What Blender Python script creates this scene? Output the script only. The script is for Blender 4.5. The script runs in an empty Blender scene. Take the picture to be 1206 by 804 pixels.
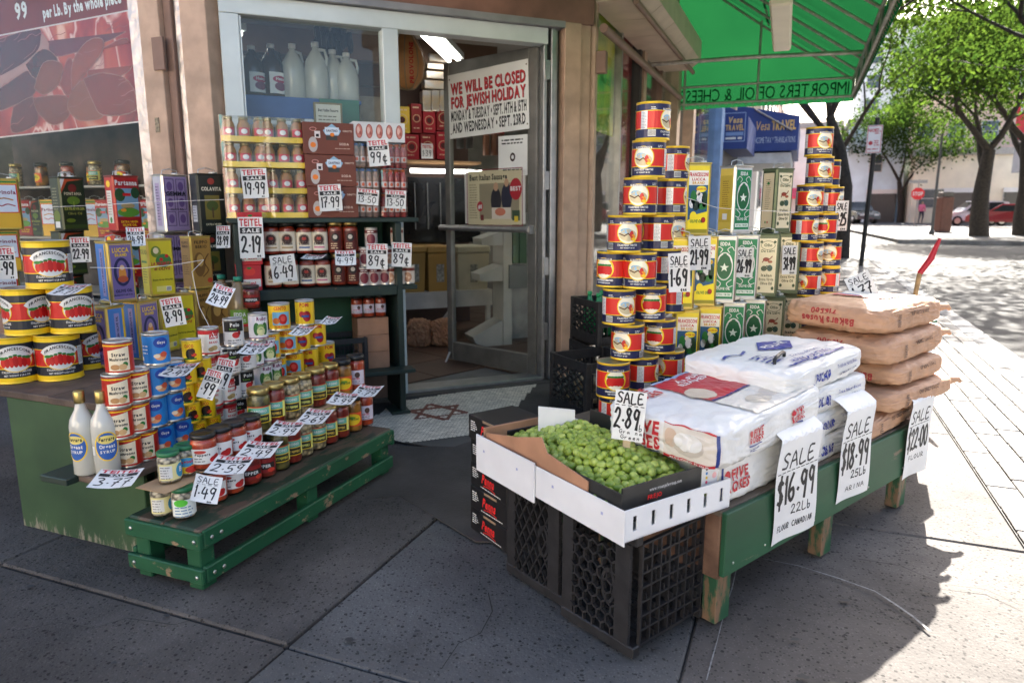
import bpy, bmesh, math, random
from mathutils import Vector, Matrix, noise
from mathutils.geometry import tessellate_polygon
random.seed(7)
scn = bpy.context.scene
C = scn.collection
R_ = math.radians
# ------------------------------------------------------------------ camera
FPX, CAMH, CX, CY = 830.0, 1.2, 603.0, 402.0
PITCH = math.atan(157 / FPX)
cam = bpy.data.cameras.new('camera'); camo = bpy.data.objects.new('camera', cam); C.objects.link(camo)
cam.sensor_width = 36.0; cam.lens = 36.0 * FPX / 1206.0
cam.clip_start = 0.05; cam.clip_end = 2000
camo.location = (0, 0, CAMH); camo.rotation_euler = (math.pi / 2 - PITCH, 0, 0)
cam.dof.use_dof = True; cam.dof.focus_distance = 2.6; cam.dof.aperture_fstop = 3.6
scn.camera = camo
# ------------------------------------------------------------------ light
SUN_AZ, SUN_EL = 27.0, 38.0
sv = Vector((math.sin(R_(SUN_AZ)) * math.cos(R_(SUN_EL)), math.cos(R_(SUN_AZ)) * math.cos(R_(SUN_EL)), math.sin(R_(SUN_EL))))
world = bpy.data.worlds.new('World'); scn.world = world; world.use_nodes = True
wn = world.node_tree
sky = wn.nodes.new('ShaderNodeTexSky'); sky.sky_type = 'NISHITA'; sky.sun_disc = False
sky.sun_elevation = R_(SUN_EL); sky.sun_rotation = R_(SUN_AZ); sky.dust_density = 4.0; sky.air_density = 0.9; sky.ozone_density = 0.4
wn.links.new(sky.outputs[0], wn.nodes['Background'].inputs[0]); wn.nodes['Background'].inputs[1].default_value = 0.082
sl = bpy.data.lights.new('sun', 'SUN'); sl.energy = 5.0; sl.angle = R_(0.5); sl.color = (1.0, 0.94, 0.85)
so = bpy.data.objects.new('sun', sl); C.objects.link(so); so.rotation_euler = (-sv).to_track_quat('-Z', 'Y').to_euler()
scn.view_settings.view_transform = 'Standard'; scn.view_settings.look = 'None'
scn.view_settings.exposure = 2.68; scn.view_settings.gamma = 1.0; scn.view_settings.use_curve_mapping = False
# ------------------------------------------------------------------ pixel -> place
def ray(x, y):
    r = (x - CX) / FPX; u = -(y - CY) / FPX
    return (r, math.cos(PITCH) + u * math.sin(PITCH), -math.sin(PITCH) + u * math.cos(PITCH))
def P(x, y, z=0.0):
    d = ray(x, y); t = (z - CAMH) / d[2]; return (d[0] * t, d[1] * t, z)
def proj(X, Y, Z):
    Z -= CAMH; c = math.cos(PITCH); s = math.sin(PITCH); dep = Y * c - Z * s
    return (CX + FPX * X / dep, CY - FPX * (Y * s + Z * c) / dep)
class Fr:
    def __init__(s, o, h):
        s.o = o; s.h = h; a = R_(h); s.u = (math.sin(a), math.cos(a)); s.v = (-math.cos(a), math.sin(a)); s.rz = R_(90 - h)
    def w(s, u, v, z=0.0): return (s.o[0] + u * s.u[0] + v * s.v[0], s.o[1] + u * s.u[1] + v * s.v[1], z)
    def l(s, p):
        d = (p[0] - s.o[0], p[1] - s.o[1]); return (d[0] * s.u[0] + d[1] * s.u[1], d[0] * s.v[0] + d[1] * s.v[1])
    def pix(s, px, py, v):            # pixel on the vertical plane v = const of this frame -> (u, z)
        q = s.w(0, v); d = ray(px, py); n = s.v
        t = (q[0] * n[0] + q[1] * n[1]) / (d[0] * n[0] + d[1] * n[1])
        return s.l((d[0] * t, d[1] * t))[0], CAMH + d[2] * t
    def ux(s, px, v, z=0.6):          # u on the line (v, z) seen at column px
        lo, hi = -1.9, 6.0
        for i in range(50):
            m = (lo + hi) / 2
            if proj(*s.w(m, v, z))[0] > px: hi = m
            else: lo = m
        return (lo + hi) / 2
S = Fr((0.0, 0.0), 22)               # street
L = Fr((-0.981, 2.055), 22)          # stepped display, left
D = Fr((0.204, 4.83), 67)            # door wall on the cut corner
F = Fr((0.508, 4.96), 22)            # right facade
W = Fr(D.w(-2.0, 0)[:2], 112)        # left facade: u runs right, v runs inside
B = Fr((0.599, 1.866), 50)           # flour bench
def face(p, j=0.0): return math.atan2(-p[0], p[1]) + j
# ------------------------------------------------------------------ materials
MATS = {}
def M(name, col, rough=0.6, metal=0.0, var=0.12, vs=6.0, bump=0.0, bs=60.0, spec=0.5, emit=0.0, trans=0.0, col2=None, coat=0.0, lo=0.35, hi=0.65, det=5.0):
    if name in MATS: return MATS[name]
    m = bpy.data.materials.new(name); m.use_nodes = True; nt = m.node_tree; b = nt.nodes['Principled BSDF']
    b.inputs['Roughness'].default_value = rough; b.inputs['Metallic'].default_value = metal
    b.inputs['Specular IOR Level'].default_value = spec; b.inputs['Coat Weight'].default_value = coat
    c = (col[0], col[1], col[2], 1)
    tc = nt.nodes.new('ShaderNodeTexCoord')
    if var or col2:
        n = nt.nodes.new('ShaderNodeTexNoise'); n.inputs['Scale'].default_value = vs; n.inputs['Detail'].default_value = det
        nt.links.new(tc.outputs['Object'], n.inputs['Vector'])
        r = nt.nodes.new('ShaderNodeValToRGB'); r.color_ramp.elements[0].position = lo; r.color_ramp.elements[1].position = hi
        c2 = (*col2, 1) if col2 else tuple(min(1, k * (1 + var)) for k in col) + (1,)
        c1 = c if col2 else tuple(k * (1 - var) for k in col) + (1,)
        r.color_ramp.elements[0].color = c1; r.color_ramp.elements[1].color = c2
        nt.links.new(n.outputs['Fac'], r.inputs[0]); nt.links.new(r.outputs[0], b.inputs['Base Color'])
    else: b.inputs['Base Color'].default_value = c
    if bump:
        n2 = nt.nodes.new('ShaderNodeTexNoise'); n2.inputs['Scale'].default_value = bs; n2.inputs['Detail'].default_value = 4
        bp = nt.nodes.new('ShaderNodeBump'); bp.inputs['Strength'].default_value = bump; bp.inputs['Distance'].default_value = 0.01
        nt.links.new(tc.outputs['Object'], n2.inputs['Vector']); nt.links.new(n2.outputs['Fac'], bp.inputs['Height']); nt.links.new(bp.outputs[0], b.inputs['Normal'])
    if emit: b.inputs['Emission Color'].default_value = c; b.inputs['Emission Strength'].default_value = emit
    if trans: b.inputs['Transmission Weight'].default_value = trans
    MATS[name] = m; return m
def glassmat(name, tint=(1, 1, 1), refl=1.0, f0=.045, rough=0.0):
    if name in MATS: return MATS[name]
    m = bpy.data.materials.new(name); m.use_nodes = True; nt = m.node_tree; nt.nodes.clear()
    o = nt.nodes.new('ShaderNodeOutputMaterial'); mx = nt.nodes.new('ShaderNodeMixShader'); t = nt.nodes.new('ShaderNodeBsdfTransparent'); g = nt.nodes.new('ShaderNodeBsdfGlossy')
    lw = nt.nodes.new('ShaderNodeLayerWeight'); lw.inputs[0].default_value = .5; t.inputs[0].default_value = (*tint, 1); g.inputs['Roughness'].default_value = rough
    pw = nt.nodes.new('ShaderNodeMath'); pw.operation = 'POWER'; pw.inputs[1].default_value = 5
    mu = nt.nodes.new('ShaderNodeMath'); mu.operation = 'MULTIPLY_ADD'; mu.inputs[1].default_value = 1 - f0 * refl; mu.inputs[2].default_value = f0 * refl; mu.use_clamp = True
    nt.links.new(lw.outputs['Facing'], pw.inputs[0]); nt.links.new(pw.outputs[0], mu.inputs[0]); nt.links.new(mu.outputs[0], mx.inputs[0]); nt.links.new(t.outputs[0], mx.inputs[1]); nt.links.new(g.outputs[0], mx.inputs[2]); nt.links.new(mx.outputs[0], o.inputs[0])
    MATS[name] = m; return m
def printmat(name, rough, metal=0.0, var=0.1, vs=9.0, bump=0.0, bs=12.0):
    if name in MATS: return MATS[name]
    m = bpy.data.materials.new(name); m.use_nodes = True; nt = m.node_tree; b = nt.nodes['Principled BSDF']
    a = nt.nodes.new('ShaderNodeAttribute'); a.attribute_name = 'Col'
    tc = nt.nodes.new('ShaderNodeTexCoord'); n = nt.nodes.new('ShaderNodeTexNoise'); n.inputs['Scale'].default_value = vs; n.inputs['Detail'].default_value = 6
    mr = nt.nodes.new('ShaderNodeMapRange'); mr.inputs[1].default_value = 0.3; mr.inputs[2].default_value = 0.7; mr.inputs[3].default_value = 1 - var; mr.inputs[4].default_value = 1.0
    hs = nt.nodes.new('ShaderNodeMix'); hs.data_type = 'RGBA'; hs.blend_type = 'MULTIPLY'; hs.inputs[0].default_value = 1.0
    nt.links.new(tc.outputs['Object'], n.inputs['Vector']); nt.links.new(n.outputs['Fac'], mr.inputs[0])
    nt.links.new(a.outputs['Color'], hs.inputs[6]); nt.links.new(mr.outputs[0], hs.inputs[7]); nt.links.new(hs.outputs[2], b.inputs['Base Color'])
    b.inputs['Roughness'].default_value = rough; b.inputs['Metallic'].default_value = metal
    if bump:
        n2 = nt.nodes.new('ShaderNodeTexNoise'); n2.inputs['Scale'].default_value = bs; n2.inputs['Detail'].default_value = 5
        bp = nt.nodes.new('ShaderNodeBump'); bp.inputs['Strength'].default_value = bump; bp.inputs['Distance'].default_value = 0.01
        nt.links.new(tc.outputs['Object'], n2.inputs['Vector']); nt.links.new(n2.outputs['Fac'], bp.inputs['Height']); nt.links.new(bp.outputs[0], b.inputs['Normal'])
    MATS[name] = m; return m
PAPER = printmat('printed_paper', 0.55); LITHO = printmat('printed_tin', 0.3, 0.15); CARDP = printmat('printed_card', 0.7); GLOSSP = printmat('printed_gloss', 0.25)
BAGP = printmat('printed_sack', 0.6, 0, 0.14, 14, 0.35, 16); PLASP = printmat('printed_plastic_sack', 0.36, 0, 0.1, 10, 0.7, 16)
def sr(r, g, b):                     # sRGB 0-255 -> linear
    return tuple(((k / 255) / 12.92 if k / 255 <= 0.04045 else ((k / 255 + 0.055) / 1.055) ** 2.4) for k in (r, g, b))
# ------------------------------------------------------------------ mesh builder
class MB:
    def __init__(s): s.v = []; s.f = []; s.m = []; s.sm = []
    def add(s, vs, fs, mi=0, T=None, smooth=False):
        o = len(s.v)
        for p in vs: s.v.append(tuple(T @ Vector(p)) if T else tuple(p))
        for f in fs: s.f.append(tuple(i + o for i in f)); s.m.append(mi); s.sm.append(smooth)
        return s
    def box(s, x0, x1, y0, y1, z0, z1, mi=0, T=None, b=0.0):
        if b:
            vs = []; 
            for z, k in ((z0, 1), (z0 + b, 0), (z1 - b, 0), (z1, 1)):
                e = b * k
                vs += [(x0 + e + (b if not k else 0), y0 + e, z), (x1 - e - (b if not k else 0), y0 + e, z), (x1 - e, y0 + e + (b if not k else 0), z), (x1 - e, y1 - e - (b if not k else 0), z),
                       (x1 - e - (b if not k else 0), y1 - e, z), (x0 + e + (b if not k else 0), y1 - e, z), (x0 + e, y1 - e - (b if not k else 0), z), (x0 + e, y0 + e + (b if not k else 0), z)]
            fs = [tuple(range(7, -1, -1)), tuple(range(24, 32))]
            for k in range(3):
                for i in range(8): fs.append((k * 8 + i, k * 8 + (i + 1) % 8, k * 8 + 8 + (i + 1) % 8, k * 8 + 8 + i))
            return s.add(vs, fs, mi, T)
        vs = [(x, y, z) for z in (z0, z1) for x, y in ((x0, y0), (x1, y0), (x1, y1), (x0, y1))]
        return s.add(vs, [(3, 2, 1, 0), (4, 5, 6, 7), (0, 1, 5, 4), (1, 2, 6, 5), (2, 3, 7, 6), (3, 0, 4, 7)], mi, T)
    def prism(s, poly, z0, z1, mi=0, T=None):
        n = len(poly)
        vs = [(x, y, z0) for x, y in poly] + [(x, y, z1) for x, y in poly]
        fs = [tuple(range(n - 1, -1, -1)), tuple(range(n, 2 * n))] + [(i, (i + 1) % n, n + (i + 1) % n, n + i) for i in range(n)]
        return s.add(vs, fs, mi, T)
    def lathe(s, prof, n=24, mi=0, T=None, smooth=True, cap=True, mis=None):
        vs = []; fs = []
        for r, z in prof:
            for i in range(n): a = 2 * math.pi * i / n; vs.append((r * math.sin(a), -r * math.cos(a), z))
        o = len(s.v)
        for p in vs: s.v.append(tuple(T @ Vector(p)) if T else p)
        for k in range(len(prof) - 1):
            for i in range(n):
                s.f.append((o + k * n + i, o + k * n + (i + 1) % n, o + (k + 1) * n + (i + 1) % n, o + (k + 1) * n + i)); s.m.append(mis[k] if mis else mi); s.sm.append(smooth)
        if cap:
            if prof[0][0] > 1e-5: s.f.append(tuple(o + i for i in range(n - 1, -1, -1))); s.m.append(mis[0] if mis else mi); s.sm.append(False)
            if prof[-1][0] > 1e-5: s.f.append(tuple(o + (len(prof) - 1) * n + i for i in range(n))); s.m.append(mis[-1] if mis else mi); s.sm.append(False)
        return s
    def tube(s, pts, r, n=8, mi=0, T=None, cap=True):
        pts = [Vector(p) for p in pts]; k = len(pts); rs = r if isinstance(r, (list, tuple)) else [r] * k
        vs = []; fs = []; prev = None
        for i, p in enumerate(pts):
            d = (pts[min(i + 1, k - 1)] - pts[max(i - 1, 0)]).normalized()
            a = prev if prev else (Vector((0, 0, 1)) if abs(d.z) < 0.9 else Vector((1, 0, 0)))
            x = (a - d * a.dot(d)).normalized(); y = d.cross(x); prev = x
            for j in range(n):
                t = 2 * math.pi * j / n; vs.append(p + (x * math.cos(t) + y * math.sin(t)) * rs[i])
        for i in range(k - 1):
            for j in range(n): fs.append((i * n + j, i * n + (j + 1) % n, (i + 1) * n + (j + 1) % n, (i + 1) * n + j))
        s.add(vs, fs, mi, T, True)
        if cap: s.add(vs[:n], [tuple(range(n - 1, -1, -1))], mi, T); s.add(vs[-n:], [tuple(range(n))], mi, T)
        return s
    def build(s, name, mats, parent=None, loc=None, rz=0.0, col=None):
        me = bpy.data.meshes.new(name); me.from_pydata(s.v, [], s.f)
        mats = mats if isinstance(mats, (list, tuple)) else [mats]
        for m in mats: me.materials.append(m)
        if len(mats) > 1: me.polygons.foreach_set('material_index', s.m)
        me.polygons.foreach_set('use_smooth', s.sm); me.update()
        return link(name, me, parent, loc, rz)
def link(name, me, parent=None, loc=None, rz=0.0):
    o = bpy.data.objects.new(name, me); C.objects.link(o)
    if parent: o.parent = parent
    if loc: o.location = loc
    o.rotation_euler.z = rz
    return o
def tag(o, label, cat, group=None, kind=None):
    if label: o['label'] = label
    if cat: o['category'] = cat
    if group: o['group'] = group
    if kind: o['kind'] = kind
    return o
def empty(name, label, cat, loc=(0, 0, 0), rz=0.0, group=None):
    o = bpy.data.objects.new(name, None); C.objects.link(o); o.location = loc; o.rotation_euler.z = rz; o.empty_display_size = 0.05
    return tag(o, label, cat, group)
def structure(o): o['kind'] = 'structure'; return o
KIDS = {}
def kids(o): return [c for c in o.children]
def dup(root, loc, rz=0.0, label=None, group=None, parent=None, rot=None, scale=None):
    r = root.copy(); C.objects.link(r); r.parent = parent
    r.location = loc; r.rotation_euler = rot if rot else (0, 0, rz)
    if scale: r.scale = scale
    if label: r['label'] = label
    if group: r['group'] = group
    for ch in kids(root):
        c = ch.copy(); C.objects.link(c); c.parent = r
        for g in kids(ch): d = g.copy(); C.objects.link(d); d.parent = c
    return r
class Proto:
    """first use moves the prototype itself, later uses copy it"""
    def __init__(s, root): s.root = root; s.used = False
    def put(s, loc, rz=0.0, label=None, group=None, rot=None, scale=None):
        if s.used: return dup(s.root, loc, rz, label, group, None, rot, scale)
        s.used = True; r = s.root; r.location = loc; r.rotation_euler = rot if rot else (0, 0, rz)
        if scale: r.scale = scale
        if label: r['label'] = label
        if group: r['group'] = group
        return r
# ------------------------------------------------------------------ lettering
CH = "ABCDEFGHIJKLMNOPQRSTUVWXYZabcdefghijklmnopqrstuvwxyz0123456789.,&$#'!/:*\u2022\u00a2"
GL = {}
def make_glyphs():
    objs = []
    for bold in (0, 1):
        for c in CH:
            cu = bpy.data.curves.new('g', 'FONT'); cu.body = c; cu.resolution_u = 2; cu.offset = 0.036 if bold else 0.0
            o = bpy.data.objects.new('g', cu); C.objects.link(o); objs.append((bold, c, o, cu))
    dg = bpy.context.evaluated_depsgraph_get()
    for bold, c, o, cu in objs:
        me = bpy.data.meshes.new_from_object(o.evaluated_get(dg)); me.calc_loop_triangles()
        vs = [(v.co.x, v.co.y) for v in me.vertices]; tr = [tuple(t.vertices) for t in me.loop_triangles]
        x0 = min(v[0] for v in vs); x1 = max(v[0] for v in vs)
        GL[(bold, c)] = ([(x - x0, y) for x, y in vs], tr, x1 - x0)
        bpy.data.objects.remove(o); bpy.data.curves.remove(cu); bpy.data.meshes.remove(me)
make_glyphs()
HG = {'0': [[(.5, .95), (.2, .8), (.1, .4), (.25, .06), (.55, .05), (.8, .35), (.78, .75), (.5, .95)]], '1': [[(.3, .75), (.5, .97), (.45, .5), (.42, .02)]],
      '2': [[(.12, .75), (.35, .97), (.68, .88), (.66, .6), (.35, .3), (.1, .05), (.45, .1), (.85, .03)]], '3': [[(.15, .9), (.5, .97), (.72, .8), (.4, .55), (.75, .38), (.6, .1), (.1, .06)]],
      '4': [[(.35, .95), (.12, .42), (.85, .46)], [(.68, .8), (.6, .0)]], '5': [[(.8, .95), (.3, .93), (.2, .55), (.6, .55), (.78, .3), (.5, .04), (.1, .1)]],
      '6': [[(.6, .97), (.25, .65), (.12, .25), (.4, .02), (.7, .2), (.6, .45), (.2, .35)]], '7': [[(.1, .9), (.85, .94), (.5, .5), (.35, .0)], [(.3, .48), (.75, .5)]],
      '8': [[(.7, .85), (.4, .97), (.2, .78), (.5, .52), (.75, .25), (.4, .02), (.12, .22), (.45, .5), (.72, .85)]], '9': [[(.75, .85), (.4, .97), (.15, .72), (.4, .5), (.72, .7), (.76, .9), (.66, .4), (.5, .0)]],
      'S': [[(.85, .85), (.5, .97), (.18, .78), (.4, .55), (.75, .35), (.6, .06), (.1, .1)]], 'A': [[(.05, .0), (.45, .97), (.9, .02)], [(.2, .38), (.75, .42)]], 'L': [[(.2, .97), (.15, .05), (.85, .08)]],
      'E': [[(.8, .95), (.2, .93), (.15, .05), (.85, .08)], [(.2, .5), (.65, .53)]], '$': [[(.8, .8), (.45, .9), (.2, .7), (.75, .35), (.5, .1), (.12, .18)], [(.55, 1.08), (.4, -.1)]],
      '.': [[(.3, .38), (.42, .42)]], 'b': [[(.2, .95), (.18, .05), (.6, .08), (.65, .4), (.2, .4)]], 'c': [[(.7, .45), (.3, .5), (.15, .2), (.4, .0), (.75, .1)], [(.5, .65), (.4, -.15)]],
      'n': [[(.1, .0), (.15, .5), (.2, .35), (.5, .5), (.55, .0)]], 'a': [[(.6, .5), (.2, .45), (.2, .05), (.6, .3), (.65, .0)]], 'i': [[(.3, .5), (.3, .0)]], 'l': [[(.25, .95), (.3, .0)]], 'o': [[(.4, .5), (.1, .2), (.4, .0), (.65, .25), (.4, .5)]],
      'r': [[(.15, .5), (.2, .0)], [(.2, .35), (.55, .5)]], 'u': [[(.1, .5), (.2, .0), (.55, .1), (.6, .5), (.65, .0)]], 'e': [[(.15, .25), (.6, .3), (.4, .5), (.1, .2), (.4, .0), (.65, .1)]], '-': [[(.1, .4), (.7, .45)]],
      'P': [[(.2, .0), (.2, .95), (.7, .8), (.6, .5), (.2, .45)]], 'N': [[(.15, 0), (.2, .95), (.7, .05), (.75, .97)]], 'G': [[(.8, .8), (.4, .95), (.1, .5), (.4, .05), (.8, .2), (.8, .45), (.5, .45)]], 'R': [[(.2, .0), (.2, .95), (.7, .8), (.6, .5), (.2, .45), (.8, .0)]],
      'C': [[(.8, .85), (.4, .95), (.1, .5), (.4, .05), (.8, .15)]], 'D': [[(.2, .0), (.2, .95), (.75, .7), (.7, .2), (.2, .0)]], 'O': [[(.5, .95), (.12, .5), (.5, .03), (.85, .5), (.5, .95)]], 'F': [[(.8, .95), (.2, .93), (.15, .0)], [(.2, .5), (.65, .53)]], 'U': [[(.15, .95), (.15, .2), (.5, .03), (.8, .25), (.82, .95)]], 'T': [[(.05, .93), (.9, .95)], [(.48, .94), (.45, .0)]], 'I': [[(.4, .95), (.4, 0)]], 'K': [[(.2, .95), (.2, 0)], [(.8, .95), (.22, .45), (.85, .0)]]}
def smoothline(pts, k=3):
    if len(pts) < 3: return pts
    out = []
    for i in range(len(pts) - 1):
        p0 = pts[max(i - 1, 0)]; p1 = pts[i]; p2 = pts[i + 1]; p3 = pts[min(i + 2, len(pts) - 1)]
        for j in range(k):
            t = j / k
            out.append(tuple(0.5 * (2 * p1[a] + (p2[a] - p0[a]) * t + (2 * p0[a] - 5 * p1[a] + 4 * p2[a] - p3[a]) * t * t + (3 * p1[a] - p0[a] - 3 * p2[a] + p3[a]) * t ** 3) for a in (0, 1)))
    return out + [pts[-1]]
class Pr:
    """flat print: coloured 2-D triangles in layers, later laid on a plane, a cylinder or a sack"""
    def __init__(s): s.t = []
    def tri(s, a, b, c, col, l): s.t.append((a, b, c, col, l))
    def poly(s, pts, col, l=1):
        for t in tessellate_polygon([[Vector((p[0], p[1], 0)) for p in pts]]): s.tri(pts[t[0]], pts[t[1]], pts[t[2]], col, l)
        return s
    def rect(s, x0, y0, x1, y1, col, l=0):
        s.tri((x0, y0), (x1, y0), (x1, y1), col, l); s.tri((x0, y0), (x1, y1), (x0, y1), col, l); return s
    def ell(s, cx, cy, rx, ry, col, l=1, n=18, a0=0.0, a1=2 * math.pi):
        p = [(cx + rx * math.cos(a0 + (a1 - a0) * i / n), cy + ry * math.sin(a0 + (a1 - a0) * i / n)) for i in range(n + 1)]
        for i in range(n): s.tri((cx, cy), p[i], p[i + 1], col, l)
        return s
    def ring(s, cx, cy, rx, ry, w, col, l=1, n=24):
        for i in range(n):
            a, b = 2 * math.pi * i / n, 2 * math.pi * (i + 1) / n
            q = [(cx + (rx - k) * math.cos(t), cy + (ry - k) * math.sin(t)) for t, k in ((a, 0), (b, 0), (b, w), (a, w))]
            s.tri(q[0], q[1], q[2], col, l); s.tri(q[0], q[2], q[3], col, l)
        return s
    def frame(s, x0, y0, x1, y1, w, col, l=1):
        s.rect(x0, y0, x1, y0 + w, col, l); s.rect(x0, y1 - w, x1, y1, col, l); s.rect(x0, y0 + w, x0 + w, y1 - w, col, l); s.rect(x1 - w, y0 + w, x1, y1 - w, col, l); return s
    def stroke(s, pts, w, col, l=1):
        for i in range(len(pts) - 1):
            a, b = pts[i], pts[i + 1]; dx, dy = b[0] - a[0], b[1] - a[1]; d = math.hypot(dx, dy) or 1e-6
            nx, ny = -dy / d * w / 2, dx / d * w / 2; ex, ey = dx / d * w * .35, dy / d * w * .35
            q = [(a[0] - ex + nx, a[1] - ey + ny), (a[0] - ex - nx, a[1] - ey - ny), (b[0] + ex - nx, b[1] + ey - ny), (b[0] + ex + nx, b[1] + ey + ny)]
            s.tri(q[0], q[1], q[2], col, l); s.tri(q[0], q[2], q[3], col, l)
        return s
    def text(s, t, cx, y, h, col, l=1, w=None, bold=1, shear=0.0, arch=0.0, align=0):
        k = h / 0.7; xs = []; x = 0.0
        for c in t:
            if c == ' ' or (bold, c) not in GL: xs.append(None); x += .27; continue
            xs.append(x); x += GL[(bold, c)][2] + .085
        W_ = max(x - .085, .01); kx = k if w is None else w / W_
        if w is not None and align == 0 and kx > k * 1.6: kx = k * 1.6
        ox = cx - (W_ * kx / 2 if align == 0 else (0 if align < 0 else W_ * kx))
        for c, x in zip(t, xs):
            if x is None: continue
            vs, tr, _ = GL[(bold, c)]
            q = []
            for a, b in vs:
                X = ox + (x + a + shear * b) * kx; Y = y + b * k
                if arch: Y -= arch * ((X - cx) / (W_ * kx / 2)) ** 2
                q.append((X, Y))
            for i, j, m in tr: s.tri(q[i], q[j], q[m], col, l)
        return s
    def hand(s, t, cx, y, h, col, l=1, w=None, pw=0.1, cw=.62):
        adv = [cw * (.45 if c in '.1il' else 1) for c in t]; tot = sum(adv) * h; kx = 1 if w is None else w / tot; x = cx - tot * kx / 2
        for c, a in zip(t, adv):
            jy = random.uniform(-.03, .03) * h
            for st in HG.get(c, []):
                wd = a * h * kx
                s.stroke([(x + p[0] * wd * (.95 if c not in '.1il' else 1.1), y + jy + p[1] * h) for p in smoothline(st)], pw * h, col, l)
            x += a * h * kx
        return s
    def lines(s, x0, x1, y, n, dy, h, col, l=1, rag=.3):
        for i in range(n):
            x = x0
            e = x1 - random.uniform(0, rag) * (x1 - x0)
            while x < e:
                ww = random.uniform(1.5, 5) * h; s.rect(x, y - i * dy, min(x + ww, e), y - i * dy + h, col, l); x += ww + h * .8
        return s
    def build(s, name, fn, mat, parent=None, maxd=None, loc=None, rz=0.0):
        V = []; Fs = []; cols = []
        st = list(s.t)
        while st:
            a, b, c, col, l = st.pop()
            if maxd:
                e = [(abs(a[0] - b[0]) + (abs(a[1] - b[1]) if maxd[1] else 0), 0), (abs(b[0] - c[0]) + (abs(b[1] - c[1]) if maxd[1] else 0), 1), (abs(c[0] - a[0]) + (abs(c[1] - a[1]) if maxd[1] else 0), 2)]
                m, i = max(e)
                if m > maxd[0]:
                    p, q, r = (a, b, c) if i == 0 else ((b, c, a) if i == 1 else (c, a, b))
                    mid = ((p[0] + q[0]) / 2, (p[1] + q[1]) / 2); st.append((p, mid, r, col, l)); st.append((mid, q, r, col, l)); continue
            if (b[0] - a[0]) * (c[1] - a[1]) - (b[1] - a[1]) * (c[0] - a[0]) < 0: b, c = c, b
            o = len(V); V += [fn(a[0], a[1], l), fn(b[0], b[1], l), fn(c[0], c[1], l)]; Fs.append((o, o + 1, o + 2)); cols.append(col)
        me = bpy.data.meshes.new(name); me.from_pydata(V, [], Fs); me.materials.append(mat)
        ca = me.color_attributes.new('Col', 'FLOAT_COLOR', 'CORNER')
        flat = []
        for c in cols: flat += [c[0], c[1], c[2], 1.0] * 3
        ca.data.foreach_set('color', flat); me.update()
        return link(name, me, parent, loc, rz)
def flat(e=.0004, y=0.0): return lambda x, z, l: (x, y - l * e, z)
def cyl(R, z0=0.0, e=.0005, a0=0.0): return lambda x, z, l: ((R + l * e) * math.sin(x / R + a0), -(R + l * e) * math.cos(x / R + a0), z0 + z)
BLK = (.012, .012, .014); WHT = (.78, .78, .76); RED = sr(200, 30, 35); YEL = sr(245, 205, 30); NAVY = sr(30, 35, 75); GRN = sr(40, 120, 50)
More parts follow.
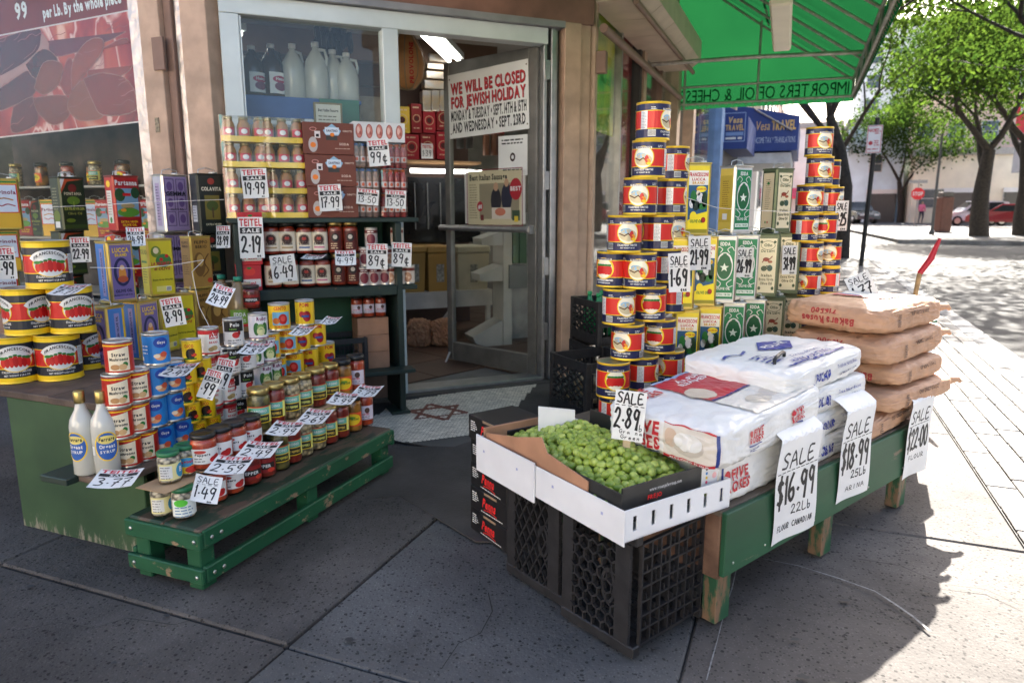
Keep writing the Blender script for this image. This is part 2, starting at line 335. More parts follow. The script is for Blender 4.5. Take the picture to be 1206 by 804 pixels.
# ================================================================== ground
def concrete(name, lo, hi, specks=True, tint=(1, 1, 1.0), sc=1.0):
    m = bpy.data.materials.new(name); m.use_nodes = True; nt = m.node_tree; b = nt.nodes['Principled BSDF']; b.inputs['Roughness'].default_value = 0.85; b.inputs['Specular IOR Level'].default_value = .3
    g = nt.nodes.new('ShaderNodeNewGeometry')
    n = nt.nodes.new('ShaderNodeTexNoise'); n.inputs['Scale'].default_value = 1.3 * sc; n.inputs['Detail'].default_value = 9; n.inputs['Roughness'].default_value = .72
    nt.links.new(g.outputs['Position'], n.inputs['Vector'])
    r = nt.nodes.new('ShaderNodeValToRGB'); r.color_ramp.elements[0].position = .33; r.color_ramp.elements[1].position = .68
    r.color_ramp.elements[0].color = (lo * tint[0], lo * tint[1], lo * tint[2], 1); r.color_ramp.elements[1].color = (hi * tint[0], hi * tint[1], hi * tint[2], 1)
    nt.links.new(n.outputs['Fac'], r.inputs[0]); last = r.outputs[0]
    n0 = nt.nodes.new('ShaderNodeTexNoise'); n0.inputs['Scale'].default_value = .9; n0.inputs['Detail'].default_value = 5; n0.inputs['Distortion'].default_value = .8; nt.links.new(g.outputs['Position'], n0.inputs['Vector'])
    m0 = nt.nodes.new('ShaderNodeMapRange'); m0.inputs[1].default_value = .35; m0.inputs[2].default_value = .6; m0.inputs[3].default_value = .6; m0.inputs[4].default_value = 1.12; nt.links.new(n0.outputs['Fac'], m0.inputs[0])
    x0 = nt.nodes.new('ShaderNodeMix'); x0.data_type = 'RGBA'; x0.blend_type = 'MULTIPLY'; x0.inputs[0].default_value = 1; nt.links.new(last, x0.inputs[6]); nt.links.new(m0.outputs[0], x0.inputs[7]); last = x0.outputs[2]
    if specks:
        for scale, thr, dark in ((85, .27, .45), (48, .24, .35), (30, .12, .3), (120, .3, 1.35)):
            v = nt.nodes.new('ShaderNodeTexVoronoi'); v.inputs['Scale'].default_value = scale; nt.links.new(g.outputs['Position'], v.inputs['Vector'])
            nn = nt.nodes.new('ShaderNodeTexNoise'); nn.inputs['Scale'].default_value = scale * 1.2; nt.links.new(g.outputs['Position'], nn.inputs['Vector'])
            ad = nt.nodes.new('ShaderNodeMath'); ad.operation = 'MULTIPLY_ADD'; ad.inputs[1].default_value = .35; nt.links.new(nn.outputs['Fac'], ad.inputs[0]); nt.links.new(v.outputs['Distance'], ad.inputs[2])
            lt = nt.nodes.new('ShaderNodeMath'); lt.operation = 'LESS_THAN'; lt.inputs[1].default_value = thr + .17; nt.links.new(ad.outputs[0], lt.inputs[0])
            gt = nt.nodes.new('ShaderNodeSeparateColor'); nt.links.new(v.outputs['Color'], gt.inputs[0])
            g2 = nt.nodes.new('ShaderNodeMath'); g2.operation = 'GREATER_THAN'; g2.inputs[1].default_value = .5; nt.links.new(gt.outputs[0], g2.inputs[0])
            mu = nt.nodes.new('ShaderNodeMath'); mu.operation = 'MULTIPLY'; nt.links.new(lt.outputs[0], mu.inputs[0]); nt.links.new(g2.outputs[0], mu.inputs[1])
            mx = nt.nodes.new('ShaderNodeMix'); mx.data_type = 'RGBA'; mx.blend_type = 'MULTIPLY'; nt.links.new(mu.outputs[0], mx.inputs[0]); nt.links.new(last, mx.inputs[6]); mx.inputs[7].default_value = (dark, dark, dark, 1)
            last = mx.outputs[2]
    nt.links.new(last, b.inputs['Base Color'])
    n3 = nt.nodes.new('ShaderNodeTexNoise'); n3.inputs['Scale'].default_value = 90; n3.inputs['Detail'].default_value = 5; nt.links.new(g.outputs['Position'], n3.inputs['Vector'])
    bp = nt.nodes.new('ShaderNodeBump'); bp.inputs['Strength'].default_value = .35; bp.inputs['Distance'].default_value = .01; nt.links.new(n3.outputs['Fac'], bp.inputs['Height']); nt.links.new(bp.outputs[0], b.inputs['Normal'])
    MATS[name] = m; return m
CON = [concrete('concrete_a', .06, .125, True, (1.12, 1.02, .95)), concrete('concrete_b', .05, .115, True, (1.12, 1.02, .95)), concrete('concrete_c', .07, .14, True, (1.02, 1, .98))]
CONJ = concrete('joint_dirt', .035, .09, False); ASPH = concrete('asphalt', .05, .085, True); ASPH2 = concrete('worn_asphalt', .05, .09, False, (1.1, 1, .93)); KERBM = concrete('kerb_stone', .2, .34, True)
mb = MB(); mb.box(-300, 300, -300, 300, -1.0, -.14); structure(mb.build('road', ASPH))
mb = MB(); mb.prism([S.w(a, b)[:2] for a, b in ((-12, -1.55), (60, -1.55), (60, 1.5), (4.6, 1.5), (4.6, 9), (-12, 9))], -.16, -.016)
walk = structure(mb.build('sidewalk', CONJ))
us = [1.41 + 1.43 * k for k in range(-5, 22)]
vs_ = [-.83, .21, 1.25, 2.46, 3.7, 4.9]
for i in range(len(us) - 1):
    for j in range(len(vs_) - 1):
        if j >= 2 and i >= 9: continue
        a, b = us[i], us[i + 1]; c, d = vs_[j], vs_[j + 1]
        g = .0025; tz = random.uniform(-.004, 0)
        if i == 5 and j in (2, 3): tz = .006
        mb = MB(); mb.box(-(b - a) / 2 + g, (b - a) / 2 - g, -(d - c) / 2 + g, (d - c) / 2 - g, -.05, 0, b=.006)
        mb.build('slab', CON[(i * 3 + j * 2) % 3], walk, S.w((a + b) / 2, (c + d) / 2, tz), S.rz)
# brick pavers between slabs and kerb
PAV = [M('paver_a', (.14, .135, .13), .85, var=.25, vs=30, bump=.3), M('paver_b', (.17, .16, .15), .85, var=.25, vs=30, bump=.3)]
strip = MB(); strip.prism([S.w(a, b)[:2] for a, b in ((-12, -1.55), (60, -1.55), (60, -.835), (-12, -.835))], -.015, -.008); strip = structure(strip.build('paver_strip', PAV[0]))
pm = []
for k in range(2):
    mb = MB(); mb.box(-.117, .117, -.056, .056, -.007, .002, b=.003); o = mb.build('paver', PAV[k], strip); pm.append(o)
first = [True, True]
for r_ in range(6):
    for k in range(40):
        u = 1.7 + k * .24 + (r_ % 2) * .12; v = -.895 - r_ * .12; q = random.randrange(2)
        loc = S.w(u, v, random.uniform(-.001, .003))
        if first[q]: o = pm[q]; first[q] = False
        else: o = pm[q].copy(); C.objects.link(o); o.parent = strip
        o.location = loc; o.rotation_euler.z = S.rz + random.uniform(-.01, .01)
kerb = MB(); kerb.box(-12, 60, -1.75, -1.555, -.3, -.02, 0, Matrix.Rotation(S.rz, 4, 'Z')); kerb = structure(kerb.build('kerb', CONJ))
for k in range(16):
    mb = MB(); mb.box(-.985, .985, -.1, .1, -.25, 0, b=.012); mb.build('kerb_stone', KERBM, kerb, S.w(-1 + k * 2.0, -1.655, random.uniform(-.006, .004)), S.rz)
# far island across the junction
mb = MB(); mb.prism([S.w(a, b)[:2] for a, b in ((31, -3.6), (31.0, -7), (30, -40), (90, -40), (90, -1), (45, -2.6))], -.14, 0); structure(mb.build('far_pavement', CON[2]))
mb = MB(); mb.prism([S.w(a, b)[:2] for a, b in ((30.8, -3.5), (30.8, -7.1), (29.8, -40), (30, -40), (31.0, -7), (31.0, -3.6))], -.14, .02); structure(mb.build('far_kerb', KERBM))
# pavements of the street the camera's back is turned to
mb = MB(); mb.prism([S.w(a, b)[:2] for a, b in ((-14, -14), (-14, 40), (-30, 40), (-30, -40), (-14, -40))], -.14, 0); structure(mb.build('opposite_pavement', CON[2]))
# chalky spill line and gum spots on the slabs
mb = MB(); 
def ribbon(pts, w, z):
    vs = []; fs = []
    for i, p in enumerate(pts):
        q = pts[min(i + 1, len(pts) - 1)]; o = pts[max(i - 1, 0)]; dx, dy = q[0] - o[0], q[1] - o[1]; d = math.hypot(dx, dy)
        ww = w * random.uniform(.5, 1.2); vs += [(p[0] - dy / d * ww, p[1] + dx / d * ww, z), (p[0] + dy / d * ww, p[1] - dx / d * ww, z)]
    for i in range(len(pts) - 1): fs.append((2 * i, 2 * i + 1, 2 * i + 3, 2 * i + 2))
    return vs, fs
pp = [P(x, y) for x, y in ((832, 803), (838, 780), (845, 755), (855, 715), (862, 695), (868, 668))]
mb.add(*ribbon(pp, .0018, .0075))
pp = [P(x, y) for x, y in ((900, 660), (940, 668), (985, 682), (1030, 698), (1052, 712), (1075, 728), (1095, 745))]
mb.add(*ribbon(pp, .0035, .0075))
cr_ = MB()
for q_ in (((20, 745), (70, 735), (110, 742), (150, 730), (205, 738), (240, 729)), ((520, 790), (540, 760), (566, 748), (580, 722), (575, 700)), ((1010, 660), (1060, 668), (1110, 690), (1160, 696), (1204, 716))): cr_.add(*ribbon([P(x, y) for x, y in q_], .0016, .0078))
tag(cr_.build('pavement_cracks', M('crack_dirt', (.02, .019, .018), .9)), None, None, kind='stuff')
tag(mb.build('chalk_streak', M('chalk', (.2, .2, .2), .9, var=.3, vs=60)), None, None, kind='stuff')
gum = MB()
for k in range(34):
    x, y = random.uniform(20, 1100), random.uniform(560, 800)
    p = P(x, y); n = 9; r = random.uniform(.004, .014); a = [r * random.uniform(.6, 1.2) for i in range(n)]
    gum.add([(p[0] + a[i] * math.cos(i * 2 * math.pi / n) * 1.3, p[1] + a[i] * math.sin(i * 2 * math.pi / n), .0085) for i in range(n)], [tuple(range(n))])
tag(gum.build('gum_spots', M('gum', (.035, .034, .036), .7)), None, None, kind='stuff')
# worn asphalt patch by the entrance
mb = MB(); mb.prism([P(x, y)[:2] for x, y in ((447, 530), (505, 527), (560, 520), (600, 640), (560, 640), (470, 585), (430, 590))][::-1], .006, .0095); structure(mb.build('asphalt_patch', ASPH2))
mb = MB(); mb.prism([P(x, y)[:2] for x, y in ((560, 521), (640, 447), (720, 450), (700, 520))][::-1], .0062, .0098); structure(mb.build('asphalt_apron', ASPH2))
# hexagon mosaic with a six-pointed star
TILE = [M('mosaic_grey', (.6, .55, .47), .5, var=.2, vs=25), M('mosaic_red', (.16, .03, .02), .5, var=.2, vs=40), M('mosaic_grout', (.08, .075, .07), .9)]
poly = [D.l(P(x, y)) for x, y in ((468, 475), (637, 449), (600, 490), (575, 514), (535, 528), (505, 527), (449, 519), (430, 500))]
def inside(x, y, pg):
    c = False; n = len(pg)
    for i in range(n):
        x0, y0 = pg[i]; x1, y1 = pg[(i + 1) % n]
        if (y0 > y) != (y1 > y) and x < (x1 - x0) * (y - y0) / (y1 - y0) + x0: c = not c
    return c
sc_ = D.l(P(515, 487)); ru = .175; 
def star(x, y):
    x -= sc_[0]; y -= sc_[1]; best = 9
    for s_ in (1, -1):
        tri = [(ru * math.cos(R_(a)), s_ * ru * math.sin(R_(a))) for a in (90, 210, 330)]
        for i in range(3):
            a, b = tri[i], tri[(i + 1) % 3]; dx, dy = b[0] - a[0], b[1] - a[1]
            t = max(0, min(1, ((x - a[0]) * dx + (y - a[1]) * dy) / (dx * dx + dy * dy)))
            best = min(best, math.hypot(x - a[0] - t * dx, y - a[1] - t * dy))
    return best < .016
mos = MB(); mos.prism(poly if sum((poly[i][0] * poly[(i + 1) % 8][1] - poly[(i + 1) % 8][0] * poly[i][1]) for i in range(8)) > 0 else poly[::-1], .006, .010, 2)
hr = .0135; dx = hr * math.sqrt(3)
for j in range(-10, 60):
    for i in range(-80, 40):
        x = i * dx + (j % 2) * dx / 2; y = -.75 + j * hr * 1.5
        if inside(x, y, poly):
            z = .012 + random.uniform(0, .0008)
            mos.add([(x + hr * .93 * math.sin(R_(60 * k)), y - hr * .93 * math.cos(R_(60 * k)), z) for k in range(6)], [tuple(range(6))], 1 if star(x, y) else 0)
mos = mos.build('entrance_mosaic', TILE, None, D.w(0, 0, 0), D.rz); structure(mos); mos['kind'] = 'stuff'
# ================================================================== shop building
shop = empty('shop_building', 'corner grocery shop with tan pilasters and a glass door on its cut corner', 'building', D.w(-.8, 1, 0))
shop.location = (0, 0, 0)
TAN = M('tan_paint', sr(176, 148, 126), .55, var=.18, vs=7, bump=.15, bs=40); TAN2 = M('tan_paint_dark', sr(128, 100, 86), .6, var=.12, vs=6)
WHITE_AL = M('white_aluminium', sr(205, 212, 210), .4, .1, var=.05); SILV = M('brushed_aluminium', (.42, .42, .42), .38, .8, var=.12, vs=14); BRONZE = M('grey_door_metal', (.2, .195, .18), .42, .6, var=.12, vs=10)
DPLATE = M('quilted_steel', (.45, .44, .42), .35, .85, var=.15, vs=10, bump=.6, bs=18)
HEAD = M('header_brown', sr(128, 92, 80), .6, var=.2, vs=6); DARK = M('dark_wall', (.05, .045, .042), .8); SOFF = M('soffit', (.25, .22, .2), .7); BRICKW = M('upper_brick', (.3, .2, .16), .85, var=.2, vs=12)
GLASS = glassmat('window_glass', (.95, .97, .96), .7); GLASSW = glassmat('shopfront_glass', (.95, .97, .97), .35)
def part(fr, name, mat, x0, x1, y0, y1, z0, z1, b=0.0, parent=None):
    mb = MB(); mb.box(-(x1 - x0) / 2, (x1 - x0) / 2, -(y1 - y0) / 2, (y1 - y0) / 2, 0, z1 - z0, b=b)
    par = parent if parent else shop
    o = mb.build(name, mat, par, fr.w((x0 + x1) / 2, (y0 + y1) / 2, z0), fr.rz)
    return o
# door wall
part(D, 'header', HEAD, -2.06, .34, -.05, .16, 2.375, 2.8)
part(D, 'header_track', M('grey_track', (.3, .29, .3), .5, .4), -2.0, .12, -.075, .1, 2.335, 2.372)
part(D, 'frame_head', WHITE_AL, -1.945, .02, -.03, .08, 2.235, 2.333, .004)
part(D, 'frame_jamb', WHITE_AL, -1.945, -1.845, -.028, .08, .02, 2.234, .004)
part(D, 'frame_jamb', WHITE_AL, -1.06, -.965, -.032, .075, .02, 2.234, .004)
part(D, 'frame_bead', WHITE_AL, -1.843, -1.835, -.02, .06, 1.0, 2.228)
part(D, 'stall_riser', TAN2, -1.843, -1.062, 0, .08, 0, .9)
part(D, 'window_sill', WHITE_AL, -1.843, -1.062, -.025, .09, .9, .98, .004)
part(D, 'window_pane', GLASS, -1.843, -1.062, .02, .026, .98, 2.234)
for a, b, m, c in ((.0, .022, SILV, -.01), (.022, .045, DARK, .02), (.045, .075, SILV, -.03), (.075, .1, SILV, -.005), (.1, .125, DARK, .02)): part(D, 'door_jamb', m, a, b, c, .1, 0.02, 2.333, .002)
part(D, 'pilaster', TAN, .125, .245, -.06, .12, 0, 2.374, .004); part(D, 'pilaster', TAN, .25, .33, -.03, .12, 0, 2.79, .004)
part(D, 'door_sill', SILV, -.965, .0, -.03, .14, .012, .04, .004); part(D, 'sill_step', M('sill_dark', (.06, .055, .05), .7), -1.05, .02, -.1, -.03, .0, .02)
for z in (2.02, 1.32, .75, .3): part(D, 'hinge', SILV, .005, .04, -.022, -.008, z, z + .12)
# left facade: pilaster strips and display window
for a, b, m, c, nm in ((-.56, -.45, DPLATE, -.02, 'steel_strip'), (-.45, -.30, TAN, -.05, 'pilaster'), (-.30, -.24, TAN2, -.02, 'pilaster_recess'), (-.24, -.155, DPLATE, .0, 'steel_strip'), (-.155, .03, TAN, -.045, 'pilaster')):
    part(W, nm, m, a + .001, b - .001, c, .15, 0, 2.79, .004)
part(W, 'pipe_bracket', TAN2, -.35, -.27, -.065, -.052, 1.95, 2.12); part(W, 'sticker', M('sticker', (.2, .16, .1), .5, var=.6, vs=60), -.39, -.36, -.054, -.051, 1.62, 1.7)
part(W, 'window_pane', GLASSW, -4.0, -.56, .02, .026, .62, 2.75); part(W, 'stall_riser', TAN2, -4.0, -.561, 0, .12, 0, .55); part(W, 'window_sill', SILV, -4.0, -.561, -.03, .1, .55, .62)
part(W, 'header', HEAD, -4.0, -.561, -.02, .1, 2.75, 2.8); part(W, 'frame_post', SILV, -2.36, -2.3, -.01, .07, .62, 2.75)
# right facade
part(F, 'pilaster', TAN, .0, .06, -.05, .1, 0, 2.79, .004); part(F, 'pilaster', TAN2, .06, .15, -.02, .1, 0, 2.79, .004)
part(F, 'switch_box', TAN2, .0, .055, -.12, -.051, 2.08, 2.22, .004); part(F, 'lock_plate', SILV, .07, .1, -.035, -.021, .85, .95)
for a, b, m, c in ((.86, .9, SILV, -.02), (1.49, 1.56, DARK, -.03), (1.56, 1.68, TAN, -.05), (2.5, 2.56, TAN2, -.03), (3.3, 3.5, TAN, -.06), (4.6, 4.8, TAN, -.05)): part(F, 'mullion', m, a, b, c, .08, .45, 2.79)
for a, b in ((.15, .86), (.9, 1.49), (1.68, 2.5), (2.56, 3.3)): part(F, 'window_pane', GLASSW, a, b, .02, .026, .45, 2.79)
part(F, 'stall_riser', DPLATE, .15, 4.6, -.03, .08, 0, .45)
part(F, 'window_poster', M('poster_green', sr(60, 150, 60), .5, var=.6, vs=4, col2=sr(230, 220, 60), emit=0), .16, .85, .035, .04, 1.75, 2.75)
po = Pr(); po.text('1.99', 0, 0, .09, sr(30, 120, 90), 1); po.text('Per Lb', .1, -.1, .05, sr(40, 140, 60), 1)
po.build('poster_text', flat(), PAPER, shop, None, F.w(.45, .016, 2.2), F.rz)
part(F, 'window_banner', M('banner_red', sr(150, 40, 45), .6, var=.5, vs=3), .95, 1.45, .035, .04, .9, 2.6)
gate = MB(); oct_ = [(-.38, 2.6), (-.38, 2.78), (-.27, 2.9), (0, 2.9), (0, 2.52), (-.27, 2.52)]
vs = [(x, y, z) for x in (0, 1, 2) for y, z in oct_]
for k in range(5):
    x0, x1 = k * .52, k * .52 + .512
    gate.add([(x, y, z) for x in (x0, x1) for y, z in oct_], [tuple(range(5, -1, -1)), tuple(range(6, 12))] + [(i, (i + 1) % 6, 6 + (i + 1) % 6, 6 + i) for i in range(6)])
gate.build('shutter_box', M('shutter_beige', sr(190, 170, 150), .5, var=.08), shop, F.w(.0, -.0, 0), F.rz)
mb = MB(); mb.tube([(.0, -.31, 2.5), (2.6, -.31, 2.5)], .02, 8); mb.tube([(.0, -.1, 2.36), (3.2, -.1, 2.36)], .03, 8); mb.build('shutter_rail', TAN2, shop, F.w(0, 0, 0), F.rz)
# upper storeys with a square corner over the cut entrance
fl = F.l(W.w(0, 0)); 
def isect(f1, f2):
    a, b, c, d = f1.u[0], -f2.u[0], f1.u[1], -f2.u[1]; e, g = f2.o[0] - f1.o[0], f2.o[1] - f1.o[1]; det = a * d - b * c
    t = (e * d - b * g) / det; return (f1.o[0] + f1.u[0] * t, f1.o[1] + f1.u[1] * t)
cor = isect(F, W); fu0 = F.l(cor)[0]
mb = MB(); q = [cor, F.w(16, 0)[:2], F.w(16, 8)[:2], W.w(-8, 8)[:2], W.w(-8, 0)[:2]]
mb.prism(q, 2.9, 10.5); mb.build('upper_wall', BRICKW, shop)
mb = MB(); q2 = [cor, F.w(16, 0)[:2], F.w(16, 8)[:2], W.w(-8, 8)[:2], W.w(-8, 0)[:2]]; mb.prism(q2, 2.8, 2.895); mb.build('soffit', SOFF, shop)
for k in range(5):
    for z in (3.9, 6.7):
        if k * 2.6 + 1 > 0: part(F, 'upper_window', M('upper_glass', (.05, .06, .07), .1), k * 3.1 + .4, k * 3.1 + 1.5, -.03, .05, z + .2, z + 1.9)
# room
room = [(-2.0, .10), (.34, .12), (3.9, 3.75), (1.2, 7.5), (-2.6, 8.2), (-5.6, 3.7)]
FLOORM = M('floor_tile', (.085, .045, .03), .45, var=.25, vs=2)
mb = MB(); mb.prism([D.w(*p)[:2] for p in room], -.02, .01); fl_ = mb.build('room_floor', M('floor_joint', (.2, .19, .18), .7), shop)
ft = None
for i in range(-6, 5):
    for j in range(0, 9):
        x, y = i * .46 + .1, .35 + j * .46
        c, s_ = math.cos(R_(22)), math.sin(R_(22)); X = x * c - (y - .3) * s_; Y = .3 + x * s_ + (y - .3) * c
        if not inside(X, Y, room) or Y < .37 or not inside(X - .3, Y, room) or not inside(X + .3, Y, room): continue
        if ft is None: m_ = MB(); m_.box(-.226, .226, -.226, .226, 0, .008, b=.002); ft = m_.build('floor_tile', FLOORM, fl_); o = ft
        else: o = ft.copy(); C.objects.link(o); o.parent = fl_
        o.location = D.w(X, Y, .0125); o.rotation_euler.z = D.rz + R_(22)
mb = MB(); mb.prism([D.w(*p)[:2] for p in [(-2.0, .14), (.3, .14), (3.8, 3.75), (1.2, 7.4), (-2.6, 8.1), (-5.5, 3.7)]], 2.72, 2.78); mb.build('ceiling', M('ceiling_panel', (.32, .3, .26), .8, var=.15, vs=1.5), shop)
for (a, b) in ((2, 3), (3, 4), (4, 5)):
    p, q = D.w(*room[a]), D.w(*room[b]); dx_, dy_ = q[0] - p[0], q[1] - p[1]; ln = math.hypot(dx_, dy_)
    mb = MB(); mb.box(0, ln, -.05, .05, 0, 2.72); mb.build('back_wall', M('room_wall', (.3, .28, .25), .8), shop, p, math.atan2(dy_, dx_))
for k in range(4):
    part(D, 'ceiling_beam', M('beam_wood', (.14, .08, .05), .6), -3.2, 2.4 if k > 1 else .6, 1.0 + k * 1.3, 1.14 + k * 1.3, 2.5, 2.72)
TUBE = M('tube_light', (1, .97, .9), .4, var=0, emit=2.0)
def striplamp(u, v, z, ln, ang, lab):
    e = empty('strip_light', lab, 'lamp', D.w(u, v, z), D.rz + R_(ang), 'fluorescent lamps inside the shop')
    mb = MB(); mb.box(-ln / 2, ln / 2, -.09, .09, .03, .08); mb.build('housing', WHITE_AL, e)
    for s_ in (-.045, .045):
        mb = MB(); mb.tube([(-ln / 2 + .02, s_, .012), (ln / 2 - .02, s_, .012)], .017, 8); mb.build('tube', TUBE, e)
striplamp(-2.25, 1.6, 2.5, 1.1, 20, 'fluorescent strip lamp on the ceiling behind the vinegar jugs'); striplamp(-.15, 1.7, 2.52, 1.1, 60, 'fluorescent strip lamp on the ceiling above the hanging cheese and door'); striplamp(-1.2, 3.8, 2.55, 1.3, 20, 'fluorescent strip lamp deep in the shop above the shelves')
striplamp(-3.6, 3.2, 2.52, 1.3, 0, 'fluorescent strip lamp on the ceiling behind the ham poster'); striplamp(1.2, 3.2, 2.52, 1.3, 45, 'fluorescent strip lamp on the ceiling beside the street windows')
# door leaf, swung into the shop
dr = empty('door', None, None, D.w(-.005, .06, .035), 0); dr.parent = shop
hx, hy = D.w(-.005, .06)[:2]; tip = P(530, 421, .04); ang = math.atan2(tip[1] - hy, tip[0] - hx); dr.rotation_euler.z = ang + math.pi   # local +x points from free edge to hinge
LW = math.hypot(tip[0] - hx, tip[1] - hy)
def dpart(name, mat, x0, x1, y0, y1, z0, z1, b=.003):
    mb = MB(); mb.box(x0, x1, y0, y1, z0, z1, b=b); return mb.build(name, mat, dr)
dpart('stile', BRONZE, -LW, -LW + .055, -.022, .022, 0, 2.2); dpart('stile', BRONZE, -.07, 0, -.022, .022, 0, 2.2)
dpart('top_rail', BRONZE, -LW + .056, -.071, -.022, .022, 2.11, 2.2); dpart('bottom_rail', BRONZE, -LW + .056, -.071, -.022, .022, 0, .14); dpart('pane', GLASS, -LW + .056, -.071, -.003, .003, .141, 2.109, 0)
mb = MB(); mb.tube([(-LW - .02, -.06, 1.02), (-.03, -.06, 1.02)], .022, 10); mb.box(-.05, -.015, -.065, -.02, .99, 1.05); mb.build('push_bar', SILV, dr)
mb = MB(); mb.tube([(-LW + .03, -.03, .06), (-LW + .02, -.07, -.02)], .01, 6); mb.build('door_stop', SILV, dr)
# notices on the door: put at the door's own surface
def on_door(name, label, cat, x0, z0, x1, z1, pr, tilt=0.0, base=WHT):
    e = empty(name, label, cat, (0, 0, 0)); m_ = Matrix.Translation(dr.location) @ Matrix.Rotation(dr.rotation_euler.z, 4, 'Z')
    e.location = m_ @ Vector(((x0 + x1) / 2, -.006 if name != 'closing_notice' else -.027, (z0 + z1) / 2)); e.rotation_euler = (0, tilt, dr.rotation_euler.z)
    mb = MB(); w, h = (x1 - x0) / 2, (z1 - z0) / 2; mb.box(-w, w, -.002, .0, -h, h); mb.build('sheet', M('sheet_' + name, base, .5, var=.05), e)
    pr.build('print', flat(.0004, -.0022), PAPER, e)
    return e
pr = Pr(); r1 = sr(190, 35, 45)
pr.text('WE WILL BE CLOSED', 0, .085, .075, r1, 2, w=.7); pr.text('FOR JEWISH HOLIDAY', 0, -.01, .075, r1, 2, w=.7)
for dx_, dz_ in ((.004, -.004),):
    pr.text('WE WILL BE CLOSED', dx_, .085 + dz_, .075, BLK, 1, w=.7); pr.text('FOR JEWISH HOLIDAY', dx_, -.01 + dz_, .075, BLK, 1, w=.7)
pr.text('MONDAY & TUESDAY \u2022 SEPT. 14TH & 15TH', 0, -.1, .068, BLK, 1, w=.71); pr.text('AND WEDNESDAY \u2022 SEPT. 23RD', 0, -.185, .068, BLK, 1, w=.69)
for a in (-.36, .36):
    for b in (-.19, .19): pr.ell(a, b, .006, .006, sr(90, 80, 60), 1, 8)
LX = lambda f_: -LW + f_ * LW
on_door('closing_notice', 'white notice on the glass door announcing closure for a holiday in red and black', 'sign', LX(.07), 1.675, LX(.93), 2.12, pr, -.03)
pr = Pr(); pr.lines(-.1, .1, .1, 2, .022, .01, BLK, 1, .1); pr.ell(0, -.01, .024, .03, sr(60, 40, 35), 1); pr.ell(0, -.01, .012, .014, WHT, 2); pr.lines(-.09, .09, -.1, 1, .02, .009, BLK)
on_door('small_notice', 'small white printed notice with a dark square emblem on the glass door', 'sign', LX(.60), 1.385, LX(.90), 1.655, pr, 0)
pr = Pr(); pr.frame(-.265, -.2, .265, .2, .006, sr(140, 50, 60), 1); pr.rect(-.255, -.19, .255, .19, sr(205, 195, 160), 1); pr.text('Best Italian Sausage', -.235, .125, .04, BLK, 2, w=.36, align=-1)
pr.rect(-.14, -.15, .235, .1, sr(150, 140, 115), 2); pr.ell(.02, -.02, .05, .09, sr(45, 42, 50), 3); pr.ell(.02, .075, .022, .03, sr(190, 150, 120), 4); pr.ell(.12, 0, .05, .1, sr(40, 42, 60), 3); pr.ell(.12, .1, .02, .028, sr(190, 150, 120), 4)
pr.rect(-.02, -.15, .16, -.07, sr(215, 205, 190), 5); pr.ell(.06, -.1, .05, .028, sr(200, 120, 95), 6); pr.ell(.205, .055, .055, .075, sr(175, 40, 50), 7); pr.text('BEST', .205, .045, .028, WHT, 8); pr.ell(-.135, -.06, .03, .036, sr(175, 40, 50), 4); pr.text('#1', -.135, -.075, .028, WHT, 5)
pr.lines(-.24, -.16, .09, 14, .018, .006, sr(120, 110, 90)); pr.rect(.17, -.16, .24, -.09, sr(60, 80, 60), 3); pr.rect(.19, -.17, .225, -.13, sr(220, 190, 60), 4); pr.rect(-.13, -.16, -.1, -.12, sr(110, 40, 40), 4)
on_door('newspaper_poster', 'framed newspaper page about italian sausage fixed to the glass door above the push bar', 'poster', LX(.22), 1.055, LX(.88), 1.42, pr, -.01, (.6, .58, .55))
# ================================================================== awning
AWN = bpy.data.materials.new('awning_vinyl'); AWN.use_nodes = True; nt = AWN.node_tree; nt.nodes.clear()
o_ = nt.nodes.new('ShaderNodeOutputMaterial'); mx = nt.nodes.new('ShaderNodeMixShader'); df = nt.nodes.new('ShaderNodeBsdfDiffuse'); tl = nt.nodes.new('ShaderNodeBsdfTranslucent')
nn = nt.nodes.new('ShaderNodeTexNoise'); nn.inputs['Scale'].default_value = 2.2; nn.inputs['Detail'].default_value = 6; rr = nt.nodes.new('ShaderNodeValToRGB'); rr.color_ramp.elements[0].color = (.004, .042, .013, 1); rr.color_ramp.elements[1].color = (.007, .066, .019, 1)
gg = nt.nodes.new('ShaderNodeNewGeometry'); nt.links.new(gg.outputs['Position'], nn.inputs['Vector']); nt.links.new(nn.outputs['Fac'], rr.inputs[0]); nt.links.new(rr.outputs[0], df.inputs[0]); nt.links.new(rr.outputs[0], tl.inputs[0])
mx.inputs[0].default_value = .55; nt.links.new(df.outputs[0], mx.inputs[1]); nt.links.new(tl.outputs[0], mx.inputs[2]); nt.links.new(mx.outputs[0], o_.inputs[0])
aw = empty('awning', 'green vinyl awning over the pavement with dark lettering on its end panel', 'awning', F.w(0, 0, 0), F.rz)
A0, A1, AV, ZF, ZV, ZW = fu0 + .05, 3.5, -1.8, 2.27, 2.5, 3.72
nseg = 9
for k in range(nseg):
    a = A0 + (A1 - A0) * k / nseg; b = A0 + (A1 - A0) * (k + 1) / nseg
    mb = MB(); ns = 8
    for i in range(ns):
        f0, f1 = i / ns, (i + 1) / ns
        sg = lambda f_: .0 - .03 * math.sin(math.pi * f_)
        for j in range(4):
            g0, g1 = a + (b - a) * j / 4, a + (b - a) * (j + 1) / 4
            zz = lambda f_, g_: ZW + (ZV - ZW) * f_ - .03 * math.sin(math.pi * f_) * math.sin(math.pi * (g_ - a) / (b - a))
            mb.add([(g0, AV * f0, zz(f0, g0)), (g1, AV * f0, zz(f0, g1)), (g1, AV * f1, zz(f1, g1)), (g0, AV * f1, zz(f1, g0))], [(0, 1, 2, 3)], 0, None, True)
    mb.build('canopy_panel', AWN, aw)
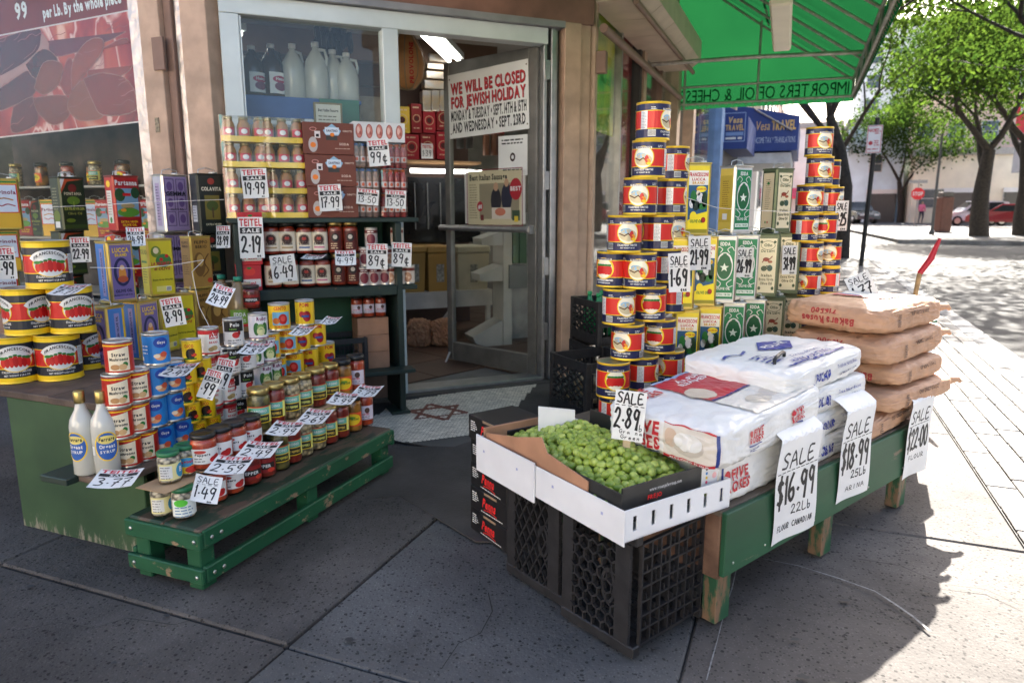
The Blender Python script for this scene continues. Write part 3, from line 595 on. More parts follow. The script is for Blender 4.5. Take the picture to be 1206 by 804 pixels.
mb = MB(); mb.add([(A0, AV - .004, ZV), (A1, AV - .004, ZV), (A1, AV - .004, ZF), (A0, AV - .004, ZF)], [(0, 1, 2, 3)]); mb.build('front_valance', AWN, aw)
for nm, x in (('end_panel', A1), ('near_end_panel', A0)):
    mb = MB(); mb.add([(x, 0, ZW), (x, AV, ZV), (x, 0, ZV)], [(0, 1, 2)]); mb.build(nm if x == A1 else 'end_panel', AWN, aw)
    mb = MB(); mb.add([(x, 0, ZV), (x, AV, ZV), (x, AV, ZF), (x, 0, ZF)], [(0, 1, 2, 3)]); mb.build('end_valance', AWN, aw)
TUB = M('galvanised_tube', (.4, .37, .34), .5, .5, var=.2, vs=20)
for k in range(nseg + 1):
    x = A0 + (A1 - A0) * k / nseg; x = min(max(x, A0 + .02), A1 - .02)
    mb = MB(); mb.tube([(x, -.01, ZW - .03), (x, AV * .5, (ZW + ZV) / 2 - .055), (x, AV + .015, ZV - .025)], .013, 8); mb.tube([(x, AV + .015, ZV - .02), (x, AV + .015, ZF + .05)], .012, 8); mb.build('rib', TUB, aw)
for z, v in ((ZV - .02, AV + .02), (ZF + .05, AV + .02), (ZV + .58, AV * .52)): mb = MB(); mb.tube([(A0, v, z), (A1, v, z)], .014, 8); mb.build('rail', TUB, aw)
x = A1 - .03
for pts in ([(x, 0, ZV), (x, AV, ZV)], [(x, 0, ZF + .05), (x, AV, ZF + .05)], [(x, AV * .48, ZF + .05), (x, AV * .48, ZV + .62)], [(x, -.1, ZF), (x, -.1, ZV + .3)]): mb = MB(); mb.tube(pts, .013, 8); mb.build('end_strut', TUB, aw)
mb = MB(); mb.tube([(1.85, -.05, 2.46), (1.9, -.9, 2.47), (2.2, AV, 2.5)], .018, 8); mb.build('cross_bar', TUB, aw)
lace = MB()
for k in range(26):
    t = -.05 + (AV + .1) * k / 25; lace.tube([(A1 - .02, t, ZF + .05), (A1 - .005, t - .02, ZF + .02), (A1 - .02, t - .05, ZF + .048)], .004, 5)
for k in range(60):
    t = A0 + (A1 - A0) * k / 60; lace.tube([(t, AV + .02, ZF + .06), (t + .025, AV + .0, ZF + .02), (t + .05, AV + .02, ZF + .06)], .004, 5)
lace = lace.build('lacing', M('rope', (.2, .18, .15), .8), aw); lace['kind'] = 'stuff'
pr = Pr(); pr.text('IMPORTERS OF OIL & CHEESE', 0, 0, .13, (.0, .03, .012), 0, w=1.7, bold=0)
o = pr.build('lettering', lambda x_, y_, l: (A1 + .004, AV / 2 + x_, ZF + .075 + y_), PAPER, aw)
mb = MB(); mb.box(-.62, .62, -.06, .06, -.05, .03, b=.012); mb.box(-.6, .6, -.04, .04, .03, .07); lf = mb.build('fluorescent_fixture', M('lamp_cream', sr(222, 214, 190), .4, var=.05), None, F.w(.22, -1.19, 2.34), F.rz + .02)
tag(lf, 'cream fluorescent lamp fixture hanging under the green awning', 'lamp')
mb = MB(); 
for a in (-.5, .5): mb.tube([(a, 0, .07), (a, 0, .45)], .006, 6)
mb.build('hanger', TUB, lf)
# ================================================================== goods: cans, tins, jars
STEEL = M('tin_steel', (.55, .54, .5), .3, .9, var=.1, vs=20); GOLDT = M('gold_tin', (.55, .42, .12), .3, .8, var=.12, vs=12)
def can(name, r, h, pr, rim=None, lab_h=None, rot=0.0, seg=.3):
    rim = rim or STEEL; b = .004
    mb = MB(); mb.lathe([(r * .97, 0), (r * 1.005, .001), (r * 1.012, .004), (r * .985, .007), (r * .985, h - .007), (r * 1.012, h - .004), (r * 1.005, h), (r * .955, h), (r * .95, h - .004), (r * .7, h - .0035), (r * .68, h - .0045), (0, h - .0045)], 28, mis=[0] * 6 + [1] * 5)
    o = mb.build(name, [rim, STEEL]); pr.build('paper_label', cyl(r * .985 + .0004, 0, .0004, rot), LITHO, o, (r * seg, 0)); return o
def fran_small(side):
    R = .059; h = .127; w = math.pi * R; p = Pr(); y0, y1 = .008, h - .008; cr = sr(245, 230, 190)
    p.rect(-w, y0, w, y1, NAVY, 0); 
    p.rect(-w, .038, w, .096, sr(215, 45, 35), 1); p.rect(-w, .036, w, .0385, YEL, 2); p.rect(-w, .0955, w, .098, YEL, 2)
    for cx, kind in ((0, 0), (w, 1)):
        for s_ in ((1, -1) if kind else (0,)):
            X = cx * (s_ if kind else 1)
            p.ell(X, .068, .037, .038, sr(250, 240, 215), 3, 22); p.ring(X, .068, .037, .038, .003, YEL, 4)
            if kind == 0:
                p.ell(X, .06, .03, .02, sr(205, 190, 150), 4); p.ell(X - .008, .075, .018, .009, sr(150, 190, 215), 4); p.stroke([(X - .03, .066), (X - .012, .058), (X, .066), (X + .012, .055)], .004, sr(90, 60, 40), 5)
                p.ell(X + .017, .052, .009, .011, sr(235, 150, 40), 6); p.ell(X + .012, .063, .007, .012, sr(200, 50, 40), 6); p.ell(X + .02, .047, .006, .005, YEL, 7)
            else:
                for k in range(5): p.ell(X + (k - 2) * .011, .064 - abs(k - 2) * .001, .0085, .016, sr(205, 30, 30), 5 + (k % 2)); p.ell(X + (k - 2) * .011, .08, .006, .004, GRN, 7)
            p.rect(X - .028, .097, X + .028, .104, sr(240, 235, 225), 5); p.text('FRANCESCONI', X, .0985, .005, NAVY, 6, w=.05)
            p.text('ITALIAN PEELED TOMATOES', X, .024, .006, WHT, 3, w=.07); p.text('NET WEIGHT 28 OZ', X, .0155, .004, WHT, 3, w=.05)
    for s_ in (1, -1):
        p.rect(s_ * w / 2 - .012, .036, s_ * w / 2 + .012, .096, WHT, 5); p.lines(s_ * w / 2 - .01, s_ * w / 2 + .01, .09, 11, .005, .0016, sr(120, 120, 130), 6)
        p.rect(s_ * .065 - .013 + (.02 if s_ > 0 else 0), .012, s_ * .065 + .013 + (.02 if s_ > 0 else 0), .033, WHT, 3)
        for k in range(8): p.rect(s_ * .065 - .011 + k * .003 + (.02 if s_ > 0 else 0), .014, s_ * .065 - .0095 + k * .003 + (.02 if s_ > 0 else 0), .031, BLK, 4)
        p.lines(s_ * .06 - .01, s_ * .06 + .012, .106, 2, .005, .002, WHT, 2)
    return R, h, p
r_, h_, p_ = fran_small(0)
CANF = Proto(tag(can('tomato_can', r_, h_, p_, M('can_rim_yellow', sr(225, 185, 45), .35, .4)), 'x', 'can'))
BZ = .364; HB = .127
# rows of the left tower, pixel columns of the can centres, bottom row first (row 0 stands on the back bench)
ROWN = ('bottom', 'second', 'third', 'fourth', 'fifth', 'sixth', 'seventh', 'eighth', 'ninth')
towerL = [([724, 752, 782], [.63, .63, .63]), ([722, 756, 787], [.60, .6, .6]), ([739, 777], [.6, .6]), ([729, 765, 790], [.62, .6, .68]), ([722, 753, 783], [.67, .58, .66]), ([735.5, 774, 793], [.6, .6, .72]), ([754, 789], [.6, .62]), ([764, 793], [.6, .70]), ([769], [.6])]
for k, (xs, vv) in enumerate(towerL):
    z = BZ + .05 + HB * k
    for i, (x, v) in enumerate(zip(xs, vv)):
        u = B.ux(x, v, z + HB / 2); p = B.w(u, v, z)
        lab = 'navy and red tomato can, %s row up, in the tower beside the yellow tins' % ROWN[k]
        if k == 8: lab = 'tomato can on the very top of the tower beside the yellow oil tins'
        CANF.put(p, face(p) + [(.9, 0, 2.6), (3.2, 1.6, -.8), (-.5, 2.8), (.5, 3.3, 2.2), (2.6, .0, 1.5), (.15, 1.5, .5), (-.15, 1.6), (-.35, 1.4), (1.1,)][k][i] + random.uniform(-.1, .1), lab, 'tomato cans in the tower beside the yellow tins' if k < 8 else 'tower tops')
towerR = [([950, 972], 0), ([952, 978], 0), ([954, 970], 0), ([951, 973], 0), ([953, 975], 0), ([947, 970], 1), ([953.5, 978], 2), ([965, 974], 3), ([964.5], 4)]
VR = .6
for k, (xs, _) in enumerate(towerR):
    z = BZ + .05 + HB * k
    for i, x in enumerate(xs):
        v = VR + (.09 if (k == 7 and i == 1) or (k == 6 and i == 1) else 0); u = B.ux(x, v, z + HB / 2); p = B.w(u, v, z)
        CANF.put(p, face(p) + random.choice((.4, .1, 2.9, 1.2, -.6)) if k < 7 else face(p) + (.5, 3.0, .7)[i if k == 7 else 0], 'navy and red tomato can, %s row up, in the tower behind the brown sacks' % ROWN[k] if k < 8 else 'tomato can on the very top of the tower behind the brown sacks', 'tomato cans in the tower behind the brown sacks' if k < 8 else 'tower tops')
def tin(name, w, d, h, prf, prs, mat, handle=True, cap=None):
    mb = MB(); mb.box(-w / 2, w / 2, -d / 2, d / 2, 0, h, b=.007)
    mb.box(-w / 2 - .001, w / 2 + .001, -d / 2 - .001, d / 2 + .001, .0, .006, b=.0025); mb.box(-w / 2 - .001, w / 2 + .001, -d / 2 - .001, d / 2 + .001, h - .006, h + .001, b=.0025)
    o = mb.build(name, mat)
    prf.build('front_print', flat(.0005, -d / 2 - .0006), LITHO, o)
    prf.build('back_print', lambda x, z, l: (-x, d / 2 + .0006 + l * .0005, z), LITHO, o)
    prs.build('side_print', lambda y, z, l: (-w / 2 - .0006 - l * .0005, -y, z), LITHO, o); prs.build('side_print', lambda y, z, l: (w / 2 + .0006 + l * .0005, y, z), LITHO, o)
    if handle: mb = MB(); mb.tube([(-w * .3, 0, h), (-w * .28, 0, h + .018), (0, 0, h + .026), (w * .28, 0, h + .018), (w * .3, 0, h)], .0022, 6); mb.build('handle', STEEL, o)
    mb = MB(); mb.lathe([(.017, 0), (.017, .008), (.014, .01), (0, .01)], 16, 0, Matrix.Translation((w * .3, d * .18, h))); mb.build('cap', cap or STEEL, o)
    return o
TW, TD, TH = .1, .092, .28
def fran_tin():
    p = Pr(); w = TW / 2 - .008; y0, y1 = .012, TH - .012; ye = sr(240, 215, 45)
    p.rect(-w, y0, w, y1, ye, 0); p.rect(-w + .004, .03, w - .004, TH - .03, sr(35, 90, 130), 1); p.rect(-w + .004, TH - .085, w - .004, TH - .03, sr(245, 240, 225), 2)
    p.text('FRANCESCONI', 0, TH - .052, .014, RED, 3, w=w * 1.75); p.text('LUCCA', 0, TH - .068, .01, RED, 3); p.text('BRAND', 0, TH - .081, .009, sr(220, 160, 30), 3)
    p.ell(.012, TH - .1, .02, .012, sr(250, 225, 40), 3); p.text('OLIVE OIL', .012, TH - .103, .006, RED, 4)
    for x, y, a, b, c in ((-.018, .15, .012, .026, GRN), (.008, .145, .013, .022, WHT), (.026, .14, .011, .03, sr(25, 60, 30)), (-.024, .125, .01, .018, WHT), (.018, .115, .018, .014, GRN), (-.006, .118, .014, .02, sr(20, 45, 30)), (.0, .165, .008, .01, sr(240, 230, 200))): p.ell(x, y, a, b, c, 4)
    p.poly([(-w + .004, .03), (w - .004, .03), (w - .004, .095), (.0, .085), (-w + .004, .06)], sr(250, 225, 30), 5); p.ell(-.016, .075, .014, .02, sr(250, 225, 30), 6); p.text('OLIVE OIL', -.004, .052, .011, GRN, 7, w=.05, shear=.2); p.ell(.024, .062, .009, .011, sr(170, 40, 30), 7)
    p.rect(-w, y0, w, .026, sr(150, 140, 30), 2)
    s_ = Pr(); s_.rect(-TD / 2 + .008, y0, TD / 2 - .008, y1, ye, 0); s_.rect(-TD / 2 + .012, .1, TD / 2 - .012, .2, sr(230, 205, 40), 1); s_.lines(-.02, .02, .18, 9, .008, .003, sr(150, 120, 20), 2); s_.rect(-.016, .03, .016, .06, WHT, 1)
    return p, s_
def edda_tin():
    p = Pr(); w = TW / 2 - .008; sil = sr(200, 205, 205); gr = sr(20, 125, 75)
    p.rect(-w, .012, w, TH - .012, sil, 0); p.rect(-w + .003, .02, w - .003, TH - .018, gr, 1); p.rect(-w + .007, .03, w - .007, .045, sr(225, 235, 225), 2); p.text('EDDA', 0, TH - .04, .014, WHT, 2, w=.04)
    p.ring(0, .155, .034, .058, .004, WHT, 3); p.ell(0, .155, .028, .05, sr(15, 95, 55), 2)
    st = [(0 + (.019 if i % 2 == 0 else .008) * math.sin(i * math.pi / 5), .15 + (.019 if i % 2 == 0 else .008) * math.cos(i * math.pi / 5)) for i in range(10)]; p.poly(st, sr(230, 240, 225), 4)
    for s_ in (-1, 1): p.stroke(smoothline([(s_ * .036, .22), (s_ * .026, .235), (s_ * .01, .225), (s_ * .018, .212)]), .003, WHT, 3); p.stroke(smoothline([(s_ * .036, .075), (s_ * .02, .07), (s_ * .012, .085), (s_ * .03, .1)]), .003, WHT, 3)
    p.text('OLIVE OIL', 0, .058, .01, WHT, 3, w=.055); p.text('EXTRA VIRGIN', 0, .034, .007, gr, 3, w=.06)
    for s_ in (-1, 1): p.stroke([(s_ * .008, .205), (s_ * .02, .195), (s_ * .031, .165)], .003, WHT, 3)
    q = Pr(); q.rect(-TD / 2 + .008, .012, TD / 2 - .008, TH - .012, sr(225, 195, 80), 0); q.rect(-TD / 2 + .012, .05, TD / 2 - .012, .24, sr(205, 175, 60), 1); q.lines(-.02, .02, .215, 12, .009, .003, sr(140, 105, 20), 2); q.rect(-.014, .06, .014, .085, WHT, 2)
    return p, q
def luigi_tin():
    p = Pr(); w = TW / 2 - .008; cr = sr(222, 212, 178); gr = sr(70, 85, 55)
    p.rect(-w, .012, w, TH - .012, sr(95, 105, 75), 0); p.rect(-w + .005, .02, w - .005, TH - .02, cr, 1); p.ring(0, TH - .05, .03, .02, .002, gr, 2); p.text('Olio', 0, TH - .055, .012, gr, 3); p.text('Da Luigi', 0, TH - .08, .012, gr, 3, w=.055)
    p.ell(-.005, .168, .014, .009, sr(150, 60, 40), 3); p.stroke([(-.02, .155), (-.01, .175), (.01, .17), (.02, .182)], .004, sr(130, 60, 45), 4); p.ell(.012, .158, .01, .006, sr(160, 90, 60), 4)
    p.ell(-.012, .128, .013, .012, gr, 3); p.ell(.012, .13, .012, .014, sr(60, 90, 80), 3); p.stroke([(-.02, .12), (.0, .14), (.02, .122)], .004, sr(50, 70, 50), 4)
    p.text('Italian', 0, .092, .012, sr(80, 80, 50), 3, w=.045); p.text('Extra Virgin', 0, .074, .012, sr(80, 80, 50), 3, w=.06); p.text('Olive Oil', 0, .056, .012, sr(80, 80, 50), 3, w=.05)
    for a in (-1, 1): p.ell(a * .028, .04, .006, .008, gr, 3); p.ell(a * .028, TH - .035, .006, .006, gr, 3)
    q = Pr(); q.rect(-TD / 2 + .008, .012, TD / 2 - .008, TH - .012, sr(55, 70, 45), 0); q.rect(-TD / 2 + .013, .02, TD / 2 - .013, TH - .02, sr(222, 205, 165), 1); q.lines(-.016, .016, .23, 15, .009, .0025, sr(130, 110, 80), 2); q.ell(0, .215, .008, .006, GRN, 3); q.rect(-.01, .04, -.003, .05, GRN, 3); q.rect(.003, .04, .01, .05, RED, 3)
    return p, q
TINF = Proto(tag(tin('olive_oil_tin', TW, TD, TH, *fran_tin(), GOLDT), 'x', 'tin')); TINE = Proto(tag(tin('olive_oil_tin', TW, TD, TH, *edda_tin(), STEEL), 'x', 'tin')); TINL = Proto(tag(tin('olive_oil_tin', TW, TD, TH, *luigi_tin(), M('tin_olive', (.12, .15, .08), .35, .4)), 'x', 'tin'))
VT = .66; frz = B.rz
TB = BZ + .16
tiers = [(0, TINF, [818, 845], 'two lowest'), (0, TINE, [873, 897], ''), (0, TINL, [919, 940], ''), (1, TINF, [813, 839], ''), (1, TINE, [863, 888], ''), (1, TINL, [913, 938], '')]
nmz = {id(TINF): 'yellow illustrated olive oil tin', id(TINE): 'green and silver olive oil tin', id(TINL): 'cream and olive green oil tin'}
for t, pr_, xs, _ in tiers:
    for i, x in enumerate(xs):
        z = TB + t * (TH + .004); u = B.ux(x, VT - TD / 2, z + TH / 2); p = B.w(u, VT, z)
        pr_.put(p, face(p) + .12 + random.uniform(-.05, .05), nmz[id(pr_)] + (' in the bottom row above the flour bags' if t == 0 else ' in the middle row, behind a price card'), 'oil tins in rows behind the flour bags')
for pr_, x, rot, nm in ((TINF, 820, .3, 'yellow illustrated olive oil tin standing on top of the yellow tins'), (TINE, 868, .74, 'green and silver olive oil tin turned cornerwise on the top row'), (TINL, 917, .74, 'cream and olive green oil tin turned cornerwise on the top row')):
    z = TB + 2 * (TH + .004); u = B.ux(x, VT, z + TH / 2); p = B.w(u, VT + .01, z); pr_.put(p, face(p) + rot, nm, 'oil tins in rows behind the flour bags')
for t in (0, 1):
    for x, pr_ in ((806, TINF), (832, TINF), (857, TINE), (883, TINE), (904, TINL), (928, TINL)):     # second rank behind
        z = TB + t * (TH + .004); u = B.ux(x, VT + .12, z + TH / 2); p = B.w(u, VT + .12, z); pr_.put(p, face(p) + .12, nmz[id(pr_)] + (' in the hidden rear rank, lower row', ' in the hidden rear rank, upper row')[t], 'oil tins in the rear rank')
# ------------------------------------------------------------------ benches
GRN_W = M('green_board', (.022, .10, .045), .5, var=0, col2=(.035, .135, .06), vs=3.0, bump=.25, bs=30); GRN_P = M('bright_green_paint', (.008, .115, .045), .38, col2=(.014, .16, .065), vs=7, bump=.15, bs=50)
OLDW = M('bare_wood', (.09, .045, .028), .8, col2=(.2, .11, .07), vs=14, bump=.5, bs=35); WOOD2 = M('shelf_wood', (.10, .075, .055), .75, col2=(.19, .15, .115), vs=9, bump=.3, bs=40)
def worn(name, paint, wood, amt=.56, stretch=(1, 1, .25), sc=9.0):
    m = bpy.data.materials.new(name); m.use_nodes = True; nt = m.node_tree; b = nt.nodes['Principled BSDF']; b.inputs['Roughness'].default_value = .55
    tc = nt.nodes.new('ShaderNodeTexCoord'); mp = nt.nodes.new('ShaderNodeMapping'); mp.inputs['Scale'].default_value = stretch; nt.links.new(tc.outputs['Object'], mp.inputs[0])
    n = nt.nodes.new('ShaderNodeTexNoise'); n.inputs['Scale'].default_value = sc; n.inputs['Detail'].default_value = 8; n.inputs['Roughness'].default_value = .65; nt.links.new(mp.outputs[0], n.inputs['Vector'])
    g = nt.nodes.new('ShaderNodeValToRGB'); e = g.color_ramp.elements; e[0].position = amt - .02; e[1].position = amt + .02; e[0].color = (*paint, 1); e[1].color = (*wood, 1); nt.links.new(n.outputs['Fac'], g.inputs[0])
    n2 = nt.nodes.new('ShaderNodeTexNoise'); n2.inputs['Scale'].default_value = 3; n2.inputs['Detail'].default_value = 6; nt.links.new(mp.outputs[0], n2.inputs['Vector'])
    mr = nt.nodes.new('ShaderNodeMapRange'); mr.inputs[1].default_value = .3; mr.inputs[2].default_value = .7; mr.inputs[3].default_value = .65; mr.inputs[4].default_value = 1.15; nt.links.new(n2.outputs['Fac'], mr.inputs[0])
    mx = nt.nodes.new('ShaderNodeMix'); mx.data_type = 'RGBA'; mx.blend_type = 'MULTIPLY'; mx.inputs[0].default_value = 1; nt.links.new(g.outputs[0], mx.inputs[6]); nt.links.new(mr.outputs[0], mx.inputs[7]); nt.links.new(mx.outputs[2], b.inputs['Base Color'])
    bp = nt.nodes.new('ShaderNodeBump'); bp.inputs['Strength'].default_value = .3; bp.inputs['Distance'].default_value = .004; nt.links.new(n.outputs['Fac'], bp.inputs['Height']); nt.links.new(bp.outputs[0], b.inputs['Normal'])
    MATS[name] = m; return m
WORNG = worn('worn_green_leg', (.02, .085, .04), (.2, .12, .07), .575); WORNB = worn('worn_green_board', (.016, .085, .038), (.2, .15, .1), .655, (.3, 1, 1.6), 11)
WORNE = worn('worn_step_green', (.007, .088, .034), (.3, .2, .12), .625, (.6, .6, 1), 22); WORNT = worn('worn_top', (.02, .05, .03), (.12, .085, .06), .5, (.4, 1, 1), 10)
fb = empty('display_bench', 'low green painted plywood bench carrying the flour bags, with worn wooden legs', 'bench', B.w(0, 0, 0), B.rz)
def fpart(par, name, mat, x0, x1, y0, y1, z0, z1, b=.003):
    mb = MB(); mb.box(-(x1 - x0) / 2, (x1 - x0) / 2, -(y1 - y0) / 2, (y1 - y0) / 2, -(z1 - z0) / 2, (z1 - z0) / 2, b=b); return mb.build(name, mat, par, ((x0 + x1) / 2, (y0 + y1) / 2, (z0 + z1) / 2))
fpart(fb, 'front_board', WORNB, -.012, 1.34, -.018, .0, .165, .36)
fpart(fb, 'end_board', OLDW, -.012, .006, .002, .5, .15, .345); fpart(fb, 'end_board', OLDW, 1.32, 1.338, .002, .5, .16, .345)
for i in range(4): fpart(fb, 'top_plank', WOOD2, -.01, 1.335, .003 + i * .125, .122 + i * .125, .338, .36)
for x in (.03, .66, 1.29):
    for y in (.03, .46): fpart(fb, 'leg', WORNG, x - .035, x + .035, y - .025, y + .025, .006, .337)
for x in (.03, .2, .5, .9, 1.2):
    mb = MB(); mb.lathe([(.004, 0), (.004, .002), (0, .003)], 8, 0, Matrix.Translation((x, -.019, .2 if x != .5 else .19)) @ Matrix.Rotation(math.pi / 2, 4, 'X')); mb.build('screw', STEEL, fb)
bb = empty('display_bench', 'plank bench under the oil tins and tomato can towers, behind the flour bags', 'bench', B.w(0, 0, 0), B.rz)
for i in range(3): fpart(bb, 'top_plank', WOOD2, .02, 1.95, .53 + i * .1, .62 + i * .1, BZ + .02, BZ + .049)
for x in (.1, .7, 1.3, 1.88):
    for y in (.56, .8): fpart(bb, 'leg', WORNG, x - .03, x + .03, y - .025, y + .025, .006, BZ + .019)
fpart(bb, 'tin_riser', WOOD2, .56, 1.75, .6, .85, BZ + .05, TB - .001)
# ------------------------------------------------------------------ sacks
def sack(name, L_, W_, H_, mat_col, prints, mat, n=5.0, seed=0, pinch=0.0, lump=.0048, sag=0.0, tap=.07):
    sd = Vector((seed * 3.7, seed * 1.3, seed * 2.1))
    def fn(px, py, pz, off=0.0):
        m = (abs(px) ** n + abs(py) ** n + abs(pz) ** (n * .62)) ** (1 / n)
        x, y, z = px / max(m, 1e-6), py / max(m, 1e-6), pz / max(m, 1e-6)
        ex = 1.0 - pinch * max(0, abs(x) - .55) / .45
        t = 1 - tap * max(0, abs(x) - .6) / .4 - tap * .5 * max(0, abs(y) - .6) / .4
        q = Vector((x * L_ / 2, y * W_ / 2 * ex, z * H_ / 2 * t))
        dn = Vector((x / L_, y / W_, 1.2 * z / H_)); dn.normalize()
        w_ = noise.noise(q * 7 + sd) * lump + noise.noise(q * 19 + sd) * lump * .5 - (1 - min(1, abs(noise.noise(Vector((q.x * 13, q.y * 9, q.z * 16)) + sd)) * 5)) * lump * .5 - (1 - min(1, abs(noise.noise(Vector((q.x * 30 + q.y * 12, q.y * 20, q.z * 22)) - sd)) * 4)) * lump * .3
        ax_, ay_ = abs(x), abs(y); nz_ = noise.noise(Vector((x * 2.2, y * 2.2, z * 2)) + sd)
        w_ += lump * .55 * math.sin(y * 17 + nz_ * 9 + seed) * math.exp(-(1 - ax_) * 5) * (.4 + .6 * abs(z)) + lump * .4 * math.sin(x * 21 + nz_ * 11 - seed) * math.exp(-(1 - ay_) * 6) + lump * .35 * math.sin((x * 1.3 + y) * 9 + nz_ * 14) * math.exp(-(1 - max(ax_, ay_)) * 2.5)
        q += dn * (w_ + off); q.z -= sag * (x * x) * H_
        return q
    N = 44; mb = MB()
    for ax, sg in ((0, 1), (0, -1), (1, 1), (1, -1), (2, 1), (2, -1)):
        vs = []
        for i in range(N + 1):
            for j in range(N + 1):
                a, b = -1 + 2 * i / N, -1 + 2 * j / N; a = math.copysign(abs(a) ** .85, a); b = math.copysign(abs(b) ** .85, b)
                p = [0, 0, 0]; p[ax] = sg; p[(ax + 1) % 3] = a; p[(ax + 2) % 3] = b; vs.append(fn(*p))
        fs = [(i * (N + 1) + j, (i + 1) * (N + 1) + j, (i + 1) * (N + 1) + j + 1, i * (N + 1) + j + 1) for i in range(N) for j in range(N)]
        if sg < 0: fs = [f[::-1] for f in fs]
        mb.add(vs, fs, 0, None, True)
    bm = bmesh.new(); me = bpy.data.meshes.new(name); me.from_pydata([tuple(v) for v in mb.v], [], mb.f); bm.from_mesh(me); bmesh.ops.remove_doubles(bm, verts=bm.verts, dist=.0006); bmesh.ops.recalc_face_normals(bm, faces=bm.faces); bm.to_mesh(me); bm.free()
    me.polygons.foreach_set('use_smooth', [True] * len(me.polygons)); me.materials.append(mat_col); me.update()
    o = link(name, me)
    # print faces: 'front' (-y), 'left' (-x), 'right' (+x), 'top' (+z)
    for fc, pr in prints:
        def mp(a, b, l, fc=fc):
            e = .0036 + l * .0007
            if fc == 'front': return tuple(fn(a / (L_ / 2), -1, b / (H_ / 2), e))
            if fc == 'left': return tuple(fn(-1, -a / (W_ / 2), b / (H_ / 2), e))
            if fc == 'right': return tuple(fn(1, a / (W_ / 2), b / (H_ / 2), e))
            return tuple(fn(a / (L_ / 2), b / (W_ / 2), 1, e))
        pr.build(fc + '_print', mp, mat, o, (.008, 1))
    return o
frd = sr(190, 40, 50); fbl = sr(40, 60, 130)
def five_roses():
    t = Pr(); t.poly([(-.1, -.05), (.27, -.05), (.27, .2), (-.1, .2)], sr(185, 45, 60), 1); t.rect(-.1, -.05, .27, -.043, fbl, 2); t.rect(-.1, .18, .27, .21, sr(150, 175, 205), 2)
    t.text('ALL PURPOSE', .08, .13, .02, WHT, 2, w=.2); t.text('BLEACHED FLOUR', .08, .1, .02, WHT, 2, w=.24); t.ell(-.06, .02, .05, .05, sr(205, 190, 170), 2); t.text('FIVE', -.2, .15, .035, frd, 2, w=.1); t.text('ROSES', -.2, .1, .035, frd, 2, w=.13); t.rect(.275, -.2, .285, .2, fbl, 2)
    t.rect(-.1, -.2, .27, -.055, sr(222, 216, 205), 1); t.ell(.02, -.13, .05, .035, sr(200, 190, 175), 2); t.ell(.1, -.12, .04, .03, sr(212, 200, 185), 2)
    l = Pr(); l.text('FIVE', -.045, .004, .036, frd, 2, w=.1); l.text('ROSES', -.063, -.038, .036, frd, 2, w=.14); l.ell(-.115, .022, .015, .018, frd, 2); l.ring(-.115, .022, .01, .012, .003, WHT, 3); l.rect(-.135, -.05, .005, -.045, fbl, 2)
    l.rect(.02, -.045, .19, .048, sr(220, 212, 200), 1); l.ell(.1, .0, .05, .03, sr(198, 188, 176), 2); l.ell(.1, .008, .045, .022, sr(232, 230, 226), 3); l.ell(.045, .01, .02, .025, sr(205, 180, 160), 2); l.rect(.02, -.052, .19, -.04, frd, 3); l.rect(.02, .046, .19, .05, frd, 3); l.text('BLEACHED FLOUR', .105, -.0495, .007, WHT, 4, w=.13); l.rect(.19, -.05, .202, .05, fbl, 2)
    f = Pr(); 
    for x in (-.12, .12):
        f.text('FIVE', x + .012, .008, .018, frd, 2, w=.045); f.text('ROSES', x, -.012, .018, frd, 2, w=.066); f.ell(x - .025, .017, .009, .01, frd, 2); f.rect(x - .033, -.02, x + .033, -.017, fbl, 2); f.lines(x - .03, x + .03, -.03, 2, .007, .003, fbl, 2)
    return [('top', t), ('left', l), ('front', f)]
WHTS = M('white_sack', (.72, .72, .7), .36, var=.06, vs=8, bump=.7, bs=16); BRNS = M('kraft_sack', sr(186, 146, 116), .65, var=.1, vs=10, bump=.9, bs=22)
fs_ = empty
s1 = sack('flour_bag', .60, .41, .13, WHTS, five_roses(), PLASP, seed=1, n=12); tag(s1, 'white flour bag with red lettering on top of its twin beside the olive tray', 'bag')
s1.location = B.w(.215, .185, .572); s1.rotation_euler = (.02, -.06, B.rz + .03)
def fr2():
    f = Pr(); f.text('FIVE', -.215, .006, .03, frd, 2, w=.08); f.text('ROSES', -.22, -.03, .03, frd, 2, w=.11); f.ell(-.275, .02, .014, .016, frd, 2); f.rect(-.305, -.06, -.295, .06, fbl, 1)
    l = Pr(); l.text('FIVE', -.02, .006, .03, frd, 2, w=.08); l.text('ROSES', -.03, -.03, .03, frd, 2, w=.11); l.ell(-.09, .02, .014, .016, frd, 2); l.rect(.1, -.03, .2, .045, sr(215, 208, 198), 1)
    return [('front', f), ('left', l)]
s2 = sack('flour_bag', .62, .41, .145, WHTS, fr2(), PLASP, seed=2, n=12); tag(s2, 'white flour bag with red lettering lying underneath its twin on the green bench', 'bag')
s2.location = B.w(.31, .215, .434); s2.rotation_euler = (0, -.02, B.rz - .02)
pbl = sr(45, 60, 150)
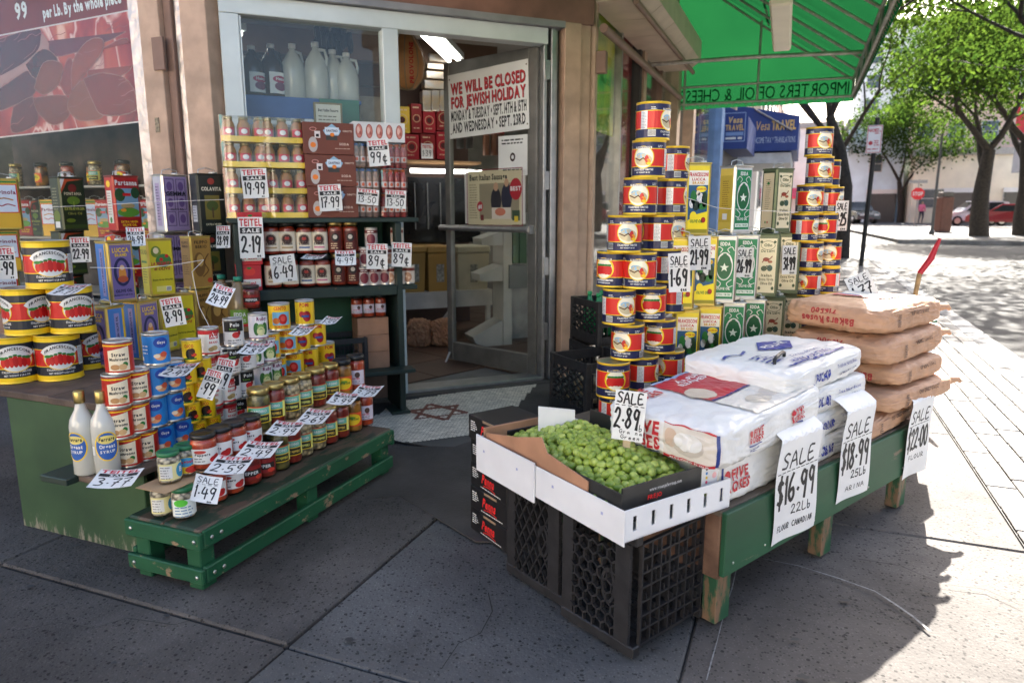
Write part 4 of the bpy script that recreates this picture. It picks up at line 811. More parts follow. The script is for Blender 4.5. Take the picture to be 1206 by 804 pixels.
for k, (z, u, du, lab) in enumerate(((.40, .68, 0, 'lowest white polar flour bag resting on the green bench behind the price sheets'), (.49, .66, .01, 'third white flour bag from the top of the stack with blue lettering'), (.578, .63, -.02, 'white flour bag with blue lettering just below the one with a black carry handle'), (.668, .60, -.03, 'topmost white flour bag with blue lettering and a black carry handle'))):
    t = Pr(); t.poly([(-.06, .03), (.05, .1), (.16, .03), (.05, -.04)], pbl, 1); t.text('POLAR', .05, .018, .03, WHT, 2, w=.14); t.rect(-.2, -.16, .2, -.15, pbl, 1); t.text('HARINA DE TRIGO', .0, -.14, .022, pbl, 1, w=.26); t.lines(-.2, -.1, -.02, 5, .02, .008, pbl, 1); t.stroke(smoothline([(-.25, .05), (-.2, .07), (-.16, .04), (-.1, .06)]), .01, pbl, 1); t.text('Tortillas de Harina', .03, -.1, .018, pbl, 1, w=.2, bold=0, shear=.2)
    rg = Pr(); rg.text('POLAR', -.02, -.012, .022, pbl, 1, w=.1)
    f = Pr(); f.text('POLAR', -.06, -.014, .024, pbl, 1, w=.1, shear=.15); f.text('Tortillas de Harina Mexicana', .12, .004, .011, pbl, 1, w=.16, bold=0, shear=.2); f.lines(.06, .2, -.016, 1, .01, .005, sr(120, 120, 140)); f.ell(-.14, 0, .03, .02, pbl, 1) if k < 2 else None
    o = sack('flour_bag', .56, .40, .094, WHTS, [('top', t), ('front', f), ('right', rg)], PLASP, seed=5 + k, n=11); tag(o, lab, 'bag')
    o.location = B.w(u, .215, z); o.rotation_euler = (.0, -.01 * k, B.rz + .05 * (k % 2) - .02)
    if k == 3:
        mb = MB(); mb.tube([(-.19, -.1, .04), (-.19, -.1, .058), (-.17, -.095, .064), (-.09, -.075, .064), (-.07, -.07, .058), (-.07, -.07, .04)], .006, 8); mb.build('carry_handle', M('black_plastic', (.012, .012, .013), .4), o)
brd = sr(170, 55, 55)
for k, (z, H_, u, v, lab) in enumerate(((.402, .085, 1.14, .2, 'lowest brown paper sack behind the price sheet of the green bench'), (.488, .088, 1.30, .16, 'fourth brown paper flour sack from the top with its twisted corner'), (.576, .092, 1.31, .18, 'third brown paper flour sack from the top with crumpled end'), (.676, .115, 1.30, .20, 'brown paper flour sack lying second from the top of the pile'), (.788, .115, 1.29, .22, 'topmost brown paper flour sack with red upside down lettering'))):
    l = Pr(); l.text('Bakers Roses', 0, -.002, .026, brd, 1, w=.2, bold=1); l.text('716500', .02, -.036, .022, brd, 1, w=.1)
    l.t = [((-a[0], -a[1]), (-b[0], -b[1]), (-c[0], -c[1]), col, ly) for a, b, c, col, ly in l.t]
    f = Pr(); gx = sr(110, 85, 70)
    f.text('CHEF DIRECT 60 44 OZ', .03, .008, .014, gx, 1, w=.17); 
    for i in range(10): f.rect(-.16, -.03 + i * .005, -.135, -.0275 + i * .005, gx, 1)
    t = Pr(); t.rect(-.05, -.1, .12, .12, sr(225, 222, 215), 1); t.rect(-.05, -.1, .0, .12, sr(170, 50, 55), 2); t.rect(.0, -.1, .03, .12, sr(50, 70, 140), 2)
    o = sack('flour_sack', .60 if k != 2 else .5, .40, H_, BRNS, [('left', l), ('front', f)] + ([('top', t)] if k == 4 else []), BAGP, seed=11 + k, n=8, lump=.005, tap=.16); tag(o, lab, 'sack')
    o.location = B.w(u, v, z); o.rotation_euler = (.0, .015 * ((k % 3) - 1), B.rz + (.04, -.05, .03, .02, -.02)[k])
    if k not in (0, 2):
        mb = MB(); mb.tube([(.24, -.14, .0), (.30, -.165, .004), (.335, -.185, .008), (.352, -.19, -.004)], [.03, .018, .012, .008], 8); mb.build('twisted_corner', BRNS, o)
# price sheets over the bench edge
def sheet(px, w, ytop, lines, label, back=.12, ztop=.5):
    """paper draped from the bag pile over the bench front; px = column of its centre on the bench front"""
    u = B.ux(px, -.03, .3); pr = Pr(); tot = ytop
    pr.rect(-w / 2, -tot, w / 2, 0.0, (.8, .8, .79), 0)
    pr.rect(-w / 2, 0, w / 2, back + .05, (.8, .8, .79), 0)
    for kind, s_, y, h, ww in lines: pr.hand(s_, 0 if kind >= 0 else .03, y, h, BLK, 1, w=ww, pw=.13 if h > .03 else .16)
    y2 = lines[0][2] - .012
    x = -w / 2 + .01
    while x < w / 2 - .02: pr.rect(x, y2, x + .02, y2 + .003, BLK, 1); x += .026
    def mp(x_, y_, l):
        e = .0006 * l + .0012 * 0
        if y_ <= -.03: return (x_ + .012 * math.sin(y_ * 14), -.030 - .007 * math.sin(x_ * 20 + px) * min(1, -y_ * 3) - .014 * math.exp(y_ * 9) - .004 - e + .008 * (y_ / tot) ** 2, ztop + y_)
        t = (y_ + .03); return (x_, -.046 + t * .9 - e * .3, ztop - .03 + .028 * math.sin(min(t / .07, 1) * math.pi / 2) + .12 * t + e)
    o = pr.build('price_sheet', mp, PAPER, None, (.03, 1), B.w(u, 0, 0), B.rz); return tag(o, label, 'sign')
sheet(936, .245, .37, [(0, 'SALE', -.125, .052, .19), (0, '$16.99', -.245, .095, .22), (-1, '22Lb', -.29, .032, .11), (0, 'FLOUR CANADIAN', -.335, .02, .19)], 'white paper sale sheet reading 16.99 draped over the green bench', ztop=.555)
sheet(1005, .215, .36, [(0, 'SALE', -.125, .052, .17), (0, '$18.99', -.245, .095, .19), (-1, '25Lb', -.285, .03, .1), (0, 'HARINA', -.33, .018, .14)], 'white paper sale sheet reading 18.99 hanging below the polar bags', ztop=.565)
sheet(1080, .21, .35, [(0, 'SALE', -.12, .05, .17), (0, '$22.00', -.235, .09, .18), (0, 'FLOUR', -.28, .02, .13)], 'white paper sale sheet reading 22.00 below the brown sacks', ztop=.5)
# ------------------------------------------------------------------ milk crates
BLKP = M('black_crate_plastic', (.018, .017, .018), .5, var=.25, vs=30, bump=.1)
def crate(name, hexside=False):
    """lies with its opening to +y ; x width .33, z height .33, y depth .28"""
    W2, Hh, Dp = .165, .33, .28; root = MB()
    for x in (-W2, W2 - .03):
        for z in (0, Hh - .03): root.box(x, x + .03, 0, Dp, z, z + .03, b=.003)
    root.box(-W2 + .002, W2 - .002, Dp - .045, Dp - .002, .003, .02); root.box(-W2 + .002, W2 - .002, Dp - .045, Dp - .002, Hh - .02, Hh - .003); root.box(-W2 + .003, -W2 + .015, Dp - .046, Dp - .003, .021, Hh - .021); root.box(W2 - .015, W2 - .003, Dp - .046, Dp - .003, .021, Hh - .021)
    o = root.build(name, BLKP)
    def lattice(kind, T, w, h, nm):
        m = MB(); t = .006
        def bar(x0, y0, x1, y1, ww=.005):
            d = math.hypot(x1 - x0, y1 - y0)
            if d < 1e-4: return
            nx, ny = -(y1 - y0) / d * ww / 2, (x1 - x0) / d * ww / 2
            vs = [(x0 + nx, 0, y0 + ny), (x0 - nx, 0, y0 - ny), (x1 - nx, 0, y1 - ny), (x1 + nx, 0, y1 + ny)]; vs += [(a, .012, c) for a, b, c in vs]
            m.add(vs, [(0, 1, 2, 3), (7, 6, 5, 4), (0, 3, 7, 4), (1, 5, 6, 2), (0, 4, 5, 1), (3, 2, 6, 7)], 0, T)
        def clipbar(x0, y0, x1, y1, ww=.005):
            dx_, dy_ = x1 - x0, y1 - y0; t0, t1 = 0, 1
            for p, q in ((-dx_, x0 + w / 2), (dx_, w / 2 - x0), (-dy_, y0), (dy_, h - y0)):
                if abs(p) < 1e-9:
                    if q < 0: return
                elif p < 0: t0 = max(t0, q / p)
                else: t1 = min(t1, q / p)
            if t0 < t1: bar(x0 + t0 * dx_, y0 + t0 * dy_, x0 + t1 * dx_, y0 + t1 * dy_, ww)
        if kind == 'grid':
            for i in range(8): bar(-w / 2 + w * i / 7, 0, -w / 2 + w * i / 7, h)
            for i in range(8): bar(-w / 2, h * i / 7, w / 2, h * i / 7)
            for i in range(7):
                for j in range(7):
                    if (i + j) % 2: bar(-w / 2 + w * (i + .5) / 7, h * j / 7, -w / 2 + w * (i + .5) / 7, h * (j + .5) / 7, .003)
        elif kind == 'diamond':
            n = 9
            for i in range(-n, n + 1):
                clipbar(-w / 2 + i * w / 6, 0, -w / 2 + i * w / 6 + h * .62, h); clipbar(-w / 2 + i * w / 6 + h * .62, 0, -w / 2 + i * w / 6, h)
        else:
            r = .02; 
            for i in range(-1, 9):
                for j in range(-1, 8):
                    cx = -w / 2 + i * r * 1.732 + (j % 2) * r * .866; cy = j * r * 1.5 + .01
                    for k in range(3):
                        a, b = R_(30 + 60 * k), R_(90 + 60 * k); clipbar(cx + r * math.cos(a), cy + r * math.sin(a), cx + r * math.cos(b), cy + r * math.sin(b), .005)
        # handle plate with a slot
        if kind != 'grid':
            hx0, hx1, hz0, hz1 = (w * .1, w * .3, h * .36, h * .66)
            m.lathe([(.0, -.002), (.001, -.002)], 4, 0, T) if False else None
            for i in range(14):
                a, b = 2 * math.pi * i / 14, 2 * math.pi * (i + 1) / 14; cx, cy = w * .16, h * .5
                bar(cx + .022 * math.cos(a), cy + .045 * math.sin(a), cx + .022 * math.cos(b), cy + .045 * math.sin(b), .009)
            m.box(w / 2 - .05, w / 2, -.001, .01, 0, h, 0, T)
        m.build(nm, BLKP, o)
    lattice('grid', Matrix.Translation((0, .0, .03)) , .27, .27, 'base_grid')
    lattice('hex' if hexside else 'diamond', Matrix.Translation((-W2, .13, .03)) @ Matrix.Rotation(-math.pi / 2, 4, 'Z'), .22, .27, 'side_lattice')
    lattice('diamond', Matrix.Translation((W2, .13, .03)) @ Matrix.Rotation(math.pi / 2, 4, 'Z'), .22, .27, 'side_lattice')
    for z in (.004, Hh - .01):
        m = MB()
        for i in range(9): m.box(-.13 + i * .032, -.125 + i * .032, .02, Dp - .05, z, z + .006)
        m.box(-W2 + .02, W2 - .02, .02, .06, z + .0005, z + .0055); m.box(-W2 + .02, W2 - .02, .12, .15, z + .0005, z + .0055)
        m.build('side_lattice', BLKP, o)
    return o
cr1 = crate('milk_crate', True); tag(cr1, 'black plastic milk crate with hexagon and grid lattice under the front of the olive tray', 'crate', 'black milk crates')
# base grid faces -y(local) ; near crate shows base grid on the right (-v of bench frame), lattice on the left (-u)
cn = P(755, 787); cr1.location = B.w(*[a + b for a, b in zip(B.l(cn), (.165, .03))], .009); cr1.rotation_euler.z = B.rz; cr1.scale = (1, 1, 1.075)
cr2 = crate('milk_crate'); tag(cr2, 'black plastic milk crate with diamond lattice beside the black pasta boxes', 'crate', 'black milk crates')
c2 = B.l(P(672, 724)); cr2.location = B.w(c2[0] + .165, c2[1] + .03, .009); cr2.rotation_euler.z = B.rz - .03; cr2.scale = (1, 1, 1.075)
def upright(o, loc, rz, lab):
    o.location = loc; o.rotation_euler = (math.pi / 2, 0, rz); tag(o, lab, 'crate', 'black milk crates')
# crates by the right pilaster (open side up)
pA = P(668, 487)
k1 = dup(cr2, (pA[0] + .05, pA[1] + .2, .289), 0, 'black milk crate standing on the pavement by the shop entrance', 'black milk crates', rot=(-math.pi / 2, 0, B.rz - .35)); k1.location.z = .009; k1.scale = (1.2, 1.25, 1.2)
k1.rotation_euler = (math.pi / 2, 0, R_(28)); k1.location = (pA[0] + .07, pA[1] + .16, .012)
k2 = dup(cr2, (0, 0, 0), 0, 'black milk crate of green capped bottles on top of a crate by the window', 'black milk crates', rot=(math.pi / 2, 0, R_(24)))
q = (.53, 4.62); k2.location = (q[0], q[1], .36)
k3 = dup(cr2, (0, 0, 0), 0, 'black milk crate underneath the crate of green capped bottles', 'black milk crates', rot=(math.pi / 2, 0, R_(20))); k3.location = (q[0], q[1], .012); k3.scale = (1, 1.24, 1)
GB = M('green_bottle', (.02, .22, .08), .25, var=.1); bt = MB(); bt.lathe([(0, 0), (.036, 0), (.038, .02), (.038, .17), (.03, .2), (.014, .23), (.013, .25)], 16); bt = bt.build('soda_bottle', GB)
mb = MB(); mb.lathe([(.016, .25), (.016, .27), (0, .27)], 12); mb.build('cap', M('green_cap', (.02, .35, .12), .4), bt)
BT = Proto(tag(bt, 'green plastic bottle standing in the upper black milk crate', 'bottle', 'green bottles in a crate'))
for i in range(2):
    for j in range(3):
        p = Vector((q[0], q[1], .41)) + Matrix.Rotation(R_(24), 3, 'Z') @ Vector((-.09 + j * .09, -.23 + i * .11, 0)); BT.put(tuple(p), random.random())
# potatoes in the crate by the door
pt = MB()
for i in range(26):
    T = Matrix.Translation(Vector(k1.location) + Matrix.Rotation(R_(28), 3, 'Z') @ Vector((random.uniform(-.14, .14), -.2 + random.uniform(-.12, .12), random.uniform(.08, .22)))) @ Matrix.Rotation(random.random() * 3, 4, 'Z') @ Matrix.Scale(1.4, 4, (1, 0, 0)); n = 8
    pt.lathe([(0, -.03), (.02, -.025), (.031, 0), (.02, .025), (0, .03)], 9, 0, T)
tag(pt.build('potatoes', M('potato', (.32, .25, .16), .8, var=.2, vs=30)), 'pale wrapped potatoes heaped in the milk crate by the entrance', 'potatoes', kind='stuff')
# ------------------------------------------------------------------ pasta boxes
pe = Pr(); rd = sr(230, 45, 45); w_, h_ = .115, .088
pe.text('Penna', -.0, -.016, .034, rd, 1, w=.085, shear=.35); pe.stroke(smoothline([(-.03, -.026), (.01, -.022), (.05, -.028)]), .004, rd, 1); pe.lines(-.108, -.062, .02, 5, .008, .004, WHT, 1, .4); pe.lines(-.05, .1, -.036, 1, .01, .003, WHT, 1, .1)
mb = MB(); mb.box(-.125, .125, 0, .2, 0, .089, b=.002); bx_ = mb.build('pasta_box', M('black_card', (.014, .013, .014), .45, var=.2))
pe.build('print', lambda x, z, l: (x, -.001 - l * .0005, z + .046), CARDP, bx_)
mb = MB(); mb.box(-.03, .05, -.0015, .0, .078, .087); mb.build('hand_slot', M('kraft', (.3, .2, .12), .8), bx_)
PB = Proto(tag(bx_, 'x', 'box')); pa, pb_ = P(556, 625), P(600, 657); hd = math.atan2(pb_[1] - pa[1], pb_[0] - pa[0])
for k in range(5):
    mid = Vector(pa) + (Vector(pb_) - Vector(pa)).normalized() * (.115 + .006 * (k % 2)); PB.put((mid.x, mid.y, .009 + k * .09), hd + .03 * math.sin(k * 2), ['lowest black pasta box with red script in the stack beside the milk crate', 'second black pasta box from the ground beside the milk crate', 'middle black pasta box with red script beside the milk crate', 'black pasta box with red script, second from the top, under the tray edge', 'topmost black pasta box, under the white olive tray'][k], 'black pasta boxes')
# ------------------------------------------------------------------ olive tray
TRW, TRL, TRZ, TRH = .395, .715, .366, .085
oc = B.l(P(736, 639, TRZ))
tr = empty('fruit_tray', 'white slotted cardboard tray full of green olives on two black milk crates', 'tray', B.w(oc[0], oc[1], TRZ), B.rz - .11)
WCARD = M('white_card', (.74, .74, .75), .6, var=.05, vs=6); KRAFT = M('kraft_card', sr(170, 125, 95), .8, var=.15, vs=8); BCARD = M('black_tray_card', (.03, .03, .028), .45, var=.3, vs=12)
def tpart(name, mat, x0, x1, y0, y1, z0, z1, b=.001): mb = MB(); mb.box(x0, x1, y0, y1, z0, z1, b=b); return mb.build(name, mat, tr)
tpart('bottom', WCARD, .0, TRW, 0, TRL, 0, .005)
# slotted front (-y side = right in picture)
sl_ = MB(); n = 6
def slotwall(mb, L_, H_, n, T):
    xs = [L_ * (i + .5) / n for i in range(n)]; e = .007; prev = 0
    for x in xs: mb.box(prev, x - e, 0, .004, 0, H_, 0, T); mb.box(x - e, x + e, 0, .004, 0, H_ * .28, 0, T); mb.box(x - e, x + e, 0, .004, H_ * .76, H_, 0, T); prev = x + e
    mb.box(prev, L_, 0, .004, 0, H_, 0, T)
slotwall(sl_, TRW, TRH, n, None); sl_.build('slotted_side', WCARD, tr)
sl_ = MB(); slotwall(sl_, TRW, TRH, n, Matrix.Translation((0, TRL - .004, 0))); sl_.build('slotted_side', WCARD, tr)
tpart('long_side', WCARD, -.004, 0, 0, TRL * .56, -.012, TRH); tpart('long_side', WCARD, -.012, -.006, TRL * .535, TRL, -.03, TRH + .01); tpart('long_side', WCARD, TRW, TRW + .004, 0, TRL, -.0, TRH)
mb = MB(); mb.prism([(TRL * .22, 0), (TRL * .95, 0), (TRL * .95, .05), (TRL * .7, .085), (TRL * .52, .12), (TRL * .48, .08), (TRL * .22, .055)][::-1], 0, .004, 0, Matrix.Translation((.006, 0, TRH - .03)) @ Matrix(((0, 0, 1, 0), (1, 0, 0, 0), (0, 1, 0, 0), (0, 0, 0, 1)))); mb.build('torn_flap', KRAFT, tr)
for i in range(4): tpart('stamp', M('stamp_ink', (.35, .38, .6), .6), -.0125 if i > 1 else -.0045, -.012 if i > 1 else -.004, TRL * (.12, .42, .66, .93)[i] - .004, TRL * (.12, .42, .66, .93)[i] + .004, .045, .053, 0)
tpart('inner_liner', KRAFT, .012, TRW - .01, TRL - .02, TRL - .008, .004, TRH + .03)
ib = MB(); zb = .03
for x0, x1, y0, y1, z0, z1 in ((.016, TRW - .08, .03, .036, zb, TRH + .045), (.012, .018, .03, .42, zb, TRH + .03), (TRW - .012, TRW - .006, .06, .6, zb, TRH + .06)): ib.box(x0, x1, y0, y1, z0, z1)
ib.build('black_liner', BCARD, tr)
pr = Pr(); pr.text('www.greenjefegroup.com', 0, .0, .009, (.5, .5, .5), 1, w=.12); pr.text('FREJO', -.04, -.022, .012, rd, 1)
pr.build('liner_print', lambda x, z, l: (.17 + x, .0295 - l * .0004, TRH + .018 + z), PAPER, tr)
mb = MB(); mb.prism([(0, 0), (.075, 0), (.07, .07), (.03, .085), (0, .06)], 0, .003, 0, Matrix.Translation((TRW - .085, .028, TRH - .02)) @ Matrix(((1, 0, 0, 0), (0, 0, 1, 0), (0, 1, 0, 0), (0, 0, 0, 1)))); mb.build('white_flap', WCARD, tr)
pr = Pr()
for i, c in enumerate((sr(230, 80, 120), sr(240, 200, 40), sr(60, 130, 200), BLK)): pr.ell(.018, .015 + .013 * i, .0045, .0045, c, 1)
pr.ell(.05, .03, .009, .009, sr(245, 190, 190), 1); pr.build('registration_print', lambda x, z, l: (TRW - .085 + x, .0275 - l * .0004, TRH - .02 + z), PAPER, tr)
mb = MB(); mb.prism([(0, 0), (.12, 0), (.12, .075), (0, .09)], 0, .003, 0, Matrix.Translation((.13, TRL * .78, TRH + .03)) @ Matrix.Rotation(-.5, 4, 'Z') @ Matrix(((1, 0, 0, 0), (0, 0, 1, 0), (0, 1, 0, 0), (0, 0, 0, 1)))); sg_ = mb.build('blank_placard', WCARD, None, None); sg_.matrix_world = Matrix.Translation(tr.location) @ Matrix.Rotation(tr.rotation_euler.z, 4, 'Z'); tag(sg_, 'blank white card standing at the back of the olive tray', 'card')
# olives
OLV = []
for i, (c1, c2) in enumerate((((.23, .32, .035), (.37, .46, .075)), ((.29, .38, .055), (.45, .53, .13)), ((.18, .26, .03), (.28, .37, .06)))): OLV.append(M('olive_%s' % 'abc'[i], c1, .32, col2=c2, vs=30, bump=.05, bs=200, spec=.5))
om = []
for k in range(3):
    mb = MB(); a = (.0175, .0185, .0165)[k]; L2 = a * (1.28, 1.18, 1.4)[k]
    mb.lathe([(0, -L2)] + [(a * math.sin(t), -L2 * math.cos(t)) for t in (.35, .75, 1.15, 1.57, 2.0, 2.4, 2.8)] + [(0, L2)], 12); o = mb.build('olive', OLV[k]); tag(o, 'green unripe olive heaped in the white tray', 'olive', 'olives heaped in the tray'); om.append(o)
pts = []; T = Matrix.Translation(tr.location) @ Matrix.Rotation(tr.rotation_euler.z, 4, 'Z')
def heap(x, y):
    fx = min(x - .02, TRW - .02 - x) / (TRW / 2); fy = min(y - .035, TRL - .03 - y) / (TRL / 2)
    return .055 + .085 * min(1, (max(fx, 0) * 1.5)) ** .7 * min(1, max(fy, 0) * 1.7) ** .7 + .012 * noise.noise(Vector((x * 9, y * 9, 0)))
rnd = random.Random(5); g = .0212
for layer in range(2):
    for i in range(int((TRW - .04) / g)):
        for j in range(int((TRL - .06) / (g * 1.0))):
            x = .025 + i * g + (j % 2) * g * .5 + rnd.uniform(-.006, .006); y = .05 + j * g + rnd.uniform(-.006, .006)
            if x > TRW - .02 or y > TRL - .03: continue
            pts.append((heap(x, y) - layer * .02 + rnd.uniform(-.007, .007) + (0.006 if layer == 0 else 0), x, y, layer))
top = [p for p in pts if p[3] == 0]; rnd.shuffle(top)
top.sort(key=lambda p: (T @ Vector((p[1], p[2], 0))).y); indiv = top[:300]; rest = top[300:] + [p for p in pts if p[3] == 1]
used = [False] * 3
for z, x, y, _ in indiv:
    k = rnd.randrange(3); loc = T @ Vector((x, y, z)); rot = (rnd.uniform(.6, 2.4), rnd.uniform(-.5, .5), rnd.uniform(0, 6.28))
    if not used[k]: o = om[k]; used[k] = True
    else: o = om[k].copy(); C.objects.link(o)
    o.location = loc; o.rotation_euler = rot; s = rnd.uniform(.60, .82); o.scale = (s, s, s)
mb = MB()
for z, x, y, _ in rest:
    k = rnd.randrange(3); a = .0127; L2 = a * 1.25; T2 = T @ Matrix.Translation((x, y, z)) @ Matrix.Rotation(rnd.uniform(0, 6.28), 4, 'Z') @ Matrix.Rotation(rnd.uniform(.6, 2.4), 4, 'X')
    mb.lathe([(0, -L2)] + [(a * math.sin(t), -L2 * math.cos(t)) for t in (.5, 1.1, 1.57, 2.1, 2.65)] + [(0, L2)], 9, k, T2)
tag(mb.build('olive_heap', OLV), 'rest of the green olives filling the tray', 'olives', kind='stuff')
# price card on a stick in the olives
pc = empty('price_card', 'white price card reading 2.89 on a wooden stick stuck in the olives', 'sign', (0, 0, 0)); base = P(735, 550, .46); pc.location = base; pc.rotation_euler = (R_(-6), R_(3), face(base) - .15)
mb = MB(); mb.box(-.011, .011, 0, .006, -.03, .19, b=.002); mb.build('stick', M('pale_wood', (.55, .42, .25), .7, var=.1, vs=20), pc)
pr = Pr(); pr.rect(-.045, .08, .045, .225, WHT, 0); pr.hand('SALE', 0, .188, .032, BLK, 1, w=.078, pw=.15); pr.hand('2.89', -.004, .115, .06, BLK, 1, w=.076, pw=.11); pr.hand('lb', .034, .112, .02, BLK, 1, pw=.12); pr.hand('Gragna', .01, .1, .012, BLK, 1, w=.07, pw=.16); pr.hand('Green', .01, .085, .012, BLK, 1, w=.06, pw=.16)
for i in range(5): pr.rect(-.042 + i * .018, .181, -.031 + i * .018, .1835, BLK, 1)
mb = MB(); mb.box(-.045, .045, -.003, -.0005, .08, .225); mb.build('card', WCARD, pc); pr.build('writing', flat(.0004, -.0034), PAPER, pc)
# red-tipped wooden pole behind the sacks and an open carton
mb = MB(); p0, p1, p2 = Vector((3.05, 4.6, 0)), None, None
def at(px, py, Y): d = ray(px, py); t = Y / d[1]; return Vector((d[0] * t, Y, CAMH + d[2] * t))
a, b, c, e = at(1070, 395, 4.6), at(1077, 352, 4.6), at(1083, 322, 4.6), at(1107, 281, 4.6)
mb.tube([(a.x - .06, a.y, .006), a, b, c], [.015, .014, .014, .015], 10); hp = mb.build('push_cart', M('rough_pole', (.35, .22, .1), .7, var=.3, vs=20)); tag(hp, 'wooden handle with a red wrapped end sticking up behind the brown sacks', 'handle')
mb = MB(); mb.tube([c, (c + e) / 2 + Vector((.01, 0, -.015)), e], [.017, .02, .01], 10); mb.build('red_grip', M('red_wrap', sr(180, 30, 45), .45), hp)
hp.name = 'pole_handle'
q = P(1003, 356, .35); bxo = empty('carton', 'open cardboard carton with a white sale card, behind the brown sacks', 'box', B.w(1.95, .35, 0), B.rz)
mb = MB(); mb.box(-.16, .16, -.12, .12, .4, .66, b=.002); mb.build('body', WCARD, bxo); mb = MB(); mb.box(-.165, .165, -.125, -.119, .62, .665); mb.box(-.165, .165, .119, .125, .62, .665); mb.build('green_edge', GRN_P, bxo); mb = MB(); mb.box(-.12, .12, -.1, .1, .006, .399); mb.build('pedestal', OLDW, bxo)
# ================================================================== left display
def vx(fr, px, u, z):
    lo, hi = -1.0, 6.0
    for i in range(50):
        m = (lo + hi) / 2
        if proj(*fr.w(u, m, z))[0] < px: hi = m
        else: lo = m
    return (lo + hi) / 2
TZ = .544
def weathered(name):
    m = bpy.data.materials.new(name); m.use_nodes = True; nt = m.node_tree; b = nt.nodes['Principled BSDF']; b.inputs['Roughness'].default_value = .5
    tc = nt.nodes.new('ShaderNodeTexCoord'); mp = nt.nodes.new('ShaderNodeMapping'); mp.inputs['Scale'].default_value = (1, 1, .22); nt.links.new(tc.outputs['Object'], mp.inputs[0])
    n = nt.nodes.new('ShaderNodeTexNoise'); n.inputs['Scale'].default_value = 30; n.inputs['Detail'].default_value = 12; n.inputs['Roughness'].default_value = .75; nt.links.new(mp.outputs[0], n.inputs['Vector'])
    sp = nt.nodes.new('ShaderNodeSeparateXYZ'); nt.links.new(tc.outputs['Object'], sp.inputs[0])
    mr = nt.nodes.new('ShaderNodeMapRange'); mr.inputs[1].default_value = 0.0; mr.inputs[2].default_value = .17; mr.inputs[3].default_value = .15; mr.inputs[4].default_value = -.10; nt.links.new(sp.outputs[2], mr.inputs[0])
    ad = nt.nodes.new('ShaderNodeMath'); ad.operation = 'ADD'; nt.links.new(n.outputs['Fac'], ad.inputs[0]); nt.links.new(mr.outputs[0], ad.inputs[1])
    g = nt.nodes.new('ShaderNodeValToRGB'); e = g.color_ramp.elements; e[0].position = .62; e[1].position = .70; nt.links.new(ad.outputs[0], g.inputs[0])
    n2 = nt.nodes.new('ShaderNodeTexNoise'); n2.inputs['Scale'].default_value = 3.2; n2.inputs['Detail'].default_value = 7; nt.links.new(tc.outputs['Object'], n2.inputs['Vector'])
    c1 = nt.nodes.new('ShaderNodeValToRGB'); e = c1.color_ramp.elements; e[0].position = .35; e[1].position = .66; e[0].color = (.018, .05, .022, 1); e[1].color = (.042, .092, .038, 1); nt.links.new(n2.outputs['Fac'], c1.inputs[0])
    mx = nt.nodes.new('ShaderNodeMix'); mx.data_type = 'RGBA'; nt.links.new(g.outputs[0], mx.inputs[0]); nt.links.new(c1.outputs[0], mx.inputs[6]); mx.inputs[7].default_value = (.24, .22, .17, 1); nt.links.new(mx.outputs[2], b.inputs['Base Color'])
    return m
WGREEN = weathered('scraped_green_board')
db = empty('display_box', 'large green painted wooden box with scraped lower edge carrying the oil tins', 'display box', L.w(0, 0, 0), L.rz)
def lpart(par, name, mat, x0, x1, y0, y1, z0, z1, b=.003): mb = MB(); mb.box(x0, x1, y0, y1, z0, z1, b=b); return mb.build(name, mat, par)
lpart(db, 'front_panel', WGREEN, .1, .118, .34, 1.0, .006, .515); lpart(db, 'side_panel', WGREEN, .12, 1.25, .45, .468, .006, .515); lpart(db, 'side_panel', WGREEN, .12, 1.25, .982, 1.0, .006, .515)
DWOOD = M('dark_board', (.06, .038, .028), .7, col2=(.13, .09, .065), vs=8, bump=.3)
for i, (a, b) in enumerate(((.44, .75), (.755, 1.12), (1.125, 1.7))): lpart(db, 'top_board', DWOOD, .085 + .006 * i, 1.22 + .05 * i, a, b, .517, .543)
pk = empty('shelf_plank', 'dark narrow plank shelf under the can stacks, jutting out beside the white bottles', 'shelf', L.w(0, 0, 0), L.rz)
lpart(pk, 'plank', DWOOD, -.06, 1.2, .28, .435, .328, .35); lpart(pk, 'end_piece', M('dark_green_board', (.02, .035, .025), .5), -.1, .085, .436, .56, .326, .349)
for u in (.2, .7, 1.1): lpart(pk, 'support', WORNG, u, u + .04, .3, .42, .006, .327)
sb = empty('step_bench', 'bright green slatted step bench with chipped corners holding the jars', 'bench', L.w(0, 0, 0), L.rz)
lpart(sb, 'top_board', WORNT, -.008, 1.115, -.012, .14, .193, .215, .005); lpart(sb, 'top_board', WORNT, -.008, 1.115, .143, .29, .193, .216, .005)
lpart(sb, 'rail', WORNE, .0, 1.11, -.022, .0, .150, .21, .004); lpart(sb, 'rail', WORNE, .0, 1.11, -.022, .0, .034, .088, .004); lpart(sb, 'rail', WORNE, .0, 1.11, .28, .3, .135, .205, .004); lpart(sb, 'rail', WORNE, 0, 1.11, .28, .3, .04, .1, .004)
lpart(sb, 'end_rail', WORNE, -.02, -.001, -.021, .3, .150, .207, .004); lpart(sb, 'end_rail', WORNE, -.02, -.001, -.021, .3, .036, .086, .004); lpart(sb, 'end_rail', WORNE, 1.111, 1.13, -.021, .3, .135, .204, .004)
for x in (.0, .53, 1.05):
    for y in (.001, .22): lpart(sb, 'leg', WORNE, x, x + .06, y, y + .058, .004, .192, .004)
for y in (.0, .27):
    for z in (.06, .18): mb = MB(); mb.lathe([(.007, 0), (.007, .002), (.003, .004), (0, .004)], 10, 0, Matrix.Translation((-.0205, y, z)) @ Matrix.Rotation(-math.pi / 2, 4, 'Y')); mb.build('bolt', STEEL, sb)
